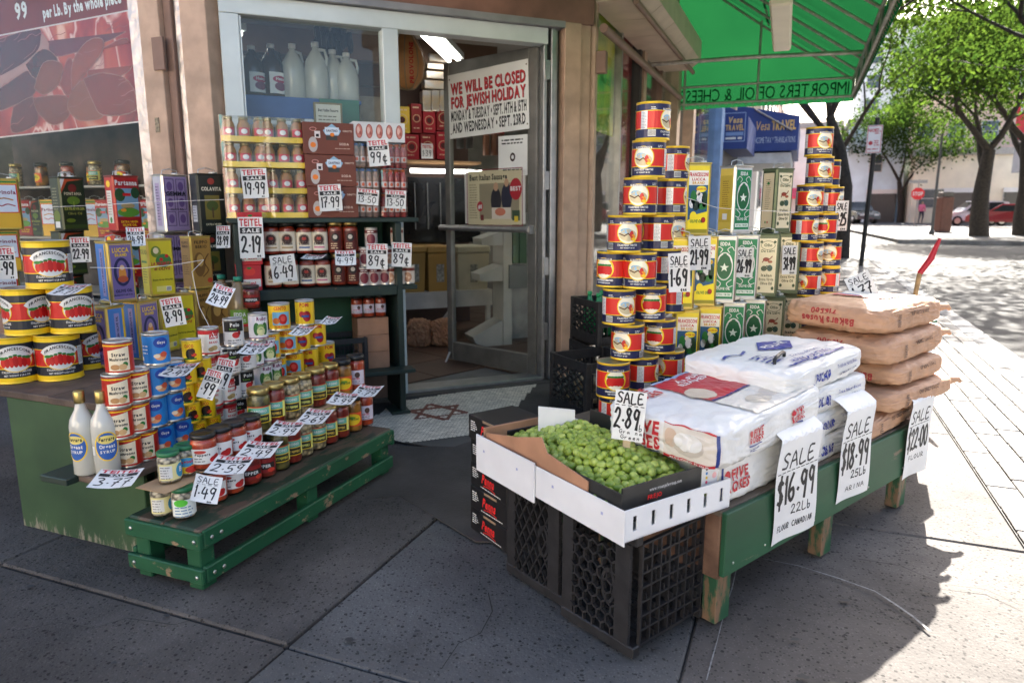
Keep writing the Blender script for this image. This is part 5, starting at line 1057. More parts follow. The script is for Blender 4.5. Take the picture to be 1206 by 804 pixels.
for x in (.02, .06):
    for z in (.06, .18): mb = MB(); mb.lathe([(.007, 0), (.007, .002), (.003, .004), (0, .004)], 10, 0, Matrix.Translation((x + .01, -.0225, z)) @ Matrix.Rotation(math.pi / 2, 4, 'X')); mb.build('bolt', STEEL, sb)
# ------------------------------------------------------------------ big tomato cans
def big_can():
    R = .0785; h = .178; w = math.pi * R; p = Pr(); dk = sr(38, 42, 52)
    p.rect(-w, .008, w, h - .008, dk, 0); p.rect(-w, .008, w, .024, YEL, 1); p.rect(-w, h - .024, w, h - .008, YEL, 1); p.rect(-w, .06, w, .125, sr(205, 40, 35), 1); p.rect(-w, .058, w, .061, YEL, 2); p.rect(-w, .124, w, .127, YEL, 2)
    for cx in (0, 2 * w / 3, -2 * w / 3):
        p.ell(cx, .092, .056, .046, WHT, 3, 26); p.ring(cx, .092, .057, .047, .003, YEL, 4)
        for k in range(7): p.ell(cx + (k - 3) * .0135, .088 - .0022 * abs(k - 3), .0085, .024 - .002 * abs(k - 3), sr(190, 28, 28) if k % 2 else sr(212, 45, 40), 5 + (k % 2)); p.ell(cx + (k - 3) * .0135, .111 - .004 * abs(k - 3), .007, .004, GRN, 7)
        p.ell(cx - .04, .1, .012, .006, sr(70, 140, 60), 7); p.ell(cx + .04, .1, .012, .006, sr(70, 140, 60), 7)
        pts = [(cx + .06 * math.sin(t), .098 + .04 * math.cos(t)) for t in [(-1.15 + 2.3 * i / 12) for i in range(13)]]
        p.stroke(pts, .017, WHT, 8); p.text('FRANCESCONI', cx, .1315, .010, BLK, 9, w=.098, arch=.021)
        p.text('ITALIAN PEELED TOMATOES', cx, .043, .008, WHT, 3, w=.098); p.text('NET WEIGHT 6 LB 6 OZ', cx, .03, .0065, WHT, 3, w=.085)
    p.rect(w / 3 - .016, .055, w / 3 + .016, .128, WHT, 5); p.lines(w / 3 - .013, w / 3 + .013, .12, 12, .0052, .002, sr(120, 120, 130), 6)
    return can('tomato_can', R, h, p, M('can_rim_yellow2', sr(225, 190, 50), .35, .3), None, 0, .22)
BC = Proto(tag(big_can(), 'x', 'can'))
bc_rows = [(22, 452, TZ, 0, 'large tomato can in the bottom row at the box edge'), (73, 449, TZ, .05, 'large tomato can in the bottom row next to the purple tin'), (104, 436, TZ, .7, 'large tomato can half hidden in the bottom row behind another can'), (31, 400, TZ + .179, .75, 'large tomato can of the middle row showing its nutrition panel'), (84, 392, TZ + .179, .35, 'large tomato can of the middle row with a price tag lying on it'), (47, 340, TZ + .358, .1, 'large tomato can alone on top of the pyramid')]
cb = {}
for i, (px, py, z, rot, lab) in enumerate(bc_rows):
    if z == TZ: q = Vector(P(px, py, z)); d = Vector((q.x, q.y, 0)).normalized(); loc = q + d * .08
    else:
        ref = cb[0] if i in (3, 5) else cb[1]; lv = L.l(ref); v = vx(L, px, lv[0] + .05, z + .09); loc = Vector(L.w(lv[0] + .05 + (0 if i != 5 else .03), v, z))
    cb[i] = loc; BC.put(tuple(loc), face(loc) + rot, lab, 'large tomato cans on the green box')
# ------------------------------------------------------------------ oil tins at the left
LWd, LDp, LH = .112, .09, .258
def tinprint(fn_f, fn_s): p, q = Pr(), Pr(); fn_f(p); fn_s(q); return p, q
def bg(p, c, w, l=0): p.rect(-w / 2 + .007, .01, w / 2 - .007, LH - .01, c, l)
def lucca_f(p):
    bg(p, sr(120, 105, 165), LWd); p.frame(-.048, .012, .048, LH - .012, .003, sr(215, 185, 60), 1); p.ring(0, .13, .036, .06, .012, sr(40, 45, 90), 1); p.ell(0, .12, .016, .035, sr(225, 150, 70), 2); p.ell(0, .148, .01, .011, sr(235, 200, 160), 3); p.ell(0, .1, .022, .014, sr(190, 90, 60), 3)
    p.text('LUCCA', -.0, .212, .018, YEL, 2, w=.07); p.text('BRAND', 0, .195, .012, YEL, 2, w=.05); p.text('OLIVE OIL', 0, .045, .012, NAVY, 2, w=.07); p.text('PRODUCT OF ITALY', 0, .03, .006, NAVY, 2)
def lucca_s(p):
    bg(p, sr(70, 130, 205), LDp); p.rect(-.012, .03, .012, LH - .03, sr(150, 150, 205), 1); q = Pr(); q.text('EXTRA VIRGIN OLIVE OIL', 0, -.004, .009, NAVY, 2, w=.17)
    p.t += [((-a[1], .13 + a[0]), (-b[1], .13 + b[0]), (-c[1], .13 + c[0]), col, l) for a, b, c, col, l in q.t]; p.rect(.026, .012, .036, LH - .012, sr(225, 190, 50), 1)
def sprem_f(p):
    bg(p, sr(205, 190, 40), LWd); p.ell(-.02, .2, .022, .026, sr(110, 130, 40), 1); p.ell(-.02, .205, .012, .014, sr(235, 215, 170), 2); p.ell(.01, .16, .034, .03, sr(60, 120, 60), 1); p.ell(.0, .165, .008, .008, RED, 2); p.ell(.025, .18, .008, .008, RED, 2)
    p.text('LA SPREMUTA', 0, .14, .014, sr(190, 40, 50), 3, w=.09, shear=.2); p.text('di OLIVE', 0, .118, .012, sr(150, 40, 40), 3, shear=.2); p.text('Extra Virgin Olive Oil', 0, .07, .008, sr(70, 80, 20), 2, w=.085); p.rect(-.03, .02, .03, .045, sr(225, 215, 120), 1); p.rect(.012, .022, .034, .042, WHT, 2)
    for k in range(6): p.rect(.014 + k * .0032, .024, .0155 + k * .0032, .04, BLK, 3)
def sprem_s(p): bg(p, sr(190, 180, 35), LDp); p.rect(-.03, .15, .03, .16, sr(60, 120, 50), 1); p.lines(-.025, .025, .12, 6, .012, .004, sr(90, 100, 30), 1); p.text('OLIO', 0, .19, .02, sr(120, 120, 30), 1)
def gold_f(p):
    bg(p, sr(165, 125, 60), LWd); p.text('FILIPPO', 0, .222, .014, sr(70, 45, 20), 1, w=.07); p.text('BERIO', 0, .2, .014, sr(70, 45, 20), 1, w=.06); p.ell(-.015, .12, .03, .06, sr(120, 85, 40), 1); p.ell(-.01, .14, .018, .03, sr(190, 150, 80), 2); p.stroke(smoothline([(.0, .06), (.03, .09), (.01, .13), (.035, .17)]), .006, sr(105, 70, 30), 2); p.ell(.035, .04, .014, .012, sr(190, 60, 40), 2)
def gold_s(p): bg(p, sr(140, 110, 60), LDp); p.text('FILIPPO', 0, .222, .011, sr(60, 40, 20), 1, w=.055); p.text('BERIO', 0, .204, .011, sr(60, 40, 20), 1); p.lines(-.025, .025, .16, 9, .011, .004, sr(90, 65, 30), 1)
def dgreen_f(p):
    bg(p, sr(40, 52, 32), LWd); p.poly([(-.049, .18), (-.02, .235), (.049, .248), (-.049, .248)], sr(190, 80, 45), 1); p.poly([(-.049, .2), (-.03, .248), (-.049, .248)], WHT, 2); p.ell(0, .205, .018, .02, sr(120, 40, 35), 2); p.text('FONTANA', 0, .172, .013, sr(215, 205, 170), 2, w=.075); p.ell(0, .145, .028, .02, sr(105, 135, 45), 1); p.stroke([(0, .14), (0, .1)], .004, sr(150, 170, 70), 2); p.text('EXTRA VIRGIN', 0, .1, .013, sr(190, 190, 90), 3, w=.085); p.text('Olive Oil', 0, .078, .012, sr(190, 190, 90), 3, bold=0); p.ell(-.02, .05, .02, .01, sr(110, 130, 40), 2); p.rect(-.049, .012, .049, .03, sr(60, 80, 35), 1)
def dgreen_s(p): bg(p, sr(50, 60, 45), LDp); p.lines(-.025, .025, .2, 8, .014, .005, sr(140, 140, 110), 1); p.ell(0, .07, .03, .03, sr(100, 120, 40), 1); p.rect(-.022, .015, .022, .045, WHT, 2)
def part_f(p):
    bg(p, sr(165, 30, 32), LWd); p.text('Partanna', 0, .215, .022, WHT, 2, w=.092); p.rect(-.046, .07, .046, .2, sr(120, 160, 185), 1); p.ell(-.03, .17, .022, .03, sr(40, 80, 40), 2); p.ell(.035, .18, .018, .026, sr(35, 75, 45), 2); p.ell(0, .09, .046, .022, sr(90, 150, 50), 2); p.ell(.0, .12, .03, .012, sr(180, 160, 110), 2); p.rect(-.018, .165, .016, .178, RED, 3); p.ell(-.02, .1, .012, .008, sr(230, 150, 40), 3); p.rect(-.044, .02, .044, .06, sr(150, 25, 28), 2); p.text('EXTRA VIRGIN', 0, .042, .009, YEL, 3, w=.07); p.text('OLIVE OIL', 0, .027, .009, YEL, 3, w=.06)
def part_s(p): bg(p, sr(190, 35, 35), LDp); p.ell(0, .22, .02, .016, YEL, 1); p.rect(-.026, .04, .026, .19, sr(225, 225, 215), 1); p.lines(-.022, .022, .175, 9, .012, .004, sr(150, 120, 120), 2); p.ell(0, .055, .012, .014, GRN, 2)
def lav_f(p):
    bg(p, sr(160, 140, 180), LWd)
    for i in range(2):
        for j in range(3): p.frame(-.046 + i * .048, .03 + j * .072, -.006 + i * .048, .095 + j * .072, .003, sr(90, 75, 110), 1); p.ell(-.026 + i * .048, .062 + j * .072, .012, .02, sr(110, 85, 140), 1)
    p.text('GEMMA', 0, .165, .018, BLK, 3, w=.085); p.text('OLIVE OIL', 0, .1, .008, BLK, 3)
def lav_s(p): bg(p, sr(190, 190, 200), LDp); p.rect(-.02, .03, .02, .22, sr(165, 150, 185), 1); p.lines(-.016, .016, .2, 12, .013, .005, sr(90, 80, 110), 2)
def dark_f(p):
    bg(p, sr(28, 34, 30), LWd); p.ell(0, .225, .014, .014, sr(150, 50, 40), 1); p.text('COLAVITA', 0, .185, .015, sr(225, 220, 200), 1, w=.08); p.rect(-.03, .06, .03, .165, sr(110, 100, 40), 1); p.ell(0, .12, .024, .022, sr(60, 80, 30), 2); p.stroke([(0, .07), (0, .11)], .006, sr(70, 50, 30), 3); p.text('EXTRA VIRGIN', 0, .035, .008, sr(200, 195, 170), 1, w=.06)
def dark_s(p): bg(p, sr(30, 36, 32), LDp); p.rect(-.025, .05, .025, .12, sr(190, 195, 200), 1); p.lines(-.02, .02, .11, 5, .012, .005, sr(110, 110, 120), 2)
def pag_f(p):
    bg(p, sr(215, 170, 45), LWd); p.rect(-.046, .09, .046, .225, sr(205, 215, 230), 1); p.text('Paginola', 0, .18, .02, sr(120, 30, 60), 2, w=.085); p.stroke(smoothline([(-.03, .15), (0, .16), (.03, .15)]), .006, sr(190, 120, 40), 2); p.stroke(smoothline([(-.03, .13), (-.01, .12), (.01, .13), (.035, .12)]), .005, sr(190, 60, 80), 2); p.frame(-.048, .085, .048, .23, .004, RED, 2); p.rect(-.048, .236, .048, .246, GRN, 1)
def pag_s(p): bg(p, sr(215, 170, 45), LDp); p.rect(-.03, .1, .03, .2, sr(205, 215, 230), 1)
def LT(f_, s_, mat): return Proto(tag(tin('olive_oil_tin', LWd, LDp, LH, *tinprint(f_, s_), mat), 'x', 'tin'))
T_lu, T_sp, T_go = LT(lucca_f, lucca_s, GOLDT), LT(sprem_f, sprem_s, GOLDT), LT(gold_f, gold_s, GOLDT); T_dg, T_pa, T_la, T_da, T_pg = LT(dgreen_f, dgreen_s, M('dark_tin', (.05, .06, .04), .3, .5)), LT(part_f, part_s, M('red_tin', (.3, .04, .03), .3, .3)), LT(lav_f, lav_s, STEEL), LT(dark_f, dark_s, M('black_tin', (.02, .024, .02), .3, .4)), LT(pag_f, pag_s, GOLDT)
gl = 'oil tins stacked on the green box'
def ltin(pr_, px, v, k, rot, lab):
    z = TZ + k * (LH + .004); u = L.ux(px, v, z + LH / 2); p = L.w(u, v, z); return pr_.put(p, face(p) + rot, lab, gl)
ltin(T_lu, 128, .98, 0, -.9, 'purple tin with blue sides in the bottom row beside the big cans'); ltin(T_lu, 168, 1.0, 0, .75, 'blue sided purple tin in the bottom row beside yellow tins')
ltin(T_lu, 137, 1.0, 1, .5, 'purple and blue olive oil tin standing on the upper tier'); ltin(T_sp, 186, 1.04, 1, .35, 'yellow oil tin with green leaves and red script on the upper tier'); ltin(T_go, 232, 1.1, 1, .55, 'golden brown oil tin on the upper tier tied with twine')
ltin(T_sp, 190, 1.04, 0, .9, 'yellow oil tin in the bottom row behind the 8.99 tag'); ltin(T_sp, 213, 1.05, 0, .3, 'yellow oil tin in the bottom row beside the golden tins'); ltin(T_go, 232, 1.1, 0, .9, 'golden brown oil tin in the bottom row beside the yellow tin'); ltin(T_go, 256, 1.1, 0, .2, 'golden brown oil tin in the bottom row next to the vinegar jug')
ub = 1.42
for pr_, px, rot, lab, ks in ((T_pg, 6, .0, 'yellow oil tin with a pale blue label', (0, 1, 2)), (T_dg, 82, .45, 'dark green oil tin with orange and white corner', (0, 1, 2)), (T_pa, 146, .4, 'red oil tin with a landscape picture', (0, 1, 2)), (T_la, 203, .45, 'lavender and silver oil tin', (0, 1, 2)), (T_da, 246, .35, 'black oil tin with a tree picture', (0, 1, 2))):
    for k in ks:
        z = TZ + k * (LH + .004); v = vx(L, px, ub, z + LH / 2); p = L.w(ub, v, z); pr_.put(p, face(p) + rot, lab + (' at the foot of the back row', ' in the middle of the back row', ' on top of the back row')[k], gl, scale=(1.28, 1.2, 1.0 if k < 2 else 1.2) if px != 6 else (1.5, 1.2, 1.0 if k < 2 else 1.2))
br2 = empty('display_box', 'long dark crate behind the green box carrying the back row of tins', 'display box', L.w(0, 0, 0), L.rz)
lpart(br2, 'body', DARK, 1.30, 1.58, 1.0, 2.6, .006, .543)
# ------------------------------------------------------------------ jars
GLJ = glassmat('jar_glass', (.97, .98, .97), .8); LIDB = M('black_lid', (.015, .015, .015), .35); LIDG = M('gold_lid', (.5, .38, .14), .3, .9); LIDGR = M('green_lid', (.02, .16, .06), .35)
def content(name, c1, c2, sc, chunk=0.0):
    m = M(name, c1, .3, col2=c2, vs=sc, coat=.3)
    if chunk:
        nt = m.node_tree; b = nt.nodes['Principled BSDF']; tc = nt.nodes.new('ShaderNodeTexCoord'); v = nt.nodes.new('ShaderNodeTexVoronoi'); v.inputs['Scale'].default_value = chunk; nt.links.new(tc.outputs['Object'], v.inputs['Vector'])
        r = nt.nodes.new('ShaderNodeValToRGB'); r.color_ramp.elements[0].color = (*c2, 1); r.color_ramp.elements[1].color = tuple(k * .25 for k in c1) + (1,); r.color_ramp.elements[0].position = .25; r.color_ramp.elements[1].position = .75; nt.links.new(v.outputs['Distance'], r.inputs[0]); nt.links.new(r.outputs[0], b.inputs['Base Color'])
        bp = nt.nodes.new('ShaderNodeBump'); bp.inputs['Strength'].default_value = .9; bp.inputs['Distance'].default_value = .006; bp.invert = True; nt.links.new(v.outputs['Distance'], bp.inputs['Height']); nt.links.new(bp.outputs[0], b.inputs['Normal'])
    return m
C_RED = content('red_pepper', (.30, .025, .012), (.5, .07, .02), 20); C_DRED = content('dark_red_pepper', (.13, .008, .008), (.28, .03, .015), 16); C_PICK = content('green_pickle', (.10, .085, .02), (.19, .16, .04), 18, 26); C_CHICK = content('chickpea', (.45, .33, .16), (.6, .46, .25), 20, 60); C_ORG = content('orange_pepper', (.4, .13, .02), (.52, .22, .03), 16, 22); C_BEAN = content('white_bean', (.5, .42, .3), (.62, .54, .4), 20, 75); C_SAUCE = content('tomato_sauce', (.22, .018, .01), (.36, .045, .018), 25)
def jar(name, r, h, cont, lid, pr, squat=False):
    nk = .86; prof = [(r * .9, 0), (r, .006), (r, h * .74), (r * .97, h * .8), (r * nk, h * .86), (r * nk, h * .9)]
    mb = MB(); mb.lathe(prof, 26); o = mb.build(name, GLJ)
    mb = MB(); mb.lathe([(0, .006), (r * .88, .006), (r * .955, .012), (r * .955, h * .73), (r * .92, h * .79), (r * .8, h * .84), (0, h * .84)], 24); mb.build('contents', cont, o)
    mb = MB(); mb.lathe([(r * nk * 1.06, h * .87), (r * nk * 1.1, h * .885), (r * nk * 1.1, h * .985), (r * nk * 1.03, h), (r * nk * .8, h), (r * nk * .78, h * .99), (0, h * .99)], 28); mb.build('lid', lid, o)
    pr.build('paper_label', cyl(r + .0006, 0, .0004), PAPER, o, (r * .3, 0)); return o
def l_red(p, r, h):
    p.rect(-.055, h * .2, .055, h * .62, WHT, 0); p.ell(.028, h * .3, .018, .011, RED, 1); p.ell(.036, h * .36, .012, .008, sr(180, 30, 30), 2); p.ell(-.02, h * .54, .02, .006, sr(190, 60, 50), 1); p.text('Peppers', -.012, h * .43, .008, BLK, 1, w=.05); p.lines(-.04, .0, h * .34, 2, .009, .003, sr(90, 90, 90))
def l_dred(p, r, h): p.rect(-.05, h * .2, .05, h * .62, sr(150, 30, 30), 0); p.rect(-.045, h * .3, .045, h * .5, sr(40, 25, 25), 1); p.text('PEPPER', 0, h * .36, .011, WHT, 2, w=.06); p.ell(.03, h * .27, .014, .008, sr(210, 60, 40), 2)
def l_multi(c):
    def f(p, r, h):
        p.rect(-.05, h * .22, .055, h * .6, YEL, 0); p.rect(-.04, h * .24, .04, h * .4, sr(40, 40, 30), 1); p.rect(-.042, h * .42, .042, h * .58, sr(110, 185, 160), 1); p.rect(-.05, h * .585, .055, h * .61, sr(200, 60, 50), 1); p.ell(-.03, h * .5, .014, .01, GRN, 2); p.text('GIARDINO', .0, h * .47, .01, WHT, 2, w=.06); p.text('SWEET PEPPERS', 0, h * .29, .009, c, 2, w=.065); p.rect(.042, h * .22, .055, h * .6, sr(240, 235, 120), 1)
    return f
def l_org(p, r, h): p.rect(-.05, h * .18, .05, h * .56, sr(235, 90, 40), 0); p.ell(0, h * .37, .04, .026, YEL, 1); p.text('PEPERONI', 0, h * .35, .009, sr(60, 110, 40), 2, w=.055); p.ell(0, h * .42, .014, .006, sr(120, 160, 40), 2)
def l_wht(p, r, h): p.rect(-.045, h * .2, .05, h * .6, sr(225, 215, 225), 0); p.ell(.015, h * .47, .012, .013, sr(90, 60, 50), 1); p.text('ROASTED', 0, h * .34, .008, RED, 1, w=.05); p.lines(-.035, .03, h * .28, 2, .009, .003, sr(120, 90, 90))
def l_bean1(p, r, h): p.rect(-.045, h * .14, .045, h * .66, sr(235, 225, 160), 0); p.rect(-.04, h * .2, .0, h * .6, WHT, 1); p.lines(-.037, -.004, h * .54, 6, .009, .003, sr(140, 140, 140), 2); p.ell(.03, h * .4, .018, .024, sr(60, 150, 190), 1); p.text('B', .03, h * .36, .016, WHT, 2)
def l_bean2(p, r, h): p.rect(-.045, h * .14, .045, h * .66, sr(240, 200, 40), 0); p.ell(-.01, h * .5, .03, .016, sr(60, 150, 190), 1); p.text('Fagioli', -.01, h * .47, .01, RED, 2, w=.05); p.ell(.01, h * .25, .024, .012, sr(200, 50, 40), 1)
def l_bean3(p, r, h): p.rect(-.045, h * .14, .045, h * .66, sr(235, 240, 235), 0); p.ell(-.015, h * .56, .022, .012, sr(90, 200, 60), 1); p.lines(-.035, .035, h * .4, 4, .01, .004, sr(120, 150, 180), 1)
def mk(name, r, h, c, lid, lf): p = Pr(); lf(p, r, h); return Proto(tag(jar(name, r, h, c, lid, p), 'x', 'jar'))
SQ, TL = .122, .163
J = {'red': mk('pepper_jar', .0435, SQ, C_RED, LIDB, l_red), 'dred': mk('pepper_jar', .0435, SQ, C_DRED, LIDB, l_dred), 'pick': mk('pickle_jar', .0425, TL, C_PICK, LIDG, l_multi(sr(230, 220, 80))), 'rst': mk('pepper_jar', .0425, TL, C_DRED, LIDG, l_multi(sr(240, 200, 80))), 'chk': mk('chickpea_jar', .0415, TL, C_CHICK, LIDG, l_multi(sr(240, 240, 120))), 'org': mk('pepper_jar', .0425, TL, C_ORG, LIDB, l_org), 'wht': mk('pepper_jar', .0415, TL, C_RED, LIDB, l_wht),
     'b1': mk('bean_jar', .0365, .105, C_BEAN, LIDGR, l_bean1), 'b2': mk('bean_jar', .0365, .105, C_BEAN, LIDGR, l_bean2), 'b3': mk('bean_jar', .0365, .105, C_BEAN, LIDGR, l_bean3)}
HJ = {k: (SQ if k in ('red', 'dred') else (.105 if k[0] == 'b' else TL)) for k in J}
desc = {'red': 'squat jar of red peppers with black lid', 'dred': 'squat jar of dark red spread with red label', 'pick': 'jar of green pickles with gold lid and yellow label', 'rst': 'jar of dark roasted red peppers with gold lid', 'chk': 'jar of pale chickpeas with gold lid', 'org': 'jar of orange peppers with black lid', 'wht': 'jar of bright red peppers with white label', 'b1': 'small white bean jar with yellow edged label', 'b2': 'small white bean jar with green lid and yellow label', 'b3': 'small white bean jar with plain white label'}
SZ = .217
low = [(191, 'b1', .19), (216, 'b3', .11), (240, 'b1', .19), (252, 'red', 0.118), (272, 'red', 0.118), (293, 'dred', 0.118), (311, 'dred', 0.118), (327, 'pick', 0.118), (342, 'rst', 0.123), (356, 'chk', 0.128), (372, 'chk', 0.128), (386, 'rst', 0.128), (400, 'rst', 0.128), (415, 'org', 0.128), (429, 'wht', 0.128)]
up = [(199, 'b1', .17), (219, 'b2', .17), (240, 'red', 0.128), (259, 'red', 0.128), (276, 'red', 0.128), (294, 'red', 0.128), (305, 'pick', 0.148), (323, 'rst', 0.148), (341, 'chk', 0.148), (356, 'chk', 0.148), (372, 'rst', 0.158), (388, 'rst', 0.158), (403, 'org', 0.158), (419, 'wht', 0.158)]
for row, lst in ((0, low), (1, up)):
    for px, k, v in lst:
        z = SZ + row * (HJ[k] + .003)
        if row == 1 and k == 'pick': z = SZ + TL + .003
        u = L.ux(px, v, z + HJ[k] / 2); p = L.w(u, v, z); o = J[k].put(p, face(p) + random.uniform(-.25, .25), desc[k] + (' on the step bench' if row == 0 else ' on top of the lower jars'), 'jars on the step bench')
CARD = M('card_strip', sr(180, 150, 115), .8)
for a, b, z, v0, v1 in ((-.02, .13, SZ + .1055, .10, .23), (.13, .42, SZ + SQ + .0005, .1, .19), (.42, 1.13, SZ + TL + .0005, .1, .22)):
    mb = MB(); mb.box(a, b, v0, v1, 0, .002); tag(mb.build('cardboard_divider', CARD, None, L.w(0, 0, z), L.rz), {.13: 'thin brown card between the two layers of bean jars', .42: 'thin brown card between the layers of squat red jars', 1.13: 'long thin brown card between the layers of tall jars'}[b], 'card')
# ------------------------------------------------------------------ small cans
def mkcan(name, r, h, f_, rim=None): p = Pr(); f_(p, math.pi * r, h); return Proto(tag(can(name, r, h, p, rim), 'x', 'can'))
def c_mush(p, w, h): p.rect(-w, .008, w, h - .008, sr(190, 45, 32), 0); p.rect(-.028, .014, .036, h - .03, sr(240, 225, 195), 1); p.poly([(-.028, h - .03), (.036, h - .03), (.036, h - .018)], sr(240, 225, 195), 1); p.text('Straw', .004, h * .56, .011, BLK, 2, w=.04); p.text('Mushrooms', .004, h * .43, .009, BLK, 2, w=.054); p.ell(-.008, .026, .014, .009, sr(190, 140, 90), 2); p.ell(.014, .026, .012, .01, sr(210, 170, 120), 3); p.ell(.022, .034, .008, .008, GRN, 2); p.rect(-w, h - .016, w, h - .012, YEL, 1)
def c_blue(p, w, h): p.rect(-w, .008, w, h - .008, sr(40, 130, 205), 0); p.ell(.02, h * .72, .024, .018, sr(30, 70, 160), 1); p.text('Goya', .02, h * .69, .009, WHT, 2, w=.026, shear=.2); p.ell(.016, .03, .018, .012, sr(225, 160, 110), 1); p.ell(.026, .038, .011, .01, sr(210, 90, 60), 2); p.ell(.004, .034, .01, .007, sr(240, 220, 190), 2); p.lines(-.05, -.022, h * .6, 3, .012, .004, WHT); p.rect(-.06, .016, -.045, .03, WHT, 1)
def c_cuco(p, w, h): p.rect(-w, .007, w, h - .007, YEL, 0); p.text('CUCO', -.0, h * .68, .011, sr(200, 40, 40), 1, w=.032); p.ell(.004, h * .38, .016, .02, BLK, 1); p.ell(.01, h * .5, .01, .012, sr(60, 30, 20), 2); p.ell(.016, h * .34, .009, .006, sr(210, 60, 40), 2); p.rect(-.02, .01, .024, .015, GRN, 1)
def c_arti(p, w, h): p.rect(-w, .008, w, h - .008, sr(235, 232, 225), 0); p.rect(-w, h - .022, w, h - .008, sr(195, 40, 45), 1); p.rect(.0, h * .62, .036, h * .78, sr(200, 40, 45), 1); p.text('Amici', .018, h * .66, .009, WHT, 2, w=.03, shear=.2); p.ell(.016, .03, .014, .009, sr(190, 165, 110), 1); p.ell(.004, .026, .01, .008, sr(170, 145, 95), 2); p.rect(-w, .008, w, .014, RED, 1); p.text('BEANS', .015, h * .46, .007, RED, 1)
def c_blk(p, w, h): p.rect(-w, .008, w, h - .008, sr(230, 228, 225), 0); p.rect(-.036, h * .55, .046, h - .008, BLK, 1); p.text('Polo', .01, h * .74, .013, WHT, 2, w=.034); p.ell(.012, h * .43, .014, .012, sr(205, 50, 50), 2); p.ell(.024, h * .5, .006, .008, sr(150, 40, 40), 3); p.text('beets', .002, h * .62, .007, sr(120, 170, 60), 2); p.lines(-.02, .03, h * .22, 2, .01, .004, sr(120, 120, 120)); p.rect(-.046, h * .2, -.036, h * .5, sr(150, 150, 150), 1)
def c_ruby(p, w, h): p.rect(-w, .008, w, h - .008, sr(238, 236, 238), 0); p.text('Ruby', .01, h * .76, .014, sr(130, 30, 90), 1, w=.04); p.ell(-.012, h * .44, .012, .026, sr(60, 120, 60), 1); p.ell(.022, h * .44, .012, .026, sr(50, 110, 55), 1); p.ell(.005, h * .36, .016, .018, sr(225, 225, 165), 2); p.ell(.005, h * .52, .014, .012, sr(130, 170, 90), 2); p.rect(-w, .008, w, .012, sr(130, 30, 90), 1)
def c_cento(p, w, h): p.rect(-w, .008, w, h - .008, sr(245, 200, 35), 0); p.text('CENTO', .004, h * .78, .014, sr(200, 40, 40), 1, w=.052); p.rect(-.03, h * .22, .046, h * .7, sr(120, 185, 215), 1); p.ell(.014, h * .44, .019, .022, sr(190, 35, 35), 2); p.ell(-.014, h * .38, .015, .013, sr(220, 120, 50), 2); p.ell(.014, h * .46, .01, .012, sr(225, 80, 70), 3); p.text('TOMATOES', .006, h * .12, .009, RED, 1, w=.056)
def c_yel(p, w, h): p.rect(-w, .008, w, h - .008, sr(248, 205, 40), 0); p.text('POMI', .01, h * .76, .016, sr(195, 40, 40), 1, w=.04); p.ell(.02, h * .38, .018, .024, sr(165, 25, 40), 1); p.ell(.0, h * .46, .014, .014, sr(190, 50, 60), 1); p.rect(-.002, h * .34, .03, h * .43, sr(60, 90, 160), 2); p.lines(-.045, -.025, h * .6, 7, .008, .003, sr(120, 90, 30))
K = {'mush': (mkcan('mushroom_can', .0425, .109, c_mush), .109, 'red straw mushroom can with cream label'), 'blue': (mkcan('fruit_can', .0425, .109, c_blue), .109, 'bright blue can with a fruit picture'), 'cuco': (mkcan('squid_can', .033, .078, c_cuco, M('can_rim_y3', sr(225, 190, 60), .35, .4)), .078, 'small yellow can with a black emblem'), 'arti': (mkcan('bean_can', .0365, .104, c_arti), .104, 'white bean can with red band'), 'blk': (mkcan('beet_can', .0375, .108, c_blk), .108, 'white and black can with a red beet picture'), 'ruby': (mkcan('artichoke_can', .0375, .108, c_ruby), .108, 'white artichoke can with purple lettering'), 'cento': (mkcan('tomato_tin', .044, .114, c_cento), .114, 'yellow tomato can with blue picture'), 'yel': (mkcan('tomato_tin', .0415, .112, c_yel), .112, 'plain yellow can with dark red tomato picture')}
PZ = .35
stacks = [('mush', .365, [[151, 171], [140, 161], [138, 161], [140]]), ('blue', .365, [[191, 213], [181, 202], [182, 203], [184]]), ('cuco', .36, [[233, 250], [225, 243], [217, 236], [220, 238], [226]]), ('arti', .37, [[252, 268], [250, 266], [243, 258], [246]]), ('blk', .37, [[281, 297], [272, 288], [271, 290], [275]]), ('ruby', .375, [[308, 322], [310, 324], [299, 316], [304]]), ('cento', .38, [[322, 345], [325, 346], [317, 338], [329]]), ('yel', .39, [[368, 388], [364, 384], [354, 373], [359]])]
for k, v, rows in stacks:
    pr_, h, ds = K[k]
    for i, xs in enumerate(rows):
        for j, px in enumerate(xs):
            z = PZ + h * i; vv = v - .012 * i + (.0 if j == 0 else .0); u = L.ux(px, vv, z + h / 2); p = L.w(u, vv, z)
            last = i == len(rows) - 1
            pr_.put(p, face(p) + random.uniform(-.35, .3) + (.0), ds + (' alone on top of its stack' if last else ', %s row up from the plank shelf' % ROWN[i]), 'cans stacked on the plank shelf')
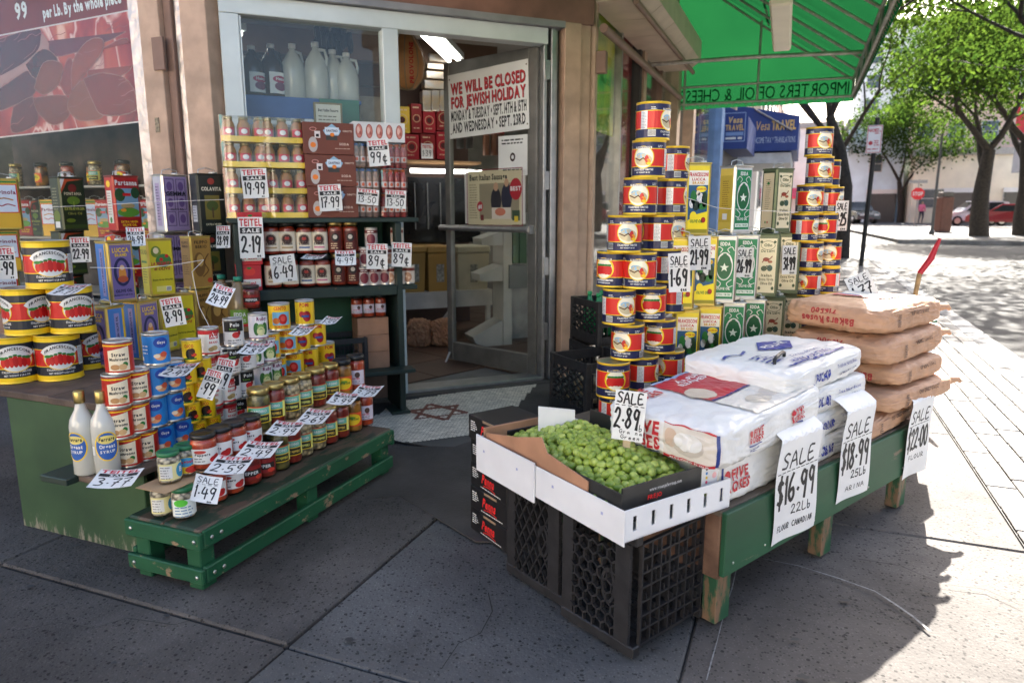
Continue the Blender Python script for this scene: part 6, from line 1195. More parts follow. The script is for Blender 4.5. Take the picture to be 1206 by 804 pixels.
# white bottles on the plank end
bo = MB(); bo.lathe([(0, 0), (.034, 0), (.0385, .006), (.0385, .16), (.034, .185), (.018, .215), (.014, .235), (.014, .25)], 26); bo = bo.build('orgeat_bottle', M('milky_syrup', (.55, .54, .48), .12, var=.06, coat=.6))
mb = MB(); mb.lathe([(.0155, .236), (.0165, .24), (.0165, .272), (.0145, .276), (0, .276)], 20); mb.build('gold_foil', LIDG, bo)
p = Pr(); p.ell(0, .1, .036, .048, sr(45, 95, 175), 1, 26); p.ring(0, .1, .037, .049, .004, YEL, 2, 26); p.ell(0, .122, .028, .014, sr(235, 215, 120), 2); p.text('Ferrara', 0, .118, .012, BLK, 3, w=.046, shear=.2); p.text('Orgeat', 0, .094, .012, WHT, 3, w=.046); p.text('SYRUP', 0, .078, .009, WHT, 3); p.rect(-.052, .07, -.04, .1, WHT, 1)
p.build('paper_label', cyl(.0390, 0, .0004), PAPER, bo, (.011, 0)); BO = Proto(tag(bo, 'x', 'bottle'))
q = P(97, 560, .35); BO.put((q[0], q[1] + .03, .35), face(q) - .75, 'milky white syrup bottle with its label turned aside on the plank end', 'white syrup bottles'); q = P(122, 560, .35); BO.put((q[0], q[1] + .03, .35), face(q) + .1, 'milky white syrup bottle with blue label beside the red cans', 'white syrup bottles')
# vinegar jugs
jg = MB(); jg.lathe([(0, 0), (.06, 0), (.066, .008), (.066, .15), (.055, .2), (.024, .245), (.018, .25), (.018, .265)], 20); jg = jg.build('vinegar_jug', M('vinegar', (.30, .20, .09), .2, var=.1, coat=.4))
mb = MB(); mb.lathe([(.021, .262), (.021, .285), (0, .286)], 16); mb.build('cap', M('jug_cap', (.03, .28, .16), .4), jg); mb = MB(); mb.tube([(.02, .0, .245), (.055, 0, .25), (.062, 0, .21), (.058, 0, .17)], .009, 8); mb.build('grip', M('jug_plastic', (.4, .34, .22), .3), jg)
p = Pr(); p.rect(-.05, .03, .05, .12, sr(120, 165, 60), 0); p.text('EDDA', 0, .085, .02, WHT, 1, w=.06); p.rect(-.05, .03, .05, .045, RED, 1); p.lines(-.03, .03, .065, 2, .01, .004, WHT, 1); p.build('paper_label', cyl(.0668), PAPER, jg, (.02, 0)); JG = Proto(tag(jg, 'x', 'jug'))
for px, v, lab in ((281, 1.02, 'amber vinegar jug with green cap and label beside the golden tins'), (262, 1.18, 'amber vinegar jug half hidden behind the jug with the green label')):
    z = TZ; u = L.ux(px, v, z + .2); p_ = L.w(u, v, z + .02); JG.put(p_, face(p_), lab, 'vinegar jugs')
mb = MB(); mb.box(-.3, .35, -.25, .2, 0, .02, b=.002); u0 = L.ux(281, 1.02, .7); rs = mb.build('riser_board', DWOOD, None, L.w(u0, 1.1, TZ - .001), L.rz); tag(rs, 'dark board under the vinegar jugs on the green box', 'board'); rs.location.z = TZ
for n_, (px, v, zz) in enumerate(((300, .95, TZ + .02), (296, .93, TZ + .02 + .124))):
    u = L.ux(px, v, zz + .06); p_ = L.w(u, v, zz); J['dred'].put(p_, face(p_), ('squat dark jar with red label beside the vinegar jug', 'squat dark jar stacked on its twin beside the vinegar jug')[n_], 'dark jars by the jug')
# ------------------------------------------------------------------ shelf unit by the door
DG = worn('dark_green_shelf', (.014, .03, .022), (.22, .12, .06), .69, (1, 1, 1), 22); su = empty('shelf_unit', 'dark green wooden shelf unit with chipped edges between the window and the door', 'shelf', D.w(0, 0, 0), D.rz)
SX0, SX1, SV0, SV1 = -1.96, -1.08, -.43, -.1
lpart(su, 'side_panel', DG, SX1 - .035, SX1, SV0, SV1, .012, 1.12, .004); lpart(su, 'side_panel', DG, SX0, SX0 + .03, SV0, SV1, .012, 1.12, .004)
lpart(su, 'back_panel', M('shelf_green_back', (.012, .07, .035), .6), SX0 + .031, SX1 - .036, SV1 - .012, SV1 - .002, .3, 1.12)
for z, a, b, th in ((1.122, SX0 - .03, SX1 + .1, .025), (.715, SX0 + .031, SX1 - .036, .055), (.25, SX0 + .031, SX1 - .036, .025)): lpart(su, 'shelf', DG, a, b, SV0 - .005, SV1 - .014, z, z + th, .004)
lpart(su, 'front_lip', DG, SX1 + .001, SX1 + .09, SV0 + .02, SV1 - .02, .74, .765, .003); lpart(su, 'foot_step', DG, SX1 - .09, SX1 + .02, SV0 - .02, SV0 + .14, .0125, .03, .003)
lpart(su, 'lower_ledge', DG, SX1 - .3, SX1 + .03, SV0 - .12, SV0 - .006, .28, .3, .003)
sh = lambda px, z, v=-.3: (D.ux(px, v, z), v)
# juice packs
WRAP = glassmat('shrink_film', (.96, .97, .97), 2.0, .045, .08); C_PEAR = content('pear_juice', (.33, .15, .045), (.42, .22, .08), 10)
def juice_pack(name, cont, lidm, lab_c, tray_c, n=3):
    e = empty(name, 'x', 'juice pack'); w = .225 / n
    bm_ = None
    for t in range(2):
        mb = MB(); mb.box(-.114, .114, -.067, .067, t * .128, t * .128 + .003); mb.box(-.114, .114, -.069, -.0668, t * .128, t * .128 + .028); mb.build('tray', M('tray_' + name, tray_c, .6), e)
        for i in range(n):
            for j in range(2):
                loc = (-.113 + w * (i + .5), -.033 + j * .066, t * .128 + .003)
                if bm_ is None:
                    mb = MB(); r = .0325; mb.lathe([(0, 0), (r * .9, 0), (r, .004), (r, .075), (r * .85, .092), (r * .6, .104), (r * .6, .108)], 16); bm_ = mb.build('bottle', cont, e, loc); mb = MB(); mb.lathe([(r * .68, .106), (r * .68, .122), (0, .122)], 12); mb.build('lid', lidm, bm_)
                    q_ = Pr(); q_.rect(-.03, .03, .03, .068, lab_c, 0); q_.ell(0, .049, .016, .013, WHT, 1); q_.build('paper_label', cyl(r + .0005), PAPER, bm_, (.008, 0))
                else:
                    b2 = bm_.copy(); C.objects.link(b2); b2.parent = e; b2.location = loc
                    for g in bm_.children: g2 = g.copy(); C.objects.link(g2); g2.parent = b2
    mb = MB(); vs = []
    for z in (-.0, .06, .125, .19, .256): vs.append([(x + random.uniform(-.003, .003), y + random.uniform(-.003, .003), z) for x, y in [(-.118, -.073), (-.06, -.071), (0, -.074), (.06, -.071), (.118, -.073), (.118, .072), (0, .072), (-.118, .072)]])
    for k in range(4): mb.add(vs[k] + vs[k + 1], [(i, (i + 1) % 8, 8 + (i + 1) % 8, 8 + i) for i in range(8)], 0, None, True)
    mb.add(vs[-1], [tuple(range(8))]); mb.build('shrink_wrap', WRAP, e); return Proto(e)
JP = juice_pack('juice_pack', C_PEAR, M('jar_lid_yel', (.35, .28, .12), .35, .6), sr(200, 60, 80), sr(235, 200, 60))
ZT = 1.148
for px, k, lab in ((292, 0, 'shrink wrapped pack of pear juice bottles on the shelf, behind the 19.99 tag'), (338, 0, 'shrink wrapped pack of pear juice bottles on the shelf beside the brown cartons'), (288, 1, 'shrink wrapped juice pack on top of the pack with the 19.99 tag'), (333, 1, 'shrink wrapped juice pack on the upper tier touching the brown cartons')):
    z = ZT + k * .262; u, v = sh(px, z + .12, -.27); JP.put(D.w(u, v, z), D.rz + random.uniform(-.04, .04), lab, 'pear juice packs')
# soda cartons
def soda_carton():
    mb = MB(); mb.box(-.135, .135, -.09, .09, 0, .166, b=.002); o = mb.build('soda_carton', M('brown_carton', sr(112, 58, 42), .6, var=.08)); p = Pr()
    p.rect(-.02, .105, .055, .142, sr(215, 225, 235), 1); p.poly([(-.03, .125), (.018, .16), (.066, .125), (.05, .1), (-.014, .1)], sr(150, 190, 215), 0); p.text('SANTINO', .018, .118, .012, NAVY, 2, w=.06); p.ell(.018, .104, .012, .01, sr(235, 130, 40), 3); p.rect(-.075, .085, -.045, .12, sr(230, 220, 215), 1); p.rect(-.068, .09, -.052, .105, BLK, 2); p.ring(-.082, .13, .018, .01, .003, sr(220, 150, 140), 2)
    p.ell(-.085, .05, .024, .04, sr(190, 180, 175), 1); p.ell(-.085, .048, .015, .014, sr(235, 130, 50), 2); p.text('CHINOTTO', .1, .12, .009, sr(220, 190, 170), 1, w=.05); p.text('SODA', .08, .05, .012, sr(220, 190, 170), 1); p.lines(.03, .12, .03, 1, .01, .004, sr(200, 170, 150)); p.build('print', flat(.0005, -.0906), CARDP, o)
    mb = MB(); mb.box(-.015, .045, -.091, -.0902, .075, .098); mb.build('carry_slot', DARK, o); return Proto(tag(o, 'x', 'carton'))
SC = soda_carton()
for k in range(3): z = ZT + k * .168; u, v = sh(390 - 3.0 * k, z + .08, -.27); SC.put(D.w(u, v, z), D.rz + .02 * (k - 1), ('brown soda carton at the bottom of its stack, with the 17.99 tag', 'brown soda carton in the middle of its stack of three', 'topmost brown soda carton beside the window')[k], 'brown soda cartons')
# small drink packs
def drink_pack(nm, c_cap, c_body, rough=.2):
    e = empty('drink_pack', 'x', 'drink pack'); b0 = None
    for i in range(4):
        for j in range(2):
            loc = (-.054 + .036 * i, -.02 + .04 * j, 0)
            if b0 is None:
                mb = MB(); r = .0172; mb.lathe([(0, 0), (r, 0), (r, .09), (r * .7, .11), (r * .5, .118)], 12); b0 = mb.build('bottle', M('drink_' + nm, c_body, rough, var=.25, vs=30, coat=.4), e, loc); mb = MB(); mb.lathe([(r * .75, .116), (r * .75, .13), (0, .13)], 10); mb.build('cap', M('cap_' + nm, c_cap, .4), b0)
                q_ = Pr(); q_.rect(-.018, .03, .018, .06, sr(215, 195, 190), 0); q_.ell(.0, .045, .008, .01, sr(220, 90, 50), 1); q_.build('paper_label', cyl(r + .0004), PAPER, b0, (.007, 0))
            else:
                b2 = b0.copy(); C.objects.link(b2); b2.parent = e; b2.location = loc
                for g in b0.children: g2 = g.copy(); C.objects.link(g2); g2.parent = b2
    mb = MB(); mb.box(-.076, .076, -.042, .042, 0, .135, b=.008); mb.build('shrink_wrap', WRAP, e); return Proto(e)
DPb = drink_pack('clear', sr(60, 100, 160), (.33, .2, .16)); DPr = drink_pack('red', sr(190, 90, 40), (.36, .06, .06))
for k in range(3):
    z = ZT + k * .137
    u, v = sh(430, z + .06, -.3); DPb.put(D.w(u, v, z), D.rz, ('blue capped drink pack on the shelf with the left 13.50 tag', 'blue capped drink pack in the middle of its column', 'blue capped drink pack beneath the cone box')[k], 'small drink packs')
    u, v = sh(463, z + .06, -.3); DPr.put(D.w(u, v, z), D.rz, ('red drink pack on the shelf with the right 13.50 tag', 'red drink pack in the middle of its column', 'red drink pack beneath the cone box end')[k], 'small drink packs')
mb = MB(); mb.box(-.145, .145, -.06, .06, 0, .105, b=.002); cbx = mb.build('cone_box', M('cone_card', (.7, .68, .66), .6)); p = Pr()
for i in range(5): X = -.112 + i * .056; p.ell(X, .055, .019, .038, sr(205, 130, 115), 1); p.ring(X, .055, .019, .038, .004, sr(160, 80, 70), 2); p.ell(X - .004, .06, .008, .018, sr(230, 190, 175), 2); p.ell(X + .006, .045, .006, .01, sr(170, 90, 80), 3)
p.build('print', flat(.0005, -.0606), CARDP, cbx); u, v = sh(444, ZT + .46, -.29); cbx.location = D.w(u, v, ZT + .412); cbx.rotation_euler.z = D.rz; tag(cbx, 'white box printed with pink cones on top of the drink packs', 'box')
# sauce jars in two layers
def l_ital(c):
    def f(p, r, h): p.rect(-.06, h * .12, .06, h * .7, sr(240, 228, 205), 0); p.ell(0, h * .47, .026, .026, sr(70, 40, 35), 1); p.ring(0, h * .47, .03, .03, .003, sr(150, 120, 80), 1); p.text('RAOLINI', 0, h * .3, .012, BLK, 1, w=.055); p.rect(-.03, h * .2, .03, h * .25, c, 1); p.ell(0, h * .5, .012, .008, sr(180, 50, 40), 2)
    return f
def l_dark(p, r, h): p.rect(-.036, h * .12, .036, h * .7, sr(90, 28, 22), 0); p.ell(0, h * .5, .022, .024, sr(40, 25, 25), 1); p.ell(0, h * .52, .012, .012, sr(200, 190, 175), 2); p.lines(-.025, .025, h * .3, 3, .012, .005, sr(220, 190, 150), 1)
JI = [mk('sauce_jar', .045, .178, C_SAUCE, LIDB, l_ital(sr(190, 160, 110))), mk('sauce_jar', .044, .172, C_SAUCE, LIDB, l_ital(sr(60, 100, 150))), mk('sauce_jar', .044, .172, C_SAUCE, LIDB, l_ital(sr(215, 120, 150))), mk('sauce_jar', .044, .178, C_SAUCE, LIDG, l_dark)]
ZM = .771
for row, lst in ((0, ((321, 0), (342, 0), (362, 1), (380, 2), (399, 3), (416, 3))), (1, ((319.5, 0), (338, 0), (358, 1), (376.5, 2), (394.5, 3), (412.5, 3)))):
    for px, k in lst:
        z = ZM + row * .18; u, v = sh(px, z + .09, -.33); JI[k].put(D.w(u, v, z), face(D.w(u, v)) + random.uniform(-.15, .15), ['tomato sauce jar with cream label and gold rim', 'tomato sauce jar with cream and blue label', 'tomato sauce jar with cream and pink label', 'gold lidded dark labelled sauce jar'][k] + (' in the lower layer', ' in the upper layer')[row], 'sauce jars on the middle shelf')
def c_bean1(p, w, h): p.rect(-w, .008, w, h - .008, sr(205, 195, 190), 0); p.ell(0, h * .4, .026, .03, sr(120, 45, 60), 1); p.rect(-w, h * .7, w, h * .86, sr(110, 40, 45), 1); p.lines(-.02, .02, h * .76, 1, .01, .005, WHT, 2)
def c_bean2(p, w, h): p.rect(-w, .008, w, h - .008, sr(220, 205, 190), 0); p.ell(0, h * .38, .026, .028, sr(190, 140, 110), 1); p.rect(-w, h * .7, w, h * .86, sr(120, 50, 40), 1); p.ell(.01, h * .35, .008, .008, sr(225, 190, 160), 2); p.ell(-.008, h * .42, .008, .008, sr(225, 190, 160), 2)
KB = [mkcan('bean_can', .0365, .108, c_bean1), mkcan('bean_can', .0365, .108, c_bean2)]
for t, rows in ((0, [[428, 441, 454], [430, 446], [437]]), (1, [[460, 470, 481], [459, 474], [467.5]])):
    for i, xs in enumerate(rows):
        for px in xs: z = ZM - .004 + .109 * i; u, v = sh(px, z + .05, -.34); KB[t].put(D.w(u, v, z), face(D.w(u, v)) + random.uniform(-.2, .2), ('can of dark red beans', 'can of pale brown beans')[t] + (' in the lower rows of the pyramid by the door', ' in the lower rows of the pyramid by the door', ' topping its pyramid by the door')[i], 'bean cans on the middle shelf')
# red boxes
mb = MB(); mb.box(-.06, .06, -.05, .05, 0, .135, b=.002); rb = mb.build('pomi_carton', M('red_card', sr(190, 35, 45), .5)); p = Pr(); p.rect(-.055, .02, .055, .06, sr(225, 220, 215), 0); p.ell(0, .1, .03, .022, sr(220, 60, 50), 0); p.ell(0, .118, .012, .006, GRN, 1); p.text('Pomi', 0, .03, .018, RED, 1, w=.06); p.build('print', flat(.0005, -.0506), CARDP, rb); RBX = Proto(tag(rb, 'x', 'carton'))
for k in range(3): z = ZM + k * .136; u, v = sh(293 + k * .5, z + .06, -.36); RBX.put(D.w(u, v, z), face(D.w(u, v)) + .1, ('red tomato carton at the foot of its stack beside the sauce jars', 'red tomato carton behind the 2.19 tag', 'red tomato carton on top of its stack under the juice packs')[k], 'red tomato cartons')
# under the middle shelf: crate, wrapped jars, cardboard boxes
k4 = dup(cr2, (0, 0, 0), 0, 'black milk crate on the low shelf behind the pepper jars', 'black milk crates', rot=(math.pi / 2, 0, D.rz)); u, v = sh(401, .4, -.25); k4.location = D.w(u, v + .12, .278); k4.scale = (.8, .7, .8)
u, v = sh(436, .5, -.25)
for k in range(3):
    mb = MB(); mb.box(-.09, .09, -.09, .09, 0, .098, b=.002); o = mb.build('cardboard_box', KRAFT, None, D.w(u, v, .277 + k * .1), D.rz); tag(o, ('lowest brown cardboard box under the middle shelf', 'brown cardboard box in the middle of the stack under the shelf', 'brown cardboard box carrying the wrapped jars under the shelf')[k], 'box')
for k in range(3):
    u2, v2 = sh(420 + 14 * k, .65, -.3); J['wht'].put(D.w(u2, v2, .579), face(D.w(u2, v2)), 'red jar in the dark under the middle shelf of the green unit', 'jars under the middle shelf', scale=(.8, .8, .78))
# ------------------------------------------------------------------ price tags
TR = sr(195, 35, 50)
def ptag(px, py, fr, v, price, label, w=.085, h=.115, pitch=0.0, yaw=0.0, roll=0.0, teitel=True, Y=None, pw=.12, bend=.01):
    if Y is None: u, z = fr.pix(px, py, v); loc = fr.w(u, v, z)
    else: q_ = at(px, py, Y); loc = tuple(q_); w *= .8; h *= .84
    pr = Pr(); pr.rect(-w / 2, -h / 2, w / 2, h / 2, (.76, .76, .74), 0)
    if teitel:
        pr.text('TEITEL', 0, h * .29, h * .17, TR, 1, w=w * .9); pr.rect(-w * .44, h * .1, w * .44, h * .25, BLK, 1); pr.text('SALE', 0, h * .13, h * .09, WHT, 2, w=w * .7); pr.hand(price, 0, -h * .36, h * .4, BLK, 1, w=w * .84, pw=pw); pr.hand('ea', w * .28, -h * .47, h * .08, BLK, 1, pw=.2)
    else:
        pr.hand('SALE', 0, h * .2, h * .22, BLK, 1, w=w * .82, pw=.13); pr.hand(price, 0, -h * .34, h * .44, BLK, 1, w=w * .84, pw=pw); pr.hand('can', w * .2, -h * .47, h * .09, BLK, 1, pw=.2)
        for i in range(4): pr.rect(-w * .42 + i * w * .22, h * .145, -w * .28 + i * w * .22, h * .16, BLK, 1)
    s_ = 1.0
    o = pr.build('price_tag', lambda x, z, l: (x, -l * .0005 - bend * (math.cos(x / w * 2.4) - 1) * -1 - .6 * bend * math.sin(z / h * 3), z), PAPER, None, (w * .25, 1))
    o.location = loc; o.rotation_euler = (pitch, roll, face(loc) + yaw); return tag(o, label, 'price tag')
vL = .03
ptag(5, 310, L, 0, '9.99', 'sale tag reading 9.99 between the yellow tin and the big cans', .1, .16, Y=2.95); ptag(95, 294, L, 0, '22.99', 'sale tag reading 22.99 in front of the dark green tin', .095, .135, Y=3.2)
ptag(160, 279, L, 0, '24.99', 'sale tag propped under the red landscape tin', .09, .1, Y=3.12, pitch=-.5); ptag(262, 279, L, 0, '28.99', 'sale tag reading 28.99 below the black tree tin', .08, .115, Y=3.1, yaw=.5)
ptag(204, 367, L, 0, '8.99', 'sale tag reading 8.99 on the yellow tins', .095, .135, Y=2.72, roll=-.12); ptag(82, 342, L, 0, '7.77', 'sale tag lying on the middle row of big cans', .12, .15, Y=2.5, pitch=-1.5, yaw=-.45)
ptag(260, 349, L, 0, '24.99', 'sale tag leaning on the vinegar jug', .1, .12, Y=2.75, pitch=-.9, yaw=-.3, roll=.3); ptag(160, 440, L, 0, '1.99', 'sale tag lying on the red mushroom cans', .12, .14, Y=2.32, pitch=-1.5, yaw=-.45); ptag(212, 436, L, 0, '2.49', 'sale tag lying over the blue cans', .12, .14, Y=2.36, pitch=-1.5, yaw=-.45)
ptag(247, 452, L, 0, '.99', 'tilted sale tag reading .99 in front of the yellow cans', .07, .125, Y=2.35, roll=.42, yaw=.2); ptag(262, 440, L, 0, '1.69', 'tilted sale tag reading 1.69 beside the .99 tag', .075, .135, Y=2.45, roll=.32, yaw=.2)
ptag(301, 411, L, 0, '1.89', 'sale tag lying on the beet and artichoke cans', .12, .13, Y=2.55, pitch=-1.5, yaw=-.45); ptag(357, 390, L, 0, '1.79', 'sale tag lying on the yellow tomato cans with blue picture', .1, .12, Y=2.75, pitch=-1.5, yaw=-.45); ptag(390, 378, L, 0, '1.59', 'sale tag lying beside the plain yellow cans', .09, .1, Y=2.95, pitch=-1.5, yaw=-.45)
ptag(137, 564, L, 0, '3.77', 'sale tag hanging flat off the plank below the white bottles', .16, .12, Y=2.02, pitch=-1.5, yaw=-.45); ptag(243, 576, L, 0, '1.49', 'plain sale tag reading 1.49 between the bean jar layers', .1, .1, Y=2.06, pitch=-.75, roll=.35, teitel=False)
ptag(272, 548, L, 0, '2.59', 'sale tag lying across the squat red jars near the bean jars', .16, .13, Y=2.15, pitch=-1.5, yaw=-.45); ptag(306, 530, L, 0, '2.49', 'sale tag lying on the squat jars beside the pickles', .15, .13, Y=2.25, pitch=-1.5, yaw=-.45); ptag(337, 505, L, 0, '2.99', 'sale tag lying under the pickle jars', .14, .12, Y=2.4, pitch=-1.5, yaw=-.45); ptag(372, 491, L, 0, '2.69', 'sale tag lying under the chickpea jars', .13, .14, Y=2.5, pitch=-1.5, yaw=-.45); ptag(405, 470, L, 0, '3.99', 'sale tag lying under the roasted pepper jars', .13, .12, Y=2.65, pitch=-1.5, yaw=-.45); ptag(433, 461, L, 0, '3.79', 'sale tag lying under the orange pepper jar at the bench end', .13, .12, Y=2.75, pitch=-1.5, yaw=-.45)
vD = -.40
ptag(300, 216, D, vD, '19.99', 'sale tag reading 19.99 on the juice packs', .125, .15, roll=-.05); ptag(389, 233, D, vD, '17.99', 'sale tag reading 17.99 on the brown soda carton', .12, .14, roll=-.05); ptag(446, 180, D, vD, '99c', 'sale tag reading 99 cents on the drink packs', .115, .14, roll=-.08); ptag(433, 232, D, vD, '13.50', 'left hand 13.50 tag on the blue capped drink pack', .12, .085, roll=.1); ptag(466, 235, D, vD, '13.50', 'right hand 13.50 tag on the red drink pack', .115, .1, roll=.05)
ptag(296, 280, D, -.46, '2.19', 'sale tag reading 2.19 on the red cartons', .12, .21); ptag(334, 316, D, -.46, '6.49', 'plain sale tag reading 6.49 on the lower sauce jars', .125, .145, teitel=False, roll=-.08); ptag(444, 302, D, -.47, '89c', 'sale tag reading 89 cents on the dark red bean cans', .115, .14, roll=.03); ptag(473, 300, D, -.47, '89c', 'sale tag reading 89 cents on the pale bean cans', .11, .135, roll=.05)
ptag(407, 304, D, -.46, '4.99', 'sale tag lying between the layers of dark labelled sauce jars', .11, .09, pitch=-.7); ptag(370, 303, D, -.46, '5.99', 'sale tag lying between the layers of cream labelled sauce jars', .12, .08, pitch=-1.5, yaw=-.45)
ptag(800, 321, B, .5, '1.69', 'plain sale card reading 1.69 between the can tower and the yellow tins', .075, .14, teitel=False, roll=-.06); ptag(824, 298, B, .57, '21.99', 'plain sale card reading 21.99 on the yellow tins', .082, .13, teitel=False, roll=-.05); ptag(877, 309, B, .59, '26.99', 'plain sale card reading 26.99 on the green tins', .068, .125, teitel=False); ptag(930, 306, B, .59, '31.99', 'plain sale card reading 31.99 on the cream tins', .062, .13, teitel=False, roll=-.03); ptag(991, 254, B, .55, '2.25', 'plain sale card reading 2.25 beside the right hand can tower', .055, .14, teitel=False); ptag(1015, 338, B, .3, '1.77', 'plain sale card leaning on the carton behind the brown sacks', .1, .12, teitel=False, roll=-.5, pitch=-.5)
# twine tying the tins
tw = MB()
def twine(pts): tw.tube([tuple(p) for p in pts], .0012, 5)
twine([at(57, 244, 3.05), at(108, 242, 3.05), at(180, 238, 3.1), at(264, 235, 3.15)]); twine([at(106, 315, 2.68), at(165, 316, 2.68), at(210, 311, 2.75), at(240, 306, 2.8)])
twine([at(240, 306, 2.8), at(226, 320, 2.66), at(235, 362, 2.6), at(252, 395, 2.55), at(262, 412, 2.5)])
tag(tw.build('twine', M('white_twine', (.6, .58, .55), .7)), 'white twine tied round the upper tins', 'twine')
tw = MB(); twine([at(800, 230, 2.62), at(845, 245, 2.7), at(892, 248, 2.78), at(940, 250, 2.9)]); tag(tw.build('twine', MATS['white_twine']), 'white twine across the top row of tins behind the flour bags', 'twine')
# ================================================================== inside the shop
def ipx(v, x0, y0, x1, y1): u0, z1 = D.pix(x0, y0, v); u1, z0 = D.pix(x1, y1, v); return u0, u1, z0, z1
def ibox(name, label, cat, v, x0, y0, x1, y1, dep, mat, b=.002, pr=None, group=None, pm=None):
    u0, u1, z0, z1 = ipx(v, x0, y0, x1, y1); mb = MB(); w, h = u1 - u0, z1 - z0; mb.box(-w / 2, w / 2, 0, dep, 0, h, b=b); o = mb.build(name, mat, None, D.w((u0 + u1) / 2, v, z0), D.rz)
    if pr: p = Pr(); pr(p, w, h); p.build('print', flat(.0008, -.001), pm or CARDP, o)
    return tag(o, label, cat, group)
# counter board behind the window with the jugs
blue = M('blue_board', sr(45, 85, 150), .5); ZC = D.pix(350, 111, .45)[1]
cn_ = empty('window_counter', 'shelf behind the sliding window with blue and green boards', 'counter', (0, 0, 0))
def cpart(name, mat, v, x0, y0, x1, y1, dep): u0, u1, z0, z1 = ipx(v, x0, y0, x1, y1); mb = MB(); mb.box(-(u1 - u0) / 2, (u1 - u0) / 2, 0, dep, 0, z1 - z0, b=.002); return mb.build(name, mat, cn_, D.w((u0 + u1) / 2, v, z0), D.rz)
cpart('blue_board', blue, .3, 284, 111, 376, 150, .01); cpart('green_board', M('green_card', (.03, .16, .10), .6), .3, 376, 116, 424, 150, .01); cpart('pale_panel', M('pale_panel', (.4, .33, .24), .7, var=.3), .8, 424, 113, 458, 150, .02)
u0, z0 = D.pix(284, 111, .32); u1, _ = D.pix(425, 111, .32); mb = MB(); mb.box(-(u1 - u0) / 2, (u1 - u0) / 2, 0, .3, -.02, 0); mb.build('shelf', blue, cn_, D.w((u0 + u1) / 2, .315, z0 - .002), D.rz); mb = MB(); mb.box(-.3, .3, 0, .04, 0, z0 - .03); mb.build('support', DARK, cn_, D.w((u0 + u1) / 2, .45, .02), D.rz)
def jug(nm, body, label_c):
    mb = MB(); mb.lathe([(0, 0), (.07, 0), (.076, .008), (.076, .15), (.066, .2), (.035, .25), (.02, .265), (.02, .285)], 20); o = mb.build('vinegar_jug', body); mb = MB(); mb.lathe([(.023, .28), (.023, .305), (0, .306)], 16); mb.build('cap', M('white_cap', (.6, .6, .58), .4), o)
    mb = MB(); mb.tube([(.022, 0, .265), (.06, 0, .262), (.072, 0, .22), (.066, 0, .18)], .01, 8); mb.build('grip', body, o)
    if label_c: p = Pr(); p.rect(-.07, .02, .07, .14, label_c, 0); p.ell(0, .1, .05, .02, sr(170, 40, 80), 1); p.ell(0, .06, .04, .025, sr(120, 60, 90), 1); p.text('Heinz', 0, .095, .016, WHT, 2); p.build('paper_label', cyl(.077), PAPER, o, (.02, 0))
    return Proto(tag(o, 'x', 'jug'))
JB = jug('dark', M('dark_vinegar', (.05, .03, .02), .2, coat=.4), WHT); JW = jug('white', M('clear_jug', (.45, .47, .44), .25, var=.06, coat=.3), None)
for px, v, pr_, sc, lab in ((298, .40, JB, 1.0, 'dark vinegar jug with white label nearest the window frame'), (321, .42, JB, 1.08, 'dark vinegar jug with a big purple emblem behind the window'), (346, .42, JW, 1.12, 'cloudy white jug next to the dark jugs behind the window'), (373, .40, JW, 1.18, 'tallest cloudy white jug in the window'), (393, .46, JW, 1.1, 'third cloudy white jug in the window'), (409, .42, JW, 1.03, 'cloudy white jug at the far end beside the mullion')):
    u = D.ux(px, v, z0 + .1); JP_ = pr_.put(D.w(u, v, z0), D.rz + random.uniform(-.6, .6), lab, 'jugs behind the window', scale=(.98, .98, sc * .96))
tr_ = ibox('white_tray', 'white plastic tray standing behind the juice packs in the window', 'tray', .2, 300, 137, 371, 150, .08, M('white_plastic', (.7, .71, .73), .35), .01)
def cert(p, w, h): p.rect(-w / 2 + .012, .012, w / 2 - .012, h - .012, sr(205, 200, 185), 1); p.text('Best Italian Sausage', 0, h * .62, .016, BLK, 2, w=w * .7); p.lines(-w * .35, w * .35, h * .4, 4, .02, .006, sr(110, 105, 95), 2)
ibox('framed_certificate', 'small framed certificate leaning against the green board in the window', 'frame', .15, 369, 120, 404, 150, .02, M('frame_gold', (.2, .15, .06), .4), .003, cert, None, PAPER)
# hanging dark sausages
sg = MB(); u, z = D.pix(391, 55, .75)
for i in range(90):
    a = random.uniform(0, 6.28); zz = random.uniform(-.17, .17); r = .13 * math.sqrt(max(0.05, 1 - (zz / .19) ** 2)) * random.uniform(.6, 1); mb_T = Matrix.Translation((r * math.cos(a), r * math.sin(a) * .7, zz)) @ Matrix.Rotation(random.uniform(-.5, .5), 4, 'X')
    sg.lathe([(0, -.05), (.015, -.04), (.019, 0), (.015, .04), (0, .05)], 8, 0, mb_T)
sg.tube([(0, 0, .15), (0, 0, .6)], .005, 6); sg = sg.build('sausage_bunch', M('dry_sausage', (.025, .018, .015), .5, var=.4, vs=40), None, D.w(u, .75, z)); tag(sg, 'dark bunch of dried sausages hanging above the vinegar jugs', 'sausages')
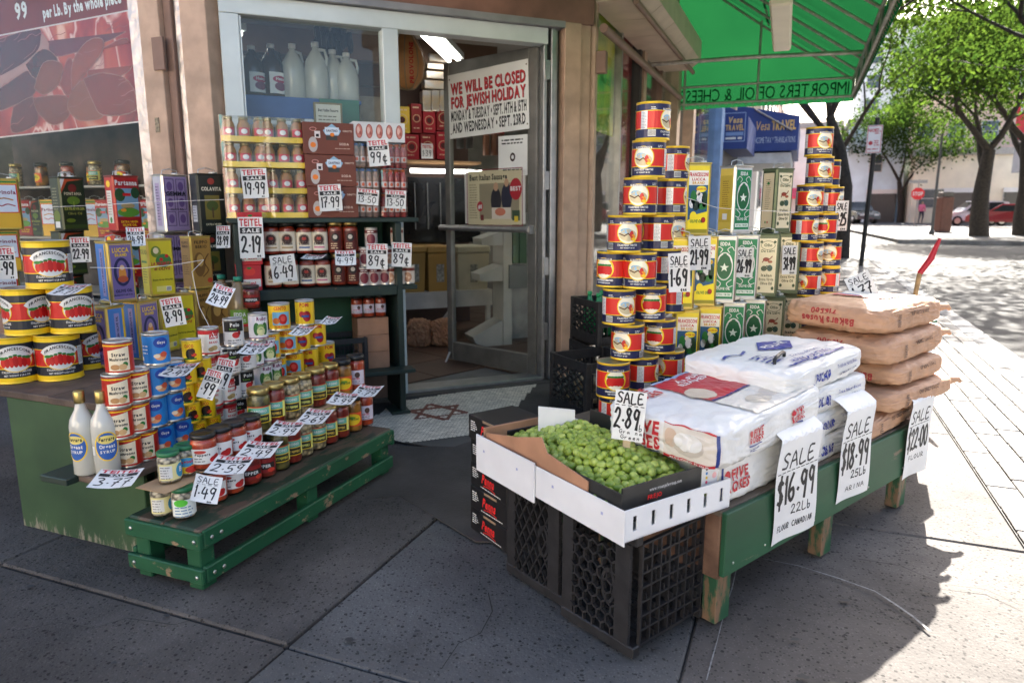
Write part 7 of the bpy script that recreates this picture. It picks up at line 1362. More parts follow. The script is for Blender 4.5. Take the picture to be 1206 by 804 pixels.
# hanging cheese in the doorway
u, z = D.pix(479, 72, 1.0); ch = MB(); ch.lathe([(0, -.2), (.06, -.19), (.115, -.12), (.13, -.03), (.115, .06), (.075, .14), (.04, .19), (.02, .22)], 22); ch = ch.build('provolone_cheese', M('cheese', sr(205, 150, 95), .45, var=.1, vs=8), None, D.w(u, 1.0, z)); tag(ch, 'large tied provolone cheese hanging in the doorway', 'cheese')
rp = MB()
for k in range(8): a = k * math.pi / 4; rp.tube([(.002 + r * math.sin(a), r * math.cos(a), zz) for r, zz in ((.02, .24), (.045, .19), (.08, .14), (.12, .06), (.135, -.03), (.12, -.12), (.06, -.195), (0, -.205))], .004, 5)
rp.tube([(0, 0, .22), (0, 0, 2.6 - z)], .006, 6); rp.build('rope_net', M('jute', (.4, .3, .18), .8), ch); p = Pr(); p.text('PROVOLONE', 0, 0, .03, RED, 1)
p.t = [((-a[1], a[0]), (-b[1], b[0]), (-c[1], c[0]), col, l) for a, b, c, col, l in p.t]
p.build('stamp', lambda x, y, l: ((.132) * math.sin(x / .13 - .5), -.134 * math.cos(x / .13 - .5) * math.sqrt(max(.2, 1 - (y / .24) ** 2)), y - .03), PAPER, ch, (.02, 1)); p.build('stamp', lambda x, y, l: ((.132) * math.sin(x / .13 + .5), -.134 * math.cos(x / .13 + .5) * math.sqrt(max(.2, 1 - (y / .24) ** 2)), y - .03), PAPER, ch, (.02, 1))
# shelf with red pasta boxes, foil packs, freezer
VS = 2.3
rs_ = empty('wall_shelf', 'wooden shelf inside the shop carrying red pasta boxes', 'shelf', (0, 0, 0))
u0, u1, z0, z1 = ipx(VS, 462, 188, 566, 194); mb = MB(); mb.box(u0, u1, VS - .02, VS + .35, z0, z1); mb.build('board', M('shelf_orange', (.35, .2, .1), .6), rs_, D.w(0, 0, 0), D.rz)
mb = MB(); mb.box(u0, u1, VS + .36, VS + .4, .02, 2.7); mb.build('back', M('shelf_back', (.10, .06, .05), .7), rs_, D.w(0, 0, 0), D.rz); mb = MB(); mb.box(u0, u0 + .03, VS - .02, VS + .35, .02, z0 - .01); mb.build('upright', DARK, rs_, D.w(0, 0, 0), D.rz)
def redbox(p, w, h): p.ring(0, h * .5, w * .36, w * .36, .006, sr(215, 190, 150), 1); p.ell(0, h * .5, w * .2, w * .2, sr(80, 30, 30), 1); p.lines(-w * .35, w * .35, h * .85, 1, .01, .012, sr(220, 190, 160), 1); p.lines(-w * .3, w * .3, h * .15, 1, .01, .01, sr(220, 190, 160), 1)
RBM = M('pasta_red', sr(170, 30, 48), .5); RB2 = M('pasta_red2', sr(140, 25, 35), .5); YB = M('pasta_yel', sr(215, 180, 60), .5)
for i, (a, b, c, d, m, lab) in enumerate(((464, 160, 475, 188, RB2, 'dark red pasta box at the left end of the inner shelf'), (476, 158, 494, 188, RBM, 'red pasta box with the round emblem, lower row beside the white tag'), (495, 158, 513, 188, RB2, 'red pasta box lower row behind the price tag'), (514, 155, 530, 188, RBM, 'red pasta box with large round emblem near the door edge'), (464, 125, 483, 157, YB, 'yellow pasta box on the upper row'), (484, 122, 497, 157, RB2, 'narrow red pasta box on the upper row'), (498, 127, 513, 157, RBM, 'red pasta box on the upper row near the foil packs'), (514, 124, 531, 154, RB2, 'red pasta box top right by the door edge'))):
    ibox('pasta_box', lab, 'box', VS, a, c * 0 + b, c, d, .12, m, .002, redbox, 'red pasta boxes')
def sgn(p, w, h): p.text('TEITEL', 0, h * .7, h * .18, TR, 1, w=w * .85); p.hand('1.39', 0, h * .15, h * .4, BLK, 1, w=w * .8)
ibox('price_tag', 'white price tag on the red pasta boxes inside', 'price tag', VS - .02, 496, 169, 510, 187, .002, WCARD, 0, sgn)
FOIL = M('foil_pack', (.5, .5, .52), .3, .6, col2=(.7, .5, .25), vs=9)
k = 0
for r_i, (y0, y1, xs) in enumerate(((106, 131, ((498, 508), (508.5, 518), (518.5, 529))), (94, 106, ((500, 529),)), (83, 94, ((502, 529),)), (74, 83, ((503, 530),)), (63, 74, ((505, 528),)))):
    for a, b in xs: k += 1; ibox('biscuit_pack', ('silver biscuit pack number %s of the foil pile' % '', 'silver biscuit pack standing on the red boxes in the foil pile', '')[1] if r_i == 0 else ('silver biscuit pack lying on the standing packs', 'silver biscuit pack in the middle of the foil pile', 'silver biscuit pack near the top of the foil pile', 'topmost silver biscuit pack of the foil pile')[r_i - 1], 'pack', VS - .02, a, y0, b, y1, .12, FOIL, .006, None, 'foil biscuit packs')
# items seen through the door glass
for i, (a, b) in enumerate(((569, 576.5), (578, 585.5), (586.5, 593))):
    u, z = D.pix((a + b) / 2, 183, 2.2); mb = MB(); mb.lathe([(0, 0), (.035, 0), (.035, .19), (.03, .2)], 14); o = mb.build('cocoa_jar', M('cocoa', (.22, .09, .05), .4), None, D.w(u, 2.2, z)); mb = MB(); mb.lathe([(.036, .2), (.036, .235), (0, .235)], 14); mb.build('lid', M('red_cap', sr(190, 30, 30), .4), o); tag(o, 'brown jar with red lid on the shelf behind the door glass', 'jar', 'red lidded jars behind the door')
for i, x in enumerate((542, 553)): 
    u, z = D.pix(x, 175, 2.2); mb = MB(); mb.lathe([(0, 0), (.035, 0), (.035, .1), (.03, .11), (.034, .112), (.034, .13), (0, .13)], 14); tag(mb.build('dark_jar', DARK, None, D.w(u, 2.2, z)), 'small dark jar on the shelf behind the door glass', 'jar', 'dark jars behind the door')
fz = ibox('display_fridge', 'dark glass fronted display fridge below the pasta shelf', 'fridge', 2.32, 464, 208, 566, 285, .5, M('fridge_black', (.012, .013, .015), .12), .004)
mb = MB(); u0, u1, z0, z1 = ipx(2.28, 483, 199, 566, 205); mb.tube([(u0, 2.26, (z0 + z1) / 2), (u1, 2.26, (z0 + z1) / 2)], .02, 8); o = mb.build('fridge_lamp', TUBE, None, D.w(0, 0, 0), D.rz); tag(o, 'lit white tube lamp over the display fridge', 'lamp')
for i in range(5): part(D, 'fridge_bar', SILV, *((lambda a: (a - .004, a + .004))(D.pix(474 + i * 15, 240, 2.29)[0])), 2.29, 2.3, D.pix(500, 270, 2.29)[1], D.pix(500, 215, 2.29)[1], 0, None)
bt_ = M('yellow_bin', sr(170, 132, 66), .55, var=.06)
for a, b, lab in ((474, 501, 'yellow plastic ingredient bin beside the door edge'), (503, 531, 'yellow plastic ingredient bin with a label behind the door edge'), (538, 575, 'cream plastic ingredient bin seen through the door glass')):
    u0, u1, z0, z1 = ipx(1.75, a, 290, b, 345); w, h = u1 - u0, z1 - z0; mb = MB(); vs = [(-w * .46, 0, 0), (w * .46, 0, 0), (w * .46, .3, 0), (-w * .46, .3, 0), (-w / 2, -.03, h * .85), (w / 2, -.03, h * .85), (w / 2, .33, h * .85), (-w / 2, .33, h * .85)]; mb.add(vs, [(3, 2, 1, 0), (4, 5, 6, 7), (0, 1, 5, 4), (1, 2, 6, 5), (2, 3, 7, 6), (3, 0, 4, 7)]); o = mb.build('ingredient_bin', bt_ if a < 530 else M('cream_bin', sr(200, 190, 165), .5), None, D.w((u0 + u1) / 2, 1.75, z0), D.rz); tag(o, lab, 'bin', 'ingredient bins')
    mb = MB(); mb.box(-w / 2 - .01, w / 2 + .01, -.04, .34, h * .86, h, b=.01); mb.build('lid', bt_ if a < 530 else MATS['cream_bin'], o); mb = MB(); mb.box(-.03, .04, -.022, -.018, h * .25, h * .65); mb.build('sticker', M('bin_label', (.3, .29, .25), .6, var=.5, vs=40), o)
tb_ = empty('counter_table', 'white edged table under the yellow bins', 'table', (0, 0, 0)); u0, u1, z0, z1 = ipx(1.7, 466, 346, 580, 359); mb = MB(); mb.box(u0, u1, 1.7, 2.2, z0, z1); mb.build('top', M('table_white', (.5, .48, .45), .6), tb_, D.w(0, 0, 0), D.rz)
mb = MB(); mb.prism([(0, 0), (.16, .2), (.2, .2), (.2, 0)], 0, .02, 0, Matrix(((1, 0, 0, 0), (0, 0, 1, 0), (0, 1, 0, 0), (0, 0, 0, 1)))); mb.build('bracket', MATS['table_white'], tb_, D.w(D.pix(512, 380, 1.72)[0], 1.72, z0 - .2), D.rz); 
for a in (u0, u1 - .04): mb = MB(); mb.box(a, a + .04, 1.75, 1.79, .02, z0); mb.build('leg', MATS['table_white'], tb_, D.w(0, 0, 0), D.rz)
for a, b, y, lab in ((478, 507, 372, 'brown paper bag with a white slip under the table'), (508, 534, 376, 'crumpled brown paper bag next to the door edge')):
    q = P((a + b) / 2, 408, .03); o = sack('paper_bag', .2, .16, .24, KRAFT, [], BAGP, seed=a, n=5, lump=.02); o.location = (q[0], q[1] + .1, .135); tag(o, lab, 'bag')
# white bracket shelves, fuse box and conduits on the inner side wall, seen through the door glass
wb = empty('bracket_shelf', 'white bracket shelf unit behind the lower door glass', 'shelf', (0, 0, 0)); WP = M('white_painted_wood', (.5, .48, .43), .6, var=.08); VB = 1.25
def quad(name, pts, dep, mat, par): q_ = [D.pix(x, y, VB) for x, y in pts]; mb = MB(); n = len(q_); vs = [(u, VB, z) for u, z in q_] + [(u, VB + dep, z) for u, z in q_]; mb.add(vs, [tuple(range(n - 1, -1, -1)), tuple(range(n, 2 * n))] + [(i, (i + 1) % n, n + (i + 1) % n, n + i) for i in range(n)]); return mb.build(name, mat, par, D.w(0, 0, 0), D.rz)
quad('upright', [(593, 256), (593, 418), (603, 416), (603, 256)], .25, WP, wb)
for pts in ([(567, 281), (568, 289), (592, 289), (592, 272)], [(565, 323), (566, 331), (592, 331), (592, 312)], [(557, 397), (561, 405), (592, 414), (592, 377)]): quad('bracket', pts, .22, WP, wb)
VB = 1.23; fbx = quad('electric_box', [(600, 312), (600, 340), (621, 339), (621, 313)], .1, M('electric_grey', (.17, .175, .17), .5), None); tag(fbx, 'grey electric switch box on the wall behind the door glass', 'switch box')
VB = 1.225; quad('switch_panel', [(607, 322), (607, 331), (616, 331), (616, 322)], .004, DARK, fbx); mb = MB(); u, z = D.pix(617, 340, 1.3); mb.tube([(u, 1.3, .02), (u, 1.3, z)], .014, 8); mb.tube([(u, 1.3, z + .2), (u + .03, 1.3, z + .4), (u + .03, 1.3, 2.6)], .02, 8); mb.build('conduit', M('conduit', (.2, .2, .2), .5, .4), fbx, D.w(0, 0, 0), D.rz)
VB = 1.5; q_ = quad('wall_panel', [(598, 250), (598, 424), (640, 440), (640, 250)], .05, M('inner_wall', (.4, .38, .35), .7, var=.2, vs=6), shop)
VB = 1.35
for i, (a, b) in enumerate(((604, 611), (612, 620))): tag(quad('olive_oil_bottle', [(a, 262 + 4 * i), (a, 310), (b, 310), (b, 262 + 4 * i)], .05, M('oil_green', (.05, .13, .05), .3), None), 'green bottle above the grey electric box' if i else 'pale labelled green carton above the electric box', 'bottle')
# ================================================================== left window: ham poster and goods behind the glass
HAM = bpy.data.materials.new('ham_print'); HAM.use_nodes = True; nt = HAM.node_tree; b = nt.nodes['Principled BSDF']; b.inputs['Roughness'].default_value = .4
tc = nt.nodes.new('ShaderNodeTexCoord'); mp = nt.nodes.new('ShaderNodeMapping'); mp.inputs['Rotation'].default_value = (0, .7, 0); mp.inputs['Scale'].default_value = (1.6, 1, 1); nt.links.new(tc.outputs['Object'], mp.inputs[0])
wv = nt.nodes.new('ShaderNodeTexNoise'); wv.inputs['Scale'].default_value = 1.7; wv.inputs['Detail'].default_value = 3; wv.inputs['Distortion'].default_value = 1.1; nt.links.new(mp.outputs[0], wv.inputs['Vector'])
rm = nt.nodes.new('ShaderNodeValToRGB'); els = rm.color_ramp.elements; els[0].position = .3; els[0].color = (*sr(105, 22, 36), 1); els[1].position = .72; els[1].color = (*sr(222, 170, 150), 1)
for pos, c in ((.43, sr(150, 38, 50)), (.5, sr(178, 62, 58)), (.535, sr(226, 188, 178)), (.56, sr(170, 50, 52)), (.65, sr(190, 92, 70))): e = els.new(pos); e.color = (*c, 1)
nt.links.new(wv.outputs['Fac'], rm.inputs[0]); nt.links.new(rm.outputs[0], b.inputs['Base Color'])
hp_ = empty('ham_poster', 'red poster of sliced cured ham behind the left shop window', 'poster', W.w(-1.62, .045, 1.66), W.rz)
mb = MB(); mb.box(-1.02, 1.02, 0, .004, 0, .62); mb.build('picture', HAM, hp_); mb = MB(); mb.box(-1.02, 1.02, 0, .004, .62, 1.05); mb.build('red_band', M('poster_band', sr(112, 16, 18), .45), hp_)
p = Pr(); p.frame(-1.02, 0, 1.02, .62, .008, sr(220, 205, 200), 1); p.text('per Lb. By the whole piece', .64, .665, .062, WHT, 1, w=.66); p.text('99', .12, .69, .09, WHT, 1, w=.11); p.text('.99', -.2, .8, .2, WHT, 1); p.text('PROSCIUTTO', .1, .83, .13, WHT, 1, w=1.2)
p.build('lettering', flat(.0006, -.001), GLOSSP, hp_); hp_.rotation_euler = (0, R_(-2.0), W.rz)
X_ = lambda q: [(-.23 + x * .00247, .62 - (y - 62) * .00145) for x, y in q]
p = Pr(); fat = sr(196, 142, 134)
for pts, c, l in (([(0, 90), (100, 70), (190, 64), (204, 100), (190, 150), (120, 195), (0, 245)], sr(112, 22, 42), 1), ([(0, 240), (110, 200), (185, 150), (205, 92), (222, 150), (140, 215), (0, 285)], fat, 2), ([(130, 200), (200, 150), (245, 190), (235, 228), (160, 262)], sr(104, 18, 34), 3), ([(208, 66), (480, 30), (488, 140), (262, 190), (220, 140)], sr(138, 46, 64), 1),
    ([(0, 290), (130, 225), (160, 270), (140, 330), (60, 360), (0, 370)], sr(122, 28, 48), 1), ([(150, 300), (198, 205), (262, 222), (240, 300), (182, 332)], sr(172, 74, 48), 4), ([(246, 300), (282, 210), (300, 220), (290, 330), (262, 345)], sr(178, 50, 46), 4), ([(285, 330), (300, 225), (358, 152), (410, 152), (402, 205), (322, 292)], sr(192, 78, 56), 5), ([(400, 192), (492, 166), (497, 270), (440, 305), (345, 282)], sr(182, 56, 48), 4),
    ([(330, 292), (402, 282), (482, 330), (492, 440), (382, 445), (352, 382)], sr(168, 42, 46), 5), ([(280, 340), (330, 300), (352, 390), (380, 450), (300, 455), (262, 400)], sr(182, 90, 70), 4), ([(140, 340), (260, 350), (262, 430), (200, 460), (150, 400)], sr(160, 62, 52), 3), ([(60, 365), (140, 335), (150, 400), (130, 455), (40, 470)], sr(136, 34, 52), 2)):
    q = smoothline(X_(pts) + [X_(pts)[0]], 4); p.poly(q[:-1], c, l); p.stroke(q, .006, fat, l)
rn_ = random.Random(4)
for i in range(26):
    x, y = rn_.uniform(0, 490), rn_.uniform(70, 460); d = rn_.uniform(-.9, .3); q = [(x + k * 14, y + k * 14 * d + rn_.uniform(-7, 7)) for k in range(rn_.randint(3, 6))]
    p.stroke(smoothline(X_(q)), rn_.uniform(.002, .005), sr(190, 110, 112), 7)
p.t = [t for t in p.t if max(a_[0] for a_ in t[:3]) < 1.01 and min(a_[1] for a_ in t[:3]) > .01 and max(a_[1] for a_ in t[:3]) < .615]
p.t = [(a_, b_, c_, tuple(k * (.5 if sum(col) < .75 else .75) for k in col), l) for a_, b_, c_, col, l in p.t]
p.build('slices', flat(.0005, -.0012), GLOSSP, hp_)
ws = empty('window_shelf', 'wire shelf with jars and tins behind the left shop window', 'shelf', W.w(-1.6, .3, 0), W.rz)
for z in (.62, 1.0, 1.35): mb = MB(); mb.box(-1.1, 1.0, 0, .35, z - .015, z); mb.build('board', M('shelf_cream', (.45, .4, .33), .6), ws)
mb = MB(); mb.box(-1.1, 1.0, .36, .38, .02, 2.4); mb.build('back', M('display_back', (.07, .05, .04), .7, var=.5, vs=5), ws)
for i in range(16):
    px_u = -2.6 + i * .135
    for z, pr_ in ((1.0, (T_pa, T_dg, T_pg)[i % 3]), ):
        o = pr_.put(W.w(px_u, .4, z), W.rz + random.uniform(-.2, .2), ('red oil tin behind the window glass', 'dark green oil tin behind the window glass', 'yellow oil tin behind the window glass')[i % 3], 'tins behind the left window')
    o = J[('wht', 'org', 'chk')[i % 3]].put(W.w(px_u + .06, .38 + .09 * (i % 2), 1.35), W.rz + random.uniform(-.3, .3), ('red jar on the top shelf behind the left window', 'orange jar on the top shelf behind the left window', 'chickpea jar on the top shelf behind the left window')[i % 3], 'jars behind the left window')
# ================================================================== street background
LEAF = bpy.data.materials.new('leaf'); LEAF.use_nodes = True; nt = LEAF.node_tree; nt.nodes.clear()
o_ = nt.nodes.new('ShaderNodeOutputMaterial'); mx = nt.nodes.new('ShaderNodeMixShader'); df = nt.nodes.new('ShaderNodeBsdfDiffuse'); tl = nt.nodes.new('ShaderNodeBsdfTranslucent'); oi = nt.nodes.new('ShaderNodeNewGeometry'); nz = nt.nodes.new('ShaderNodeTexNoise'); nz.inputs['Scale'].default_value = .8
nt.links.new(oi.outputs['Position'], nz.inputs['Vector']); rr = nt.nodes.new('ShaderNodeValToRGB'); rr.color_ramp.elements[0].position = .35; rr.color_ramp.elements[1].position = .65; rr.color_ramp.elements[0].color = (.018, .036, .012, 1); rr.color_ramp.elements[1].color = (.05, .076, .02, 1)
nt.links.new(nz.outputs['Fac'], rr.inputs[0]); nt.links.new(rr.outputs[0], df.inputs[0]); sc2 = nt.nodes.new('ShaderNodeMix'); sc2.data_type = 'RGBA'; sc2.blend_type = 'MULTIPLY'; sc2.inputs[0].default_value = 1; sc2.inputs[7].default_value = (1.7, 1.9, .9, 1); nt.links.new(rr.outputs[0], sc2.inputs[6]); nt.links.new(sc2.outputs[2], tl.inputs[0])
mx.inputs[0].default_value = .5; nt.links.new(df.outputs[0], mx.inputs[1]); nt.links.new(tl.outputs[0], mx.inputs[2]); nt.links.new(mx.outputs[0], o_.inputs[0])
BARK = M('bark', (.035, .028, .022), .9, var=.4, vs=12, bump=.8, bs=20)
def tree(loc, h, r, spread, label, seed, leaves=6000, lean=(0, 0), lsize=.11, fork=.38):
    rn = random.Random(seed); e = empty('street_tree', label, 'tree', loc, 0, 'street trees'); tb = MB(); tips = []
    def branch(p, d, ln, rad, lvl):
        pts = [p]; rs = [rad]; q = p.copy(); dd = d.copy(); n = 4
        for i in range(n):
            dd = (dd + Vector((rn.uniform(-.18, .18), rn.uniform(-.18, .18), rn.uniform(-.02, .12)))).normalized(); q = q + dd * ln / n; pts.append(q.copy()); rs.append(rad * (1 - .42 * (i + 1) / n))
            if lvl >= 2: tips.append((q.copy(), lvl))
        tb.tube(pts, rs, 9 if lvl < 2 else 5, 0, None, False)
        if lvl >= 4: tips.append((q, 5)); return
        k = (3 if lvl < 2 else rn.choice((2, 3, 3)))
        base = rn.uniform(0, 6.28)
        for i in range(k):
            a = base + i * 6.28 / k + rn.uniform(-.4, .4); tilt = rn.uniform(.5, .95) if lvl else rn.uniform(.45, .75)
            x = Vector((math.cos(a), math.sin(a), 0)); nd = (dd * math.cos(tilt) + x * math.sin(tilt) * spread); nd.z = max(nd.z, -.05); nd.normalize(); branch(pts[-1] if i < 2 else pts[-2], nd, ln * rn.uniform(.62, .85), rs[-1] * rn.uniform(.6, .8), lvl + 1)
    d0 = Vector((lean[0], lean[1], 1)).normalized(); branch(Vector((0, 0, -.1)), d0, h * fork, r, 0); tb.build('trunk', BARK, e)
    vs = []; fs = []
    for i in range(leaves):
        p, lv = rn.choice(tips); s = .55 if lv == 5 else .7
        c = p + Vector((rn.gauss(0, s), rn.gauss(0, s), rn.gauss(-.05, s * .55))); n = Vector((rn.gauss(0, 1), rn.gauss(0, 1), rn.gauss(.3, 1))).normalized(); a = n.orthogonal().normalized(); b = n.cross(a); l = lsize * rn.uniform(.6, 1.4); w = l * .55
        k = len(vs); vs += [c - a * l, c - b * w, c + a * l, c + b * w]; fs.append((k, k + 1, k + 2, k + 3))
    me = bpy.data.meshes.new('crown'); me.from_pydata([tuple(v) for v in vs], [], fs); me.materials.append(LEAF); me.update(); link('crown', me, e); return e
GZ = -.0
tree(S.w(19.3, -1.0), 9.5, .19, 1.0, 'slim dark street tree rising beside the parking sign pole', 3, 9000, (.08, .02), .075)
tree(S.w(25.5, -.9), 9, .2, 1.0, 'forked street tree behind the right hand tower of cans', 8, 9000, (-.1, -.05), .075)
tree(P(1153, 278), 12.5, .40, 1.15, 'big dark street tree in front of the parked white car', 21, 14000, (.05, 0), .085, .30)
tree(P(1204, 277), 12.5, .42, 1.15, 'thick street tree beside the red parked car', 5, 14000, (-.1, -.05), .085, .34)
tree(P(1060, 262), 11, .3, 1.2, 'sunlit pale green tree beyond the stop sign', 12, 10000, (0, 0), .12, .32)
tree(S.w(23.5, -8.4), 12, .35, 1.3, 'broad street tree arching over the roadway beyond the kerb', 31, 12000, (-.25, .15), .075, .34)
tree(S.w(31, -12), 12, .35, 1.2, 'street tree on the far pavement behind the arching tree', 41, 5000, (-.1, 0), .15, .36)
tree(S.w(-11.5, 4.5), 9, .2, 1.0, 'street tree across the side street, mirrored in the shop window', 51, 6000, (0, 0), .12)
# buildings
def building(name, label, fr, u0, u1, v0, v1, h, mat, faces, sw=1.1, shh=1.6, floors=None, cols=None, z0=1.2, base=None):
    e = empty(name, label, 'building', (0, 0, 0)); mb = MB(); mb.prism([fr.w(a, b)[:2] for a, b in ((u0, v0), (u1, v0), (u1, v1), (u0, v1))] if True else [], -.1, h)
    pr_ = [fr.w(a, b)[:2] for a, b in ((u0, v0), (u1, v0), (u1, v1), (u0, v1))]; ar = sum(pr_[i][0] * pr_[(i + 1) % 4][1] - pr_[(i + 1) % 4][0] * pr_[i][1] for i in range(4)); mb = MB(); mb.prism(pr_ if ar > 0 else pr_[::-1], -.1, h); mb.build('wall', mat, e)
    cm = MB(); g = .25; pr2 = [fr.w(a, b)[:2] for a, b in ((u0 - g, v0 - g), (u1 + g, v0 - g), (u1 + g, v1 + g), (u0 - g, v1 + g))]; cm.prism(pr2 if ar > 0 else pr2[::-1], h - .35, h + .15); cm.build('cornice', M('cornice', (.35, .33, .3), .7), e)
    proto = None; WF = M('far_window_frame', (.45, .44, .42), .6); WG = M('far_window_glass', (.06, .075, .09), .12)
    for f_ in faces:
        a0, a1 = (v0, v1) if f_ in ('u-', 'u+') else (u0, u1); nC = cols or max(1, int(abs(a1 - a0) / 2.6)); nF = floors or max(1, int((h - .8) / 3.0))
        for c in range(nC):
            for k in range(nF):
                t = a0 + (a1 - a0) * (c + .5) / nC; z = z0 + k * 3.0
                if z + shh > h - .4: continue
                loc, rz = {'u-': (fr.w(u0, t, z), fr.rz - math.pi / 2), 'u+': (fr.w(u1, t, z), fr.rz + math.pi / 2), 'v-': (fr.w(t, v0, z), fr.rz), 'v+': (fr.w(t, v1, z), fr.rz + math.pi)}[f_]
                if proto is None:
                    mb = MB(); mb.box(-sw / 2, sw / 2, -.06, .05, 0, shh); proto = mb.build('window', WF, e, loc, rz); 
                    for q0 in (.06, shh / 2 + .03): mb = MB(); mb.box(-sw / 2 + .07, sw / 2 - .07, -.075, -.062, q0, q0 + shh / 2 - .1); mb.build('pane', WG, proto)
                else:
                    w_ = proto.copy(); C.objects.link(w_); w_.parent = e; w_.location = loc; w_.rotation_euler.z = rz
                    for g_ in proto.children: g2 = g_.copy(); C.objects.link(g2); g2.parent = w_
    return e
STU = [M('stucco_%d' % i, c, .85, var=.12, vs=.6) for i, c in enumerate(((.74, .66, .52), (.8, .78, .74), (.48, .28, .22), (.74, .72, .7), (.58, .7, .78), (.68, .46, .36)))]
building('far_building', 'beige low building with barred windows behind the parked cars', S, 66, 78, -34, -8.2, 5.6, STU[0], ['u-'], 2.0, 1.5)
building('far_building', 'salmon upper storey building behind the beige wall', S, 79, 92, -30, -9, 12, STU[5], ['u-'], 1.4, 1.9)
building('far_building', 'pale building with a blue mural past the stop sign', S, 69, 80, -7.8, -3.4, 8.5, STU[4], ['u-'], 1.0, 1.4)
building('far_building', 'tall grey apartment block rising behind the trees', S, 105, 120, -34, -6, 24, STU[3], ['u-'], 1.6, 1.7)
building('far_building', 'white corner building at the end of the street', S, 75, 90, -2.9, 6, 9, STU[1], ['u-', 'v-'], 1.2, 1.6)
building('far_building', 'red brick row house on the near side of the street', S, 42, 60, 1.6, 12, 10, STU[2], ['u-', 'v-'], 1.1, 1.7)
building('far_building', 'pale plastered row house beyond the travel agency', S, 26, 38, 1.5, 10, 9, STU[1], ['v-', 'u-'], 1.1, 1.7)
building('opposite_building', 'pale stucco house across the side street', S, -34, -20, 2, 14, 8, STU[1], ['u+'], 1.2, 1.7)
building('opposite_building', 'brick house across the side street with teal sign', S, -34, -20, 14.3, 28, 9.5, STU[5], ['u+'], 1.2, 1.7)
building('opposite_building', 'beige house across the side street facing the shop', S, -34, -20, -10, 1.7, 7.5, STU[0], ['u+'], 1.2, 1.7)
building('opposite_building', 'grey shop house on the opposite side of the road', S, -8, 10, -30, -16, 7, STU[3], ['v+'], 1.2, 1.7)
building('opposite_building', 'cream house on the opposite side of the road', S, 10.3, 26, -30, -16.5, 8, STU[0], ['v+'], 1.2, 1.7)
mb = MB(); mb.box(-3.5, 3.5, -.6, 0, 2.2, 3.4); tag(mb.build('shop_sign', M('teal_sign', sr(90, 190, 200), .5), None, S.w(-20, 17, 0), S.rz + math.pi / 2), 'teal shop sign board across the side street', 'sign')
for u_, v0_, v1_, c_, lab in ((65.9, -7.4, -5.2, (.03, .03, .035), 'dark doorway of the mural building'), (74.9, -2.2, .4, (.05, .05, .06), 'dark shopfront of the white corner building'), (65.9, -12.5, -10.5, (.06, .05, .05), 'dark door of the beige building'), (65.9, -18, -14.5, (.04, .045, .05), 'dark shop window of the beige building')):
    mb = MB(); mb.box(-.1, .1, -(v1_ - v0_) / 2, (v1_ - v0_) / 2, 0, 2.5); o = mb.build('shop_door', M('door_%d' % int(v0_ * -10), c_, .3), None, S.w(u_ + (3 if u_ < 66 and v0_ > -8 else 0), (v0_ + v1_) / 2, 0), S.rz); tag(o, lab, 'door'); mb = MB(); mb.box(-.13, -.105, -(v1_ - v0_) / 2 - .15, (v1_ - v0_) / 2 + .15, 2.4, 2.75); mb.build('lintel', STU[3], o)
mb = MB(); mb.add([(0, -2.2, 3.1), (0, 2.2, 3.1), (-1.6, 2.2, 2.3), (-1.6, -2.2, 2.3), (-1.6, 2.2, 2.05), (-1.6, -2.2, 2.05)], [(0, 1, 2, 3), (3, 2, 4, 5)]); tag(mb.build('shop_awning', M('pink_awning', sr(200, 70, 95), .6), None, S.w(74.8, -.9, 0), S.rz), 'pink fabric awning at the far end of the street', 'awning')
# library corner with a concrete overhang and red banner
lb = empty('library_building', 'concrete building with a deep overhang behind the thick tree', 'building', (0, 0, 0)); CC = M('pale_concrete', (.42, .41, .4), .8, var=.1, vs=1)
def sbox(par, name, mat, u0, u1, v0, v1, z0, z1): mb = MB(); mb.box(-(u1 - u0) / 2, (u1 - u0) / 2, -(v1 - v0) / 2, (v1 - v0) / 2, 0, z1 - z0); return mb.build(name, mat, par, S.w((u0 + u1) / 2, (v0 + v1) / 2, z0), S.rz)
sbox(lb, 'overhang', CC, 48, 60, -34, -13.4, 3.6, 5.6); sbox(lb, 'overhang_beam', CC, 48.5, 59, -33, -14.2, 3.1, 3.58); sbox(lb, 'column', CC, 49, 50, -15.6, -14.6, 0, 3.1); sbox(lb, 'column', CC, 57, 58, -15.6, -14.6, 0, 3.1)
bn = sbox(None, 'banner', M('banner_cloth', sr(190, 45, 60), .6), 47.8, 47.85, -12.6, -10.6, 4.9, 7.2); tag(bn, 'red library banner hanging over the pavement', 'banner'); p = Pr(); p.text('library', 0, 1.5, .5, WHT, 1, w=1.7); p.build('lettering', lambda x, z, l: (-.027 - l * .004, -x, z), PAPER, bn); mb = MB(); mb.tube([(0, -1.2, 2.35), (0, 1.2, 2.35)], .04, 6); mb.build('bar', TUB, bn)
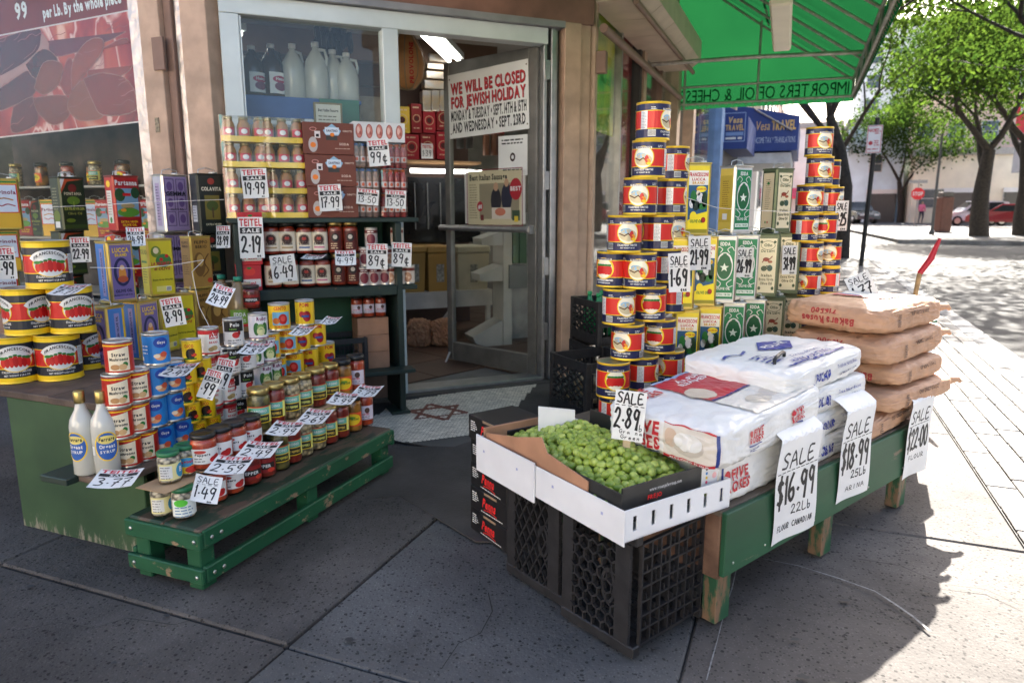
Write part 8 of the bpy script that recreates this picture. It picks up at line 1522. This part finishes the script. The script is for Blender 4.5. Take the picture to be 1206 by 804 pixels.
# neighbouring shop: blue travel agency awnings on the same facade line
vt = empty('travel_shop', 'neighbouring shopfront with blue facade and dark entrance', 'shop', (0, 0, 0)); BLU = M('navy_fabric', sr(35, 62, 130), .6, var=.08); LBL = M('pale_blue_frame', sr(120, 150, 190), .5)
def fbox(par, name, mat, u0, u1, v0, v1, z0, z1): mb = MB(); mb.box(-(u1 - u0) / 2, (u1 - u0) / 2, -(v1 - v0) / 2, (v1 - v0) / 2, 0, z1 - z0); return mb.build(name, mat, par, F.w((u0 + u1) / 2, (v0 + v1) / 2, z0), F.rz)
fbox(vt, 'pier', LBL, 7.2, 7.6, -.12, .2, 0, 2.79); fbox(vt, 'dark_front', M('dark_front', (.07, .06, .06), .5), 7.61, 12, -.04, .1, 0, 2.79); fbox(vt, 'window_pane', GLASSW, 4.85, 7.18, -.02, 0, .45, 2.79); fbox(vt, 'stall_riser', LBL, 4.85, 7.18, -.05, .06, 0, .45); fbox(vt, 'poster', M('poster_redgreen', sr(170, 50, 60), .5, col2=sr(60, 140, 110), vs=2.5), 5.6, 6.8, .03, .05, 1.4, 2.6)
gs = fbox(None, 'window_sign', M('green_neon', sr(20, 150, 95), .5, var=.1), 8.9, 8.93, -.42, -.08, 1.45, 1.9); tag(gs, 'small green shop sign below the blue awnings', 'sign'); mb = MB(); mb.box(0, .05, -.05, .3, .2, .24); mb.build('arm', TUB, gs)
def vawn(u0, u1, proj_, z0, z1, label):
    e = empty('shop_awning', label, 'awning', F.w(u0, 0, 0), F.rz); mb = MB(); vs = [(x, y, z) for x in (0, u1 - u0) for y, z in ((0, z0), (-proj_, z0), (-proj_, z0 + (z1 - z0) * .72), (0, z1))]; mb.add(vs, [(0, 1, 2, 3), (7, 6, 5, 4), (0, 4, 5, 1), (1, 5, 6, 2), (2, 6, 7, 3)]); mb.build('fabric', BLU, e); return e
a1_ = vawn(8.3, 10.4, .44, 2.2, 2.95, 'blue awning end with a small framed travel emblem'); p = Pr(); p.frame(.05, .12, .4, .6, .012, sr(150, 175, 215), 1); p.text('Vesa', .225, .43, .1, sr(225, 190, 130), 1, w=.24, shear=.2); p.text('TRAVEL', .225, .31, .09, sr(230, 185, 110), 1, w=.3); p.rect(.08, .22, .37, .28, sr(120, 150, 200), 1); p.lines(.08, .37, .16, 1, .02, .035, WHT, 1)
p.build('lettering', lambda x, z, l: (-.01 - l * .003, -x, 2.2 + z), PAPER, a1_)
a2_ = vawn(11.2, 15, 1.22, 2.36, 3.3, 'wide blue awning end lettered with travel and income tax'); p = Pr(); p.text('Vesa', .52, .42, .18, sr(230, 190, 120), 1, w=.28, shear=.2, bold=0); p.text('TRAVEL', .93, .42, .18, sr(235, 195, 110), 1, w=.46); p2_ = Pr(); p2_.text("INCOME TAX * TRANSLATIONS", .77, .16, .12, sr(190, 205, 230), 1, w=.8, bold=0); p2_.build('lettering', lambda x, z, l: (-.01 - l * .003, -x, 2.36 + z), PAPER, a2_)
p.build('lettering', lambda x, z, l: (-.01 - l * .003, -x, 2.36 + z), PAPER, a2_)
mb = MB(); mb.tube([(-.05, -.35, 3.2), (-.05, -1.1, 2.75)], .02, 6); mb.build('stay', TUB, a2_); fbox(vt, 'light_box', M('white_soffit', (.6, .6, .6), .6), 11.3, 14.8, -1.1, -.05, 2.12, 2.33)
# street furniture
sp = empty('sign_pole', 'black pole with a white and red parking regulation sign', 'street sign', P(1014, 313)); mb = MB(); mb.tube([(0, 0, 0), (.06, 0, 3.0)], .045, 10); mb.build('pole', M('pole_black', (.02, .02, .02), .5, .4), sp); mb = MB(); mb.box(-.11, .17, -.07, -.05, 2.3, 2.85, b=.004); mb.build('plate', WCARD, sp); p = Pr(); r2 = sr(190, 50, 60); p.frame(-.1, 2.31, .16, 2.84, .01, r2, 1); p.text('NO', -.03, 2.72, .06, r2, 1); p.lines(.03, .14, 2.76, 3, .04, .02, r2, 1); p.ell(-.03, 2.5, .04, .04, r2, 1); p.lines(-.08, .13, 2.37, 1, .04, .02, r2, 1); p.lines(.03, .14, 2.53, 3, .04, .018, r2, 1); p.build('print', flat(.002, -.072), PAPER, sp); sp.rotation_euler.z = face(sp.location)
st = empty('stop_sign', 'red octagonal stop sign on a thin post at the junction', 'street sign', P(1077, 266)); mb = MB(); mb.tube([(0, 0, 0), (0, 0, 3.1)], .04, 8); mb.build('post', TUB, st); mb = MB(); o8 = [(.42 * math.cos(R_(22.5 + 45 * i)), .42 * math.sin(R_(22.5 + 45 * i))) for i in range(8)]; mb.prism(o8, 0, .02, 0, Matrix.Translation((0, -.05, 2.15)) @ Matrix.Rotation(math.pi / 2, 4, 'X')); mb.build('octagon', M('stop_red', sr(215, 40, 50), .5), st); p = Pr(); p.text('STOP', 0, 2.03, .24, WHT, 1, w=.6); p.build('lettering', flat(.003, -.075), PAPER, st); mb = MB(); mb.box(-.6, .5, -.03, -.01, 2.85, 3.05); mb.build('street_name_plate', M('plate_grey', (.3, .32, .3), .5), st); st.rotation_euler.z = face(st.location)
mb = MB(); mb.tube([(0, 0, 0), (0, 0, 4.5)], [.07, .05], 8); o = mb.build('lamp_post', M('pole_grey', (.08, .08, .08), .5), None, P(1097, 276)); tag(o, 'thin dark post beside the brown pillar', 'post'); mb = MB(); mb.lathe([(.12, 0), (.12, .1), (.08, .2)], 10); mb.build('foot', MATS['pole_grey'], o)
pl = empty('brown_pillar', 'tall brown pillar box on the pavement beyond the road', 'pillar', P(1109, 273)); mb = MB(); mb.box(-.3, .3, -.3, .3, 0, 1.75, b=.04); mb.build('body', M('pillar_brown', (.12, .045, .03), .6), pl); mb = MB(); mb.box(-.26, .26, -.26, .26, 1.76, 2.0, b=.03); mb.build('cap', M('pillar_cap', (.1, .09, .08), .6), pl)
# cars
def car(loc, rz, col, label, suv=False):
    e = empty('parked_car', label, 'car', loc, rz); H_ = 1.68 if suv else 1.46; prof = [(-2.2, .35), (-2.25, .75), (-2.1, .98), (-1.75, H_ - .06) if suv else (-1.5, H_ - .08), (-1.1, H_), (.35, H_), (1.05, 1.02), (1.95, .88), (2.2, .7), (2.22, .35)]
    secs = [(-.86, .93), (-.8, 1.0), (.8, 1.0), (.86, .93)]
    mb = MB(); n = len(prof); vs = []
    for y, k in ((-.88, 0), (-.84, 1), (.84, 1), (.88, 0)):
        for x, z in prof: yy = y * (1 - .16 * max(0, (z - .95)) / .6); vs.append((x * (1 if k else .985), yy, z if k else .35 + (z - .35) * .975))
    fs = [(k * n + i, k * n + (i + 1) % n, (k + 1) * n + (i + 1) % n, (k + 1) * n + i) for k in range(3) for i in range(n)] + [tuple(range(n - 1, -1, -1)), tuple(range(3 * n, 4 * n))]
    mb.add(vs, fs); mb.build('body', M('car_' + label[:6], col, .25, .2, var=.03, coat=.6), e)
    dk = M('car_glass', (.02, .025, .03), .08)
    for s_ in (-1, 1):
        y = s_ * .80
        for x0, x1, t0, t1 in ((-1.62, -.55, -1.42, -.55), (-.48, .85, -.48, .32)):
            mb = MB(); mb.add([(x0, s_ * .875, 1.0), (x1, s_ * .875, 1.0), (t1, s_ * .79, H_ - .1), (t0, s_ * .79, H_ - .1)], [(0, 1, 2, 3)]); mb.build('side_window', dk, e)
        for x in (-1.4, 1.35):
            T = Matrix.Translation((x, s_ * .78, .33)) @ Matrix.Rotation(math.pi / 2, 4, 'X'); mb = MB(); mb.lathe([(.0, -.12), (.31, -.12), (.33, -.08), (.33, .08), (.31, .12), (0, .12)], 20, 0, T); wh = mb.build('wheel', M('tyre', (.015, .015, .015), .8), e); mb = MB(); mb.lathe([(.2, -.13), (.19, .13), (0, .13)], 16, 0, T); mb.build('rim', STEEL, wh)
        mb = MB(); mb.box(2.12, 2.235, s_ * .55 - .16, s_ * .55 + .16, .62, .76); mb.build('headlight', M('headlamp', (.7, .7, .68), .2), e)
    mb = MB(); mb.add([(.42, -.74, H_ - .05), (.42, .74, H_ - .05), (1.02, .84, 1.04), (1.02, -.84, 1.04)], [(0, 1, 2, 3)]); mb.build('windscreen', dk, e); return e
car(P(1146, 265.5), S.rz + R_(100), (.75, .75, .76), 'white parked car partly hidden by the big tree', True); car(P(1186, 268), S.rz + R_(75), (.22, .02, .025), 'red parked car behind the thick tree'); car(P(1008, 263), S.rz + R_(200), (.05, .055, .06), 'dark vehicle parked at the end of the street', True)
# pedestrian
pv = {'pelvis': (0, 0, .95), 'chest': (0, .02, 1.3), 'neck': (0, .02, 1.48), 'head': (0, 0, 1.62), 'top': (0, 0, 1.74), 'ls': (-.17, .02, 1.42), 'le': (-.24, .02, 1.16), 'lh': (-.24, -.08, .92), 'rs': (.17, .02, 1.42), 're': (.24, .03, 1.16), 'rh': (.22, -.1, .93), 'lp': (-.09, 0, .9), 'lk': (-.1, -.08, .5), 'lf': (-.1, .05, .09), 'lt': (-.1, -.1, .04), 'rp': (.09, 0, .9), 'rk': (.1, .05, .5), 'rf': (.1, .18, .09), 'rt': (.1, .05, .04)}
rad = {'pelvis': .15, 'chest': .16, 'neck': .06, 'head': .1, 'top': .07, 'ls': .07, 'le': .05, 'lh': .04, 'rs': .07, 're': .05, 'rh': .04, 'lp': .1, 'lk': .065, 'lf': .045, 'lt': .04, 'rp': .1, 'rk': .065, 'rf': .045, 'rt': .04}
ed = [('pelvis', 'chest'), ('chest', 'neck'), ('neck', 'head'), ('head', 'top'), ('chest', 'ls'), ('ls', 'le'), ('le', 'lh'), ('chest', 'rs'), ('rs', 're'), ('re', 'rh'), ('pelvis', 'lp'), ('lp', 'lk'), ('lk', 'lf'), ('lf', 'lt'), ('pelvis', 'rp'), ('rp', 'rk'), ('rk', 'rf'), ('rf', 'rt')]
ks = list(pv); me = bpy.data.meshes.new('person'); me.from_pydata([pv[k] for k in ks], [(ks.index(a), ks.index(b)) for a, b in ed], []); po = link('person', me, None, P(1084, 263)); po.rotation_euler.z = 2.2
md = po.modifiers.new('skin', 'SKIN'); 
for i, k in enumerate(ks): me.skin_vertices[0].data[i].radius = (rad[k], rad[k]); me.skin_vertices[0].data[i].use_root = (k == 'pelvis')
po.modifiers.new('sub', 'SUBSURF').levels = 1
PM = bpy.data.materials.new('person_clothes'); PM.use_nodes = True; nt = PM.node_tree; tc = nt.nodes.new('ShaderNodeTexCoord'); sx = nt.nodes.new('ShaderNodeSeparateXYZ'); nt.links.new(tc.outputs['Object'], sx.inputs[0]); mr = nt.nodes.new('ShaderNodeMapRange'); mr.inputs[2].default_value = 1.8; nt.links.new(sx.outputs[2], mr.inputs[0]); rp_ = nt.nodes.new('ShaderNodeValToRGB'); rp_.color_ramp.interpolation = 'CONSTANT'; e_ = rp_.color_ramp.elements; e_[0].color = (.03, .035, .06, 1); e_[1].position = .52; e_[1].color = (*sr(225, 110, 140), 1); q1 = e_.new(.82); q1.color = (.4, .24, .16, 1); q2 = e_.new(.92); q2.color = (.03, .02, .015, 1); nt.links.new(mr.outputs[0], rp_.inputs[0]); nt.links.new(rp_.outputs[0], nt.nodes['Principled BSDF'].inputs['Base Color']); me.materials.append(PM)
tag(po, 'pedestrian in a pink top and dark trousers walking past the stop sign', 'person')
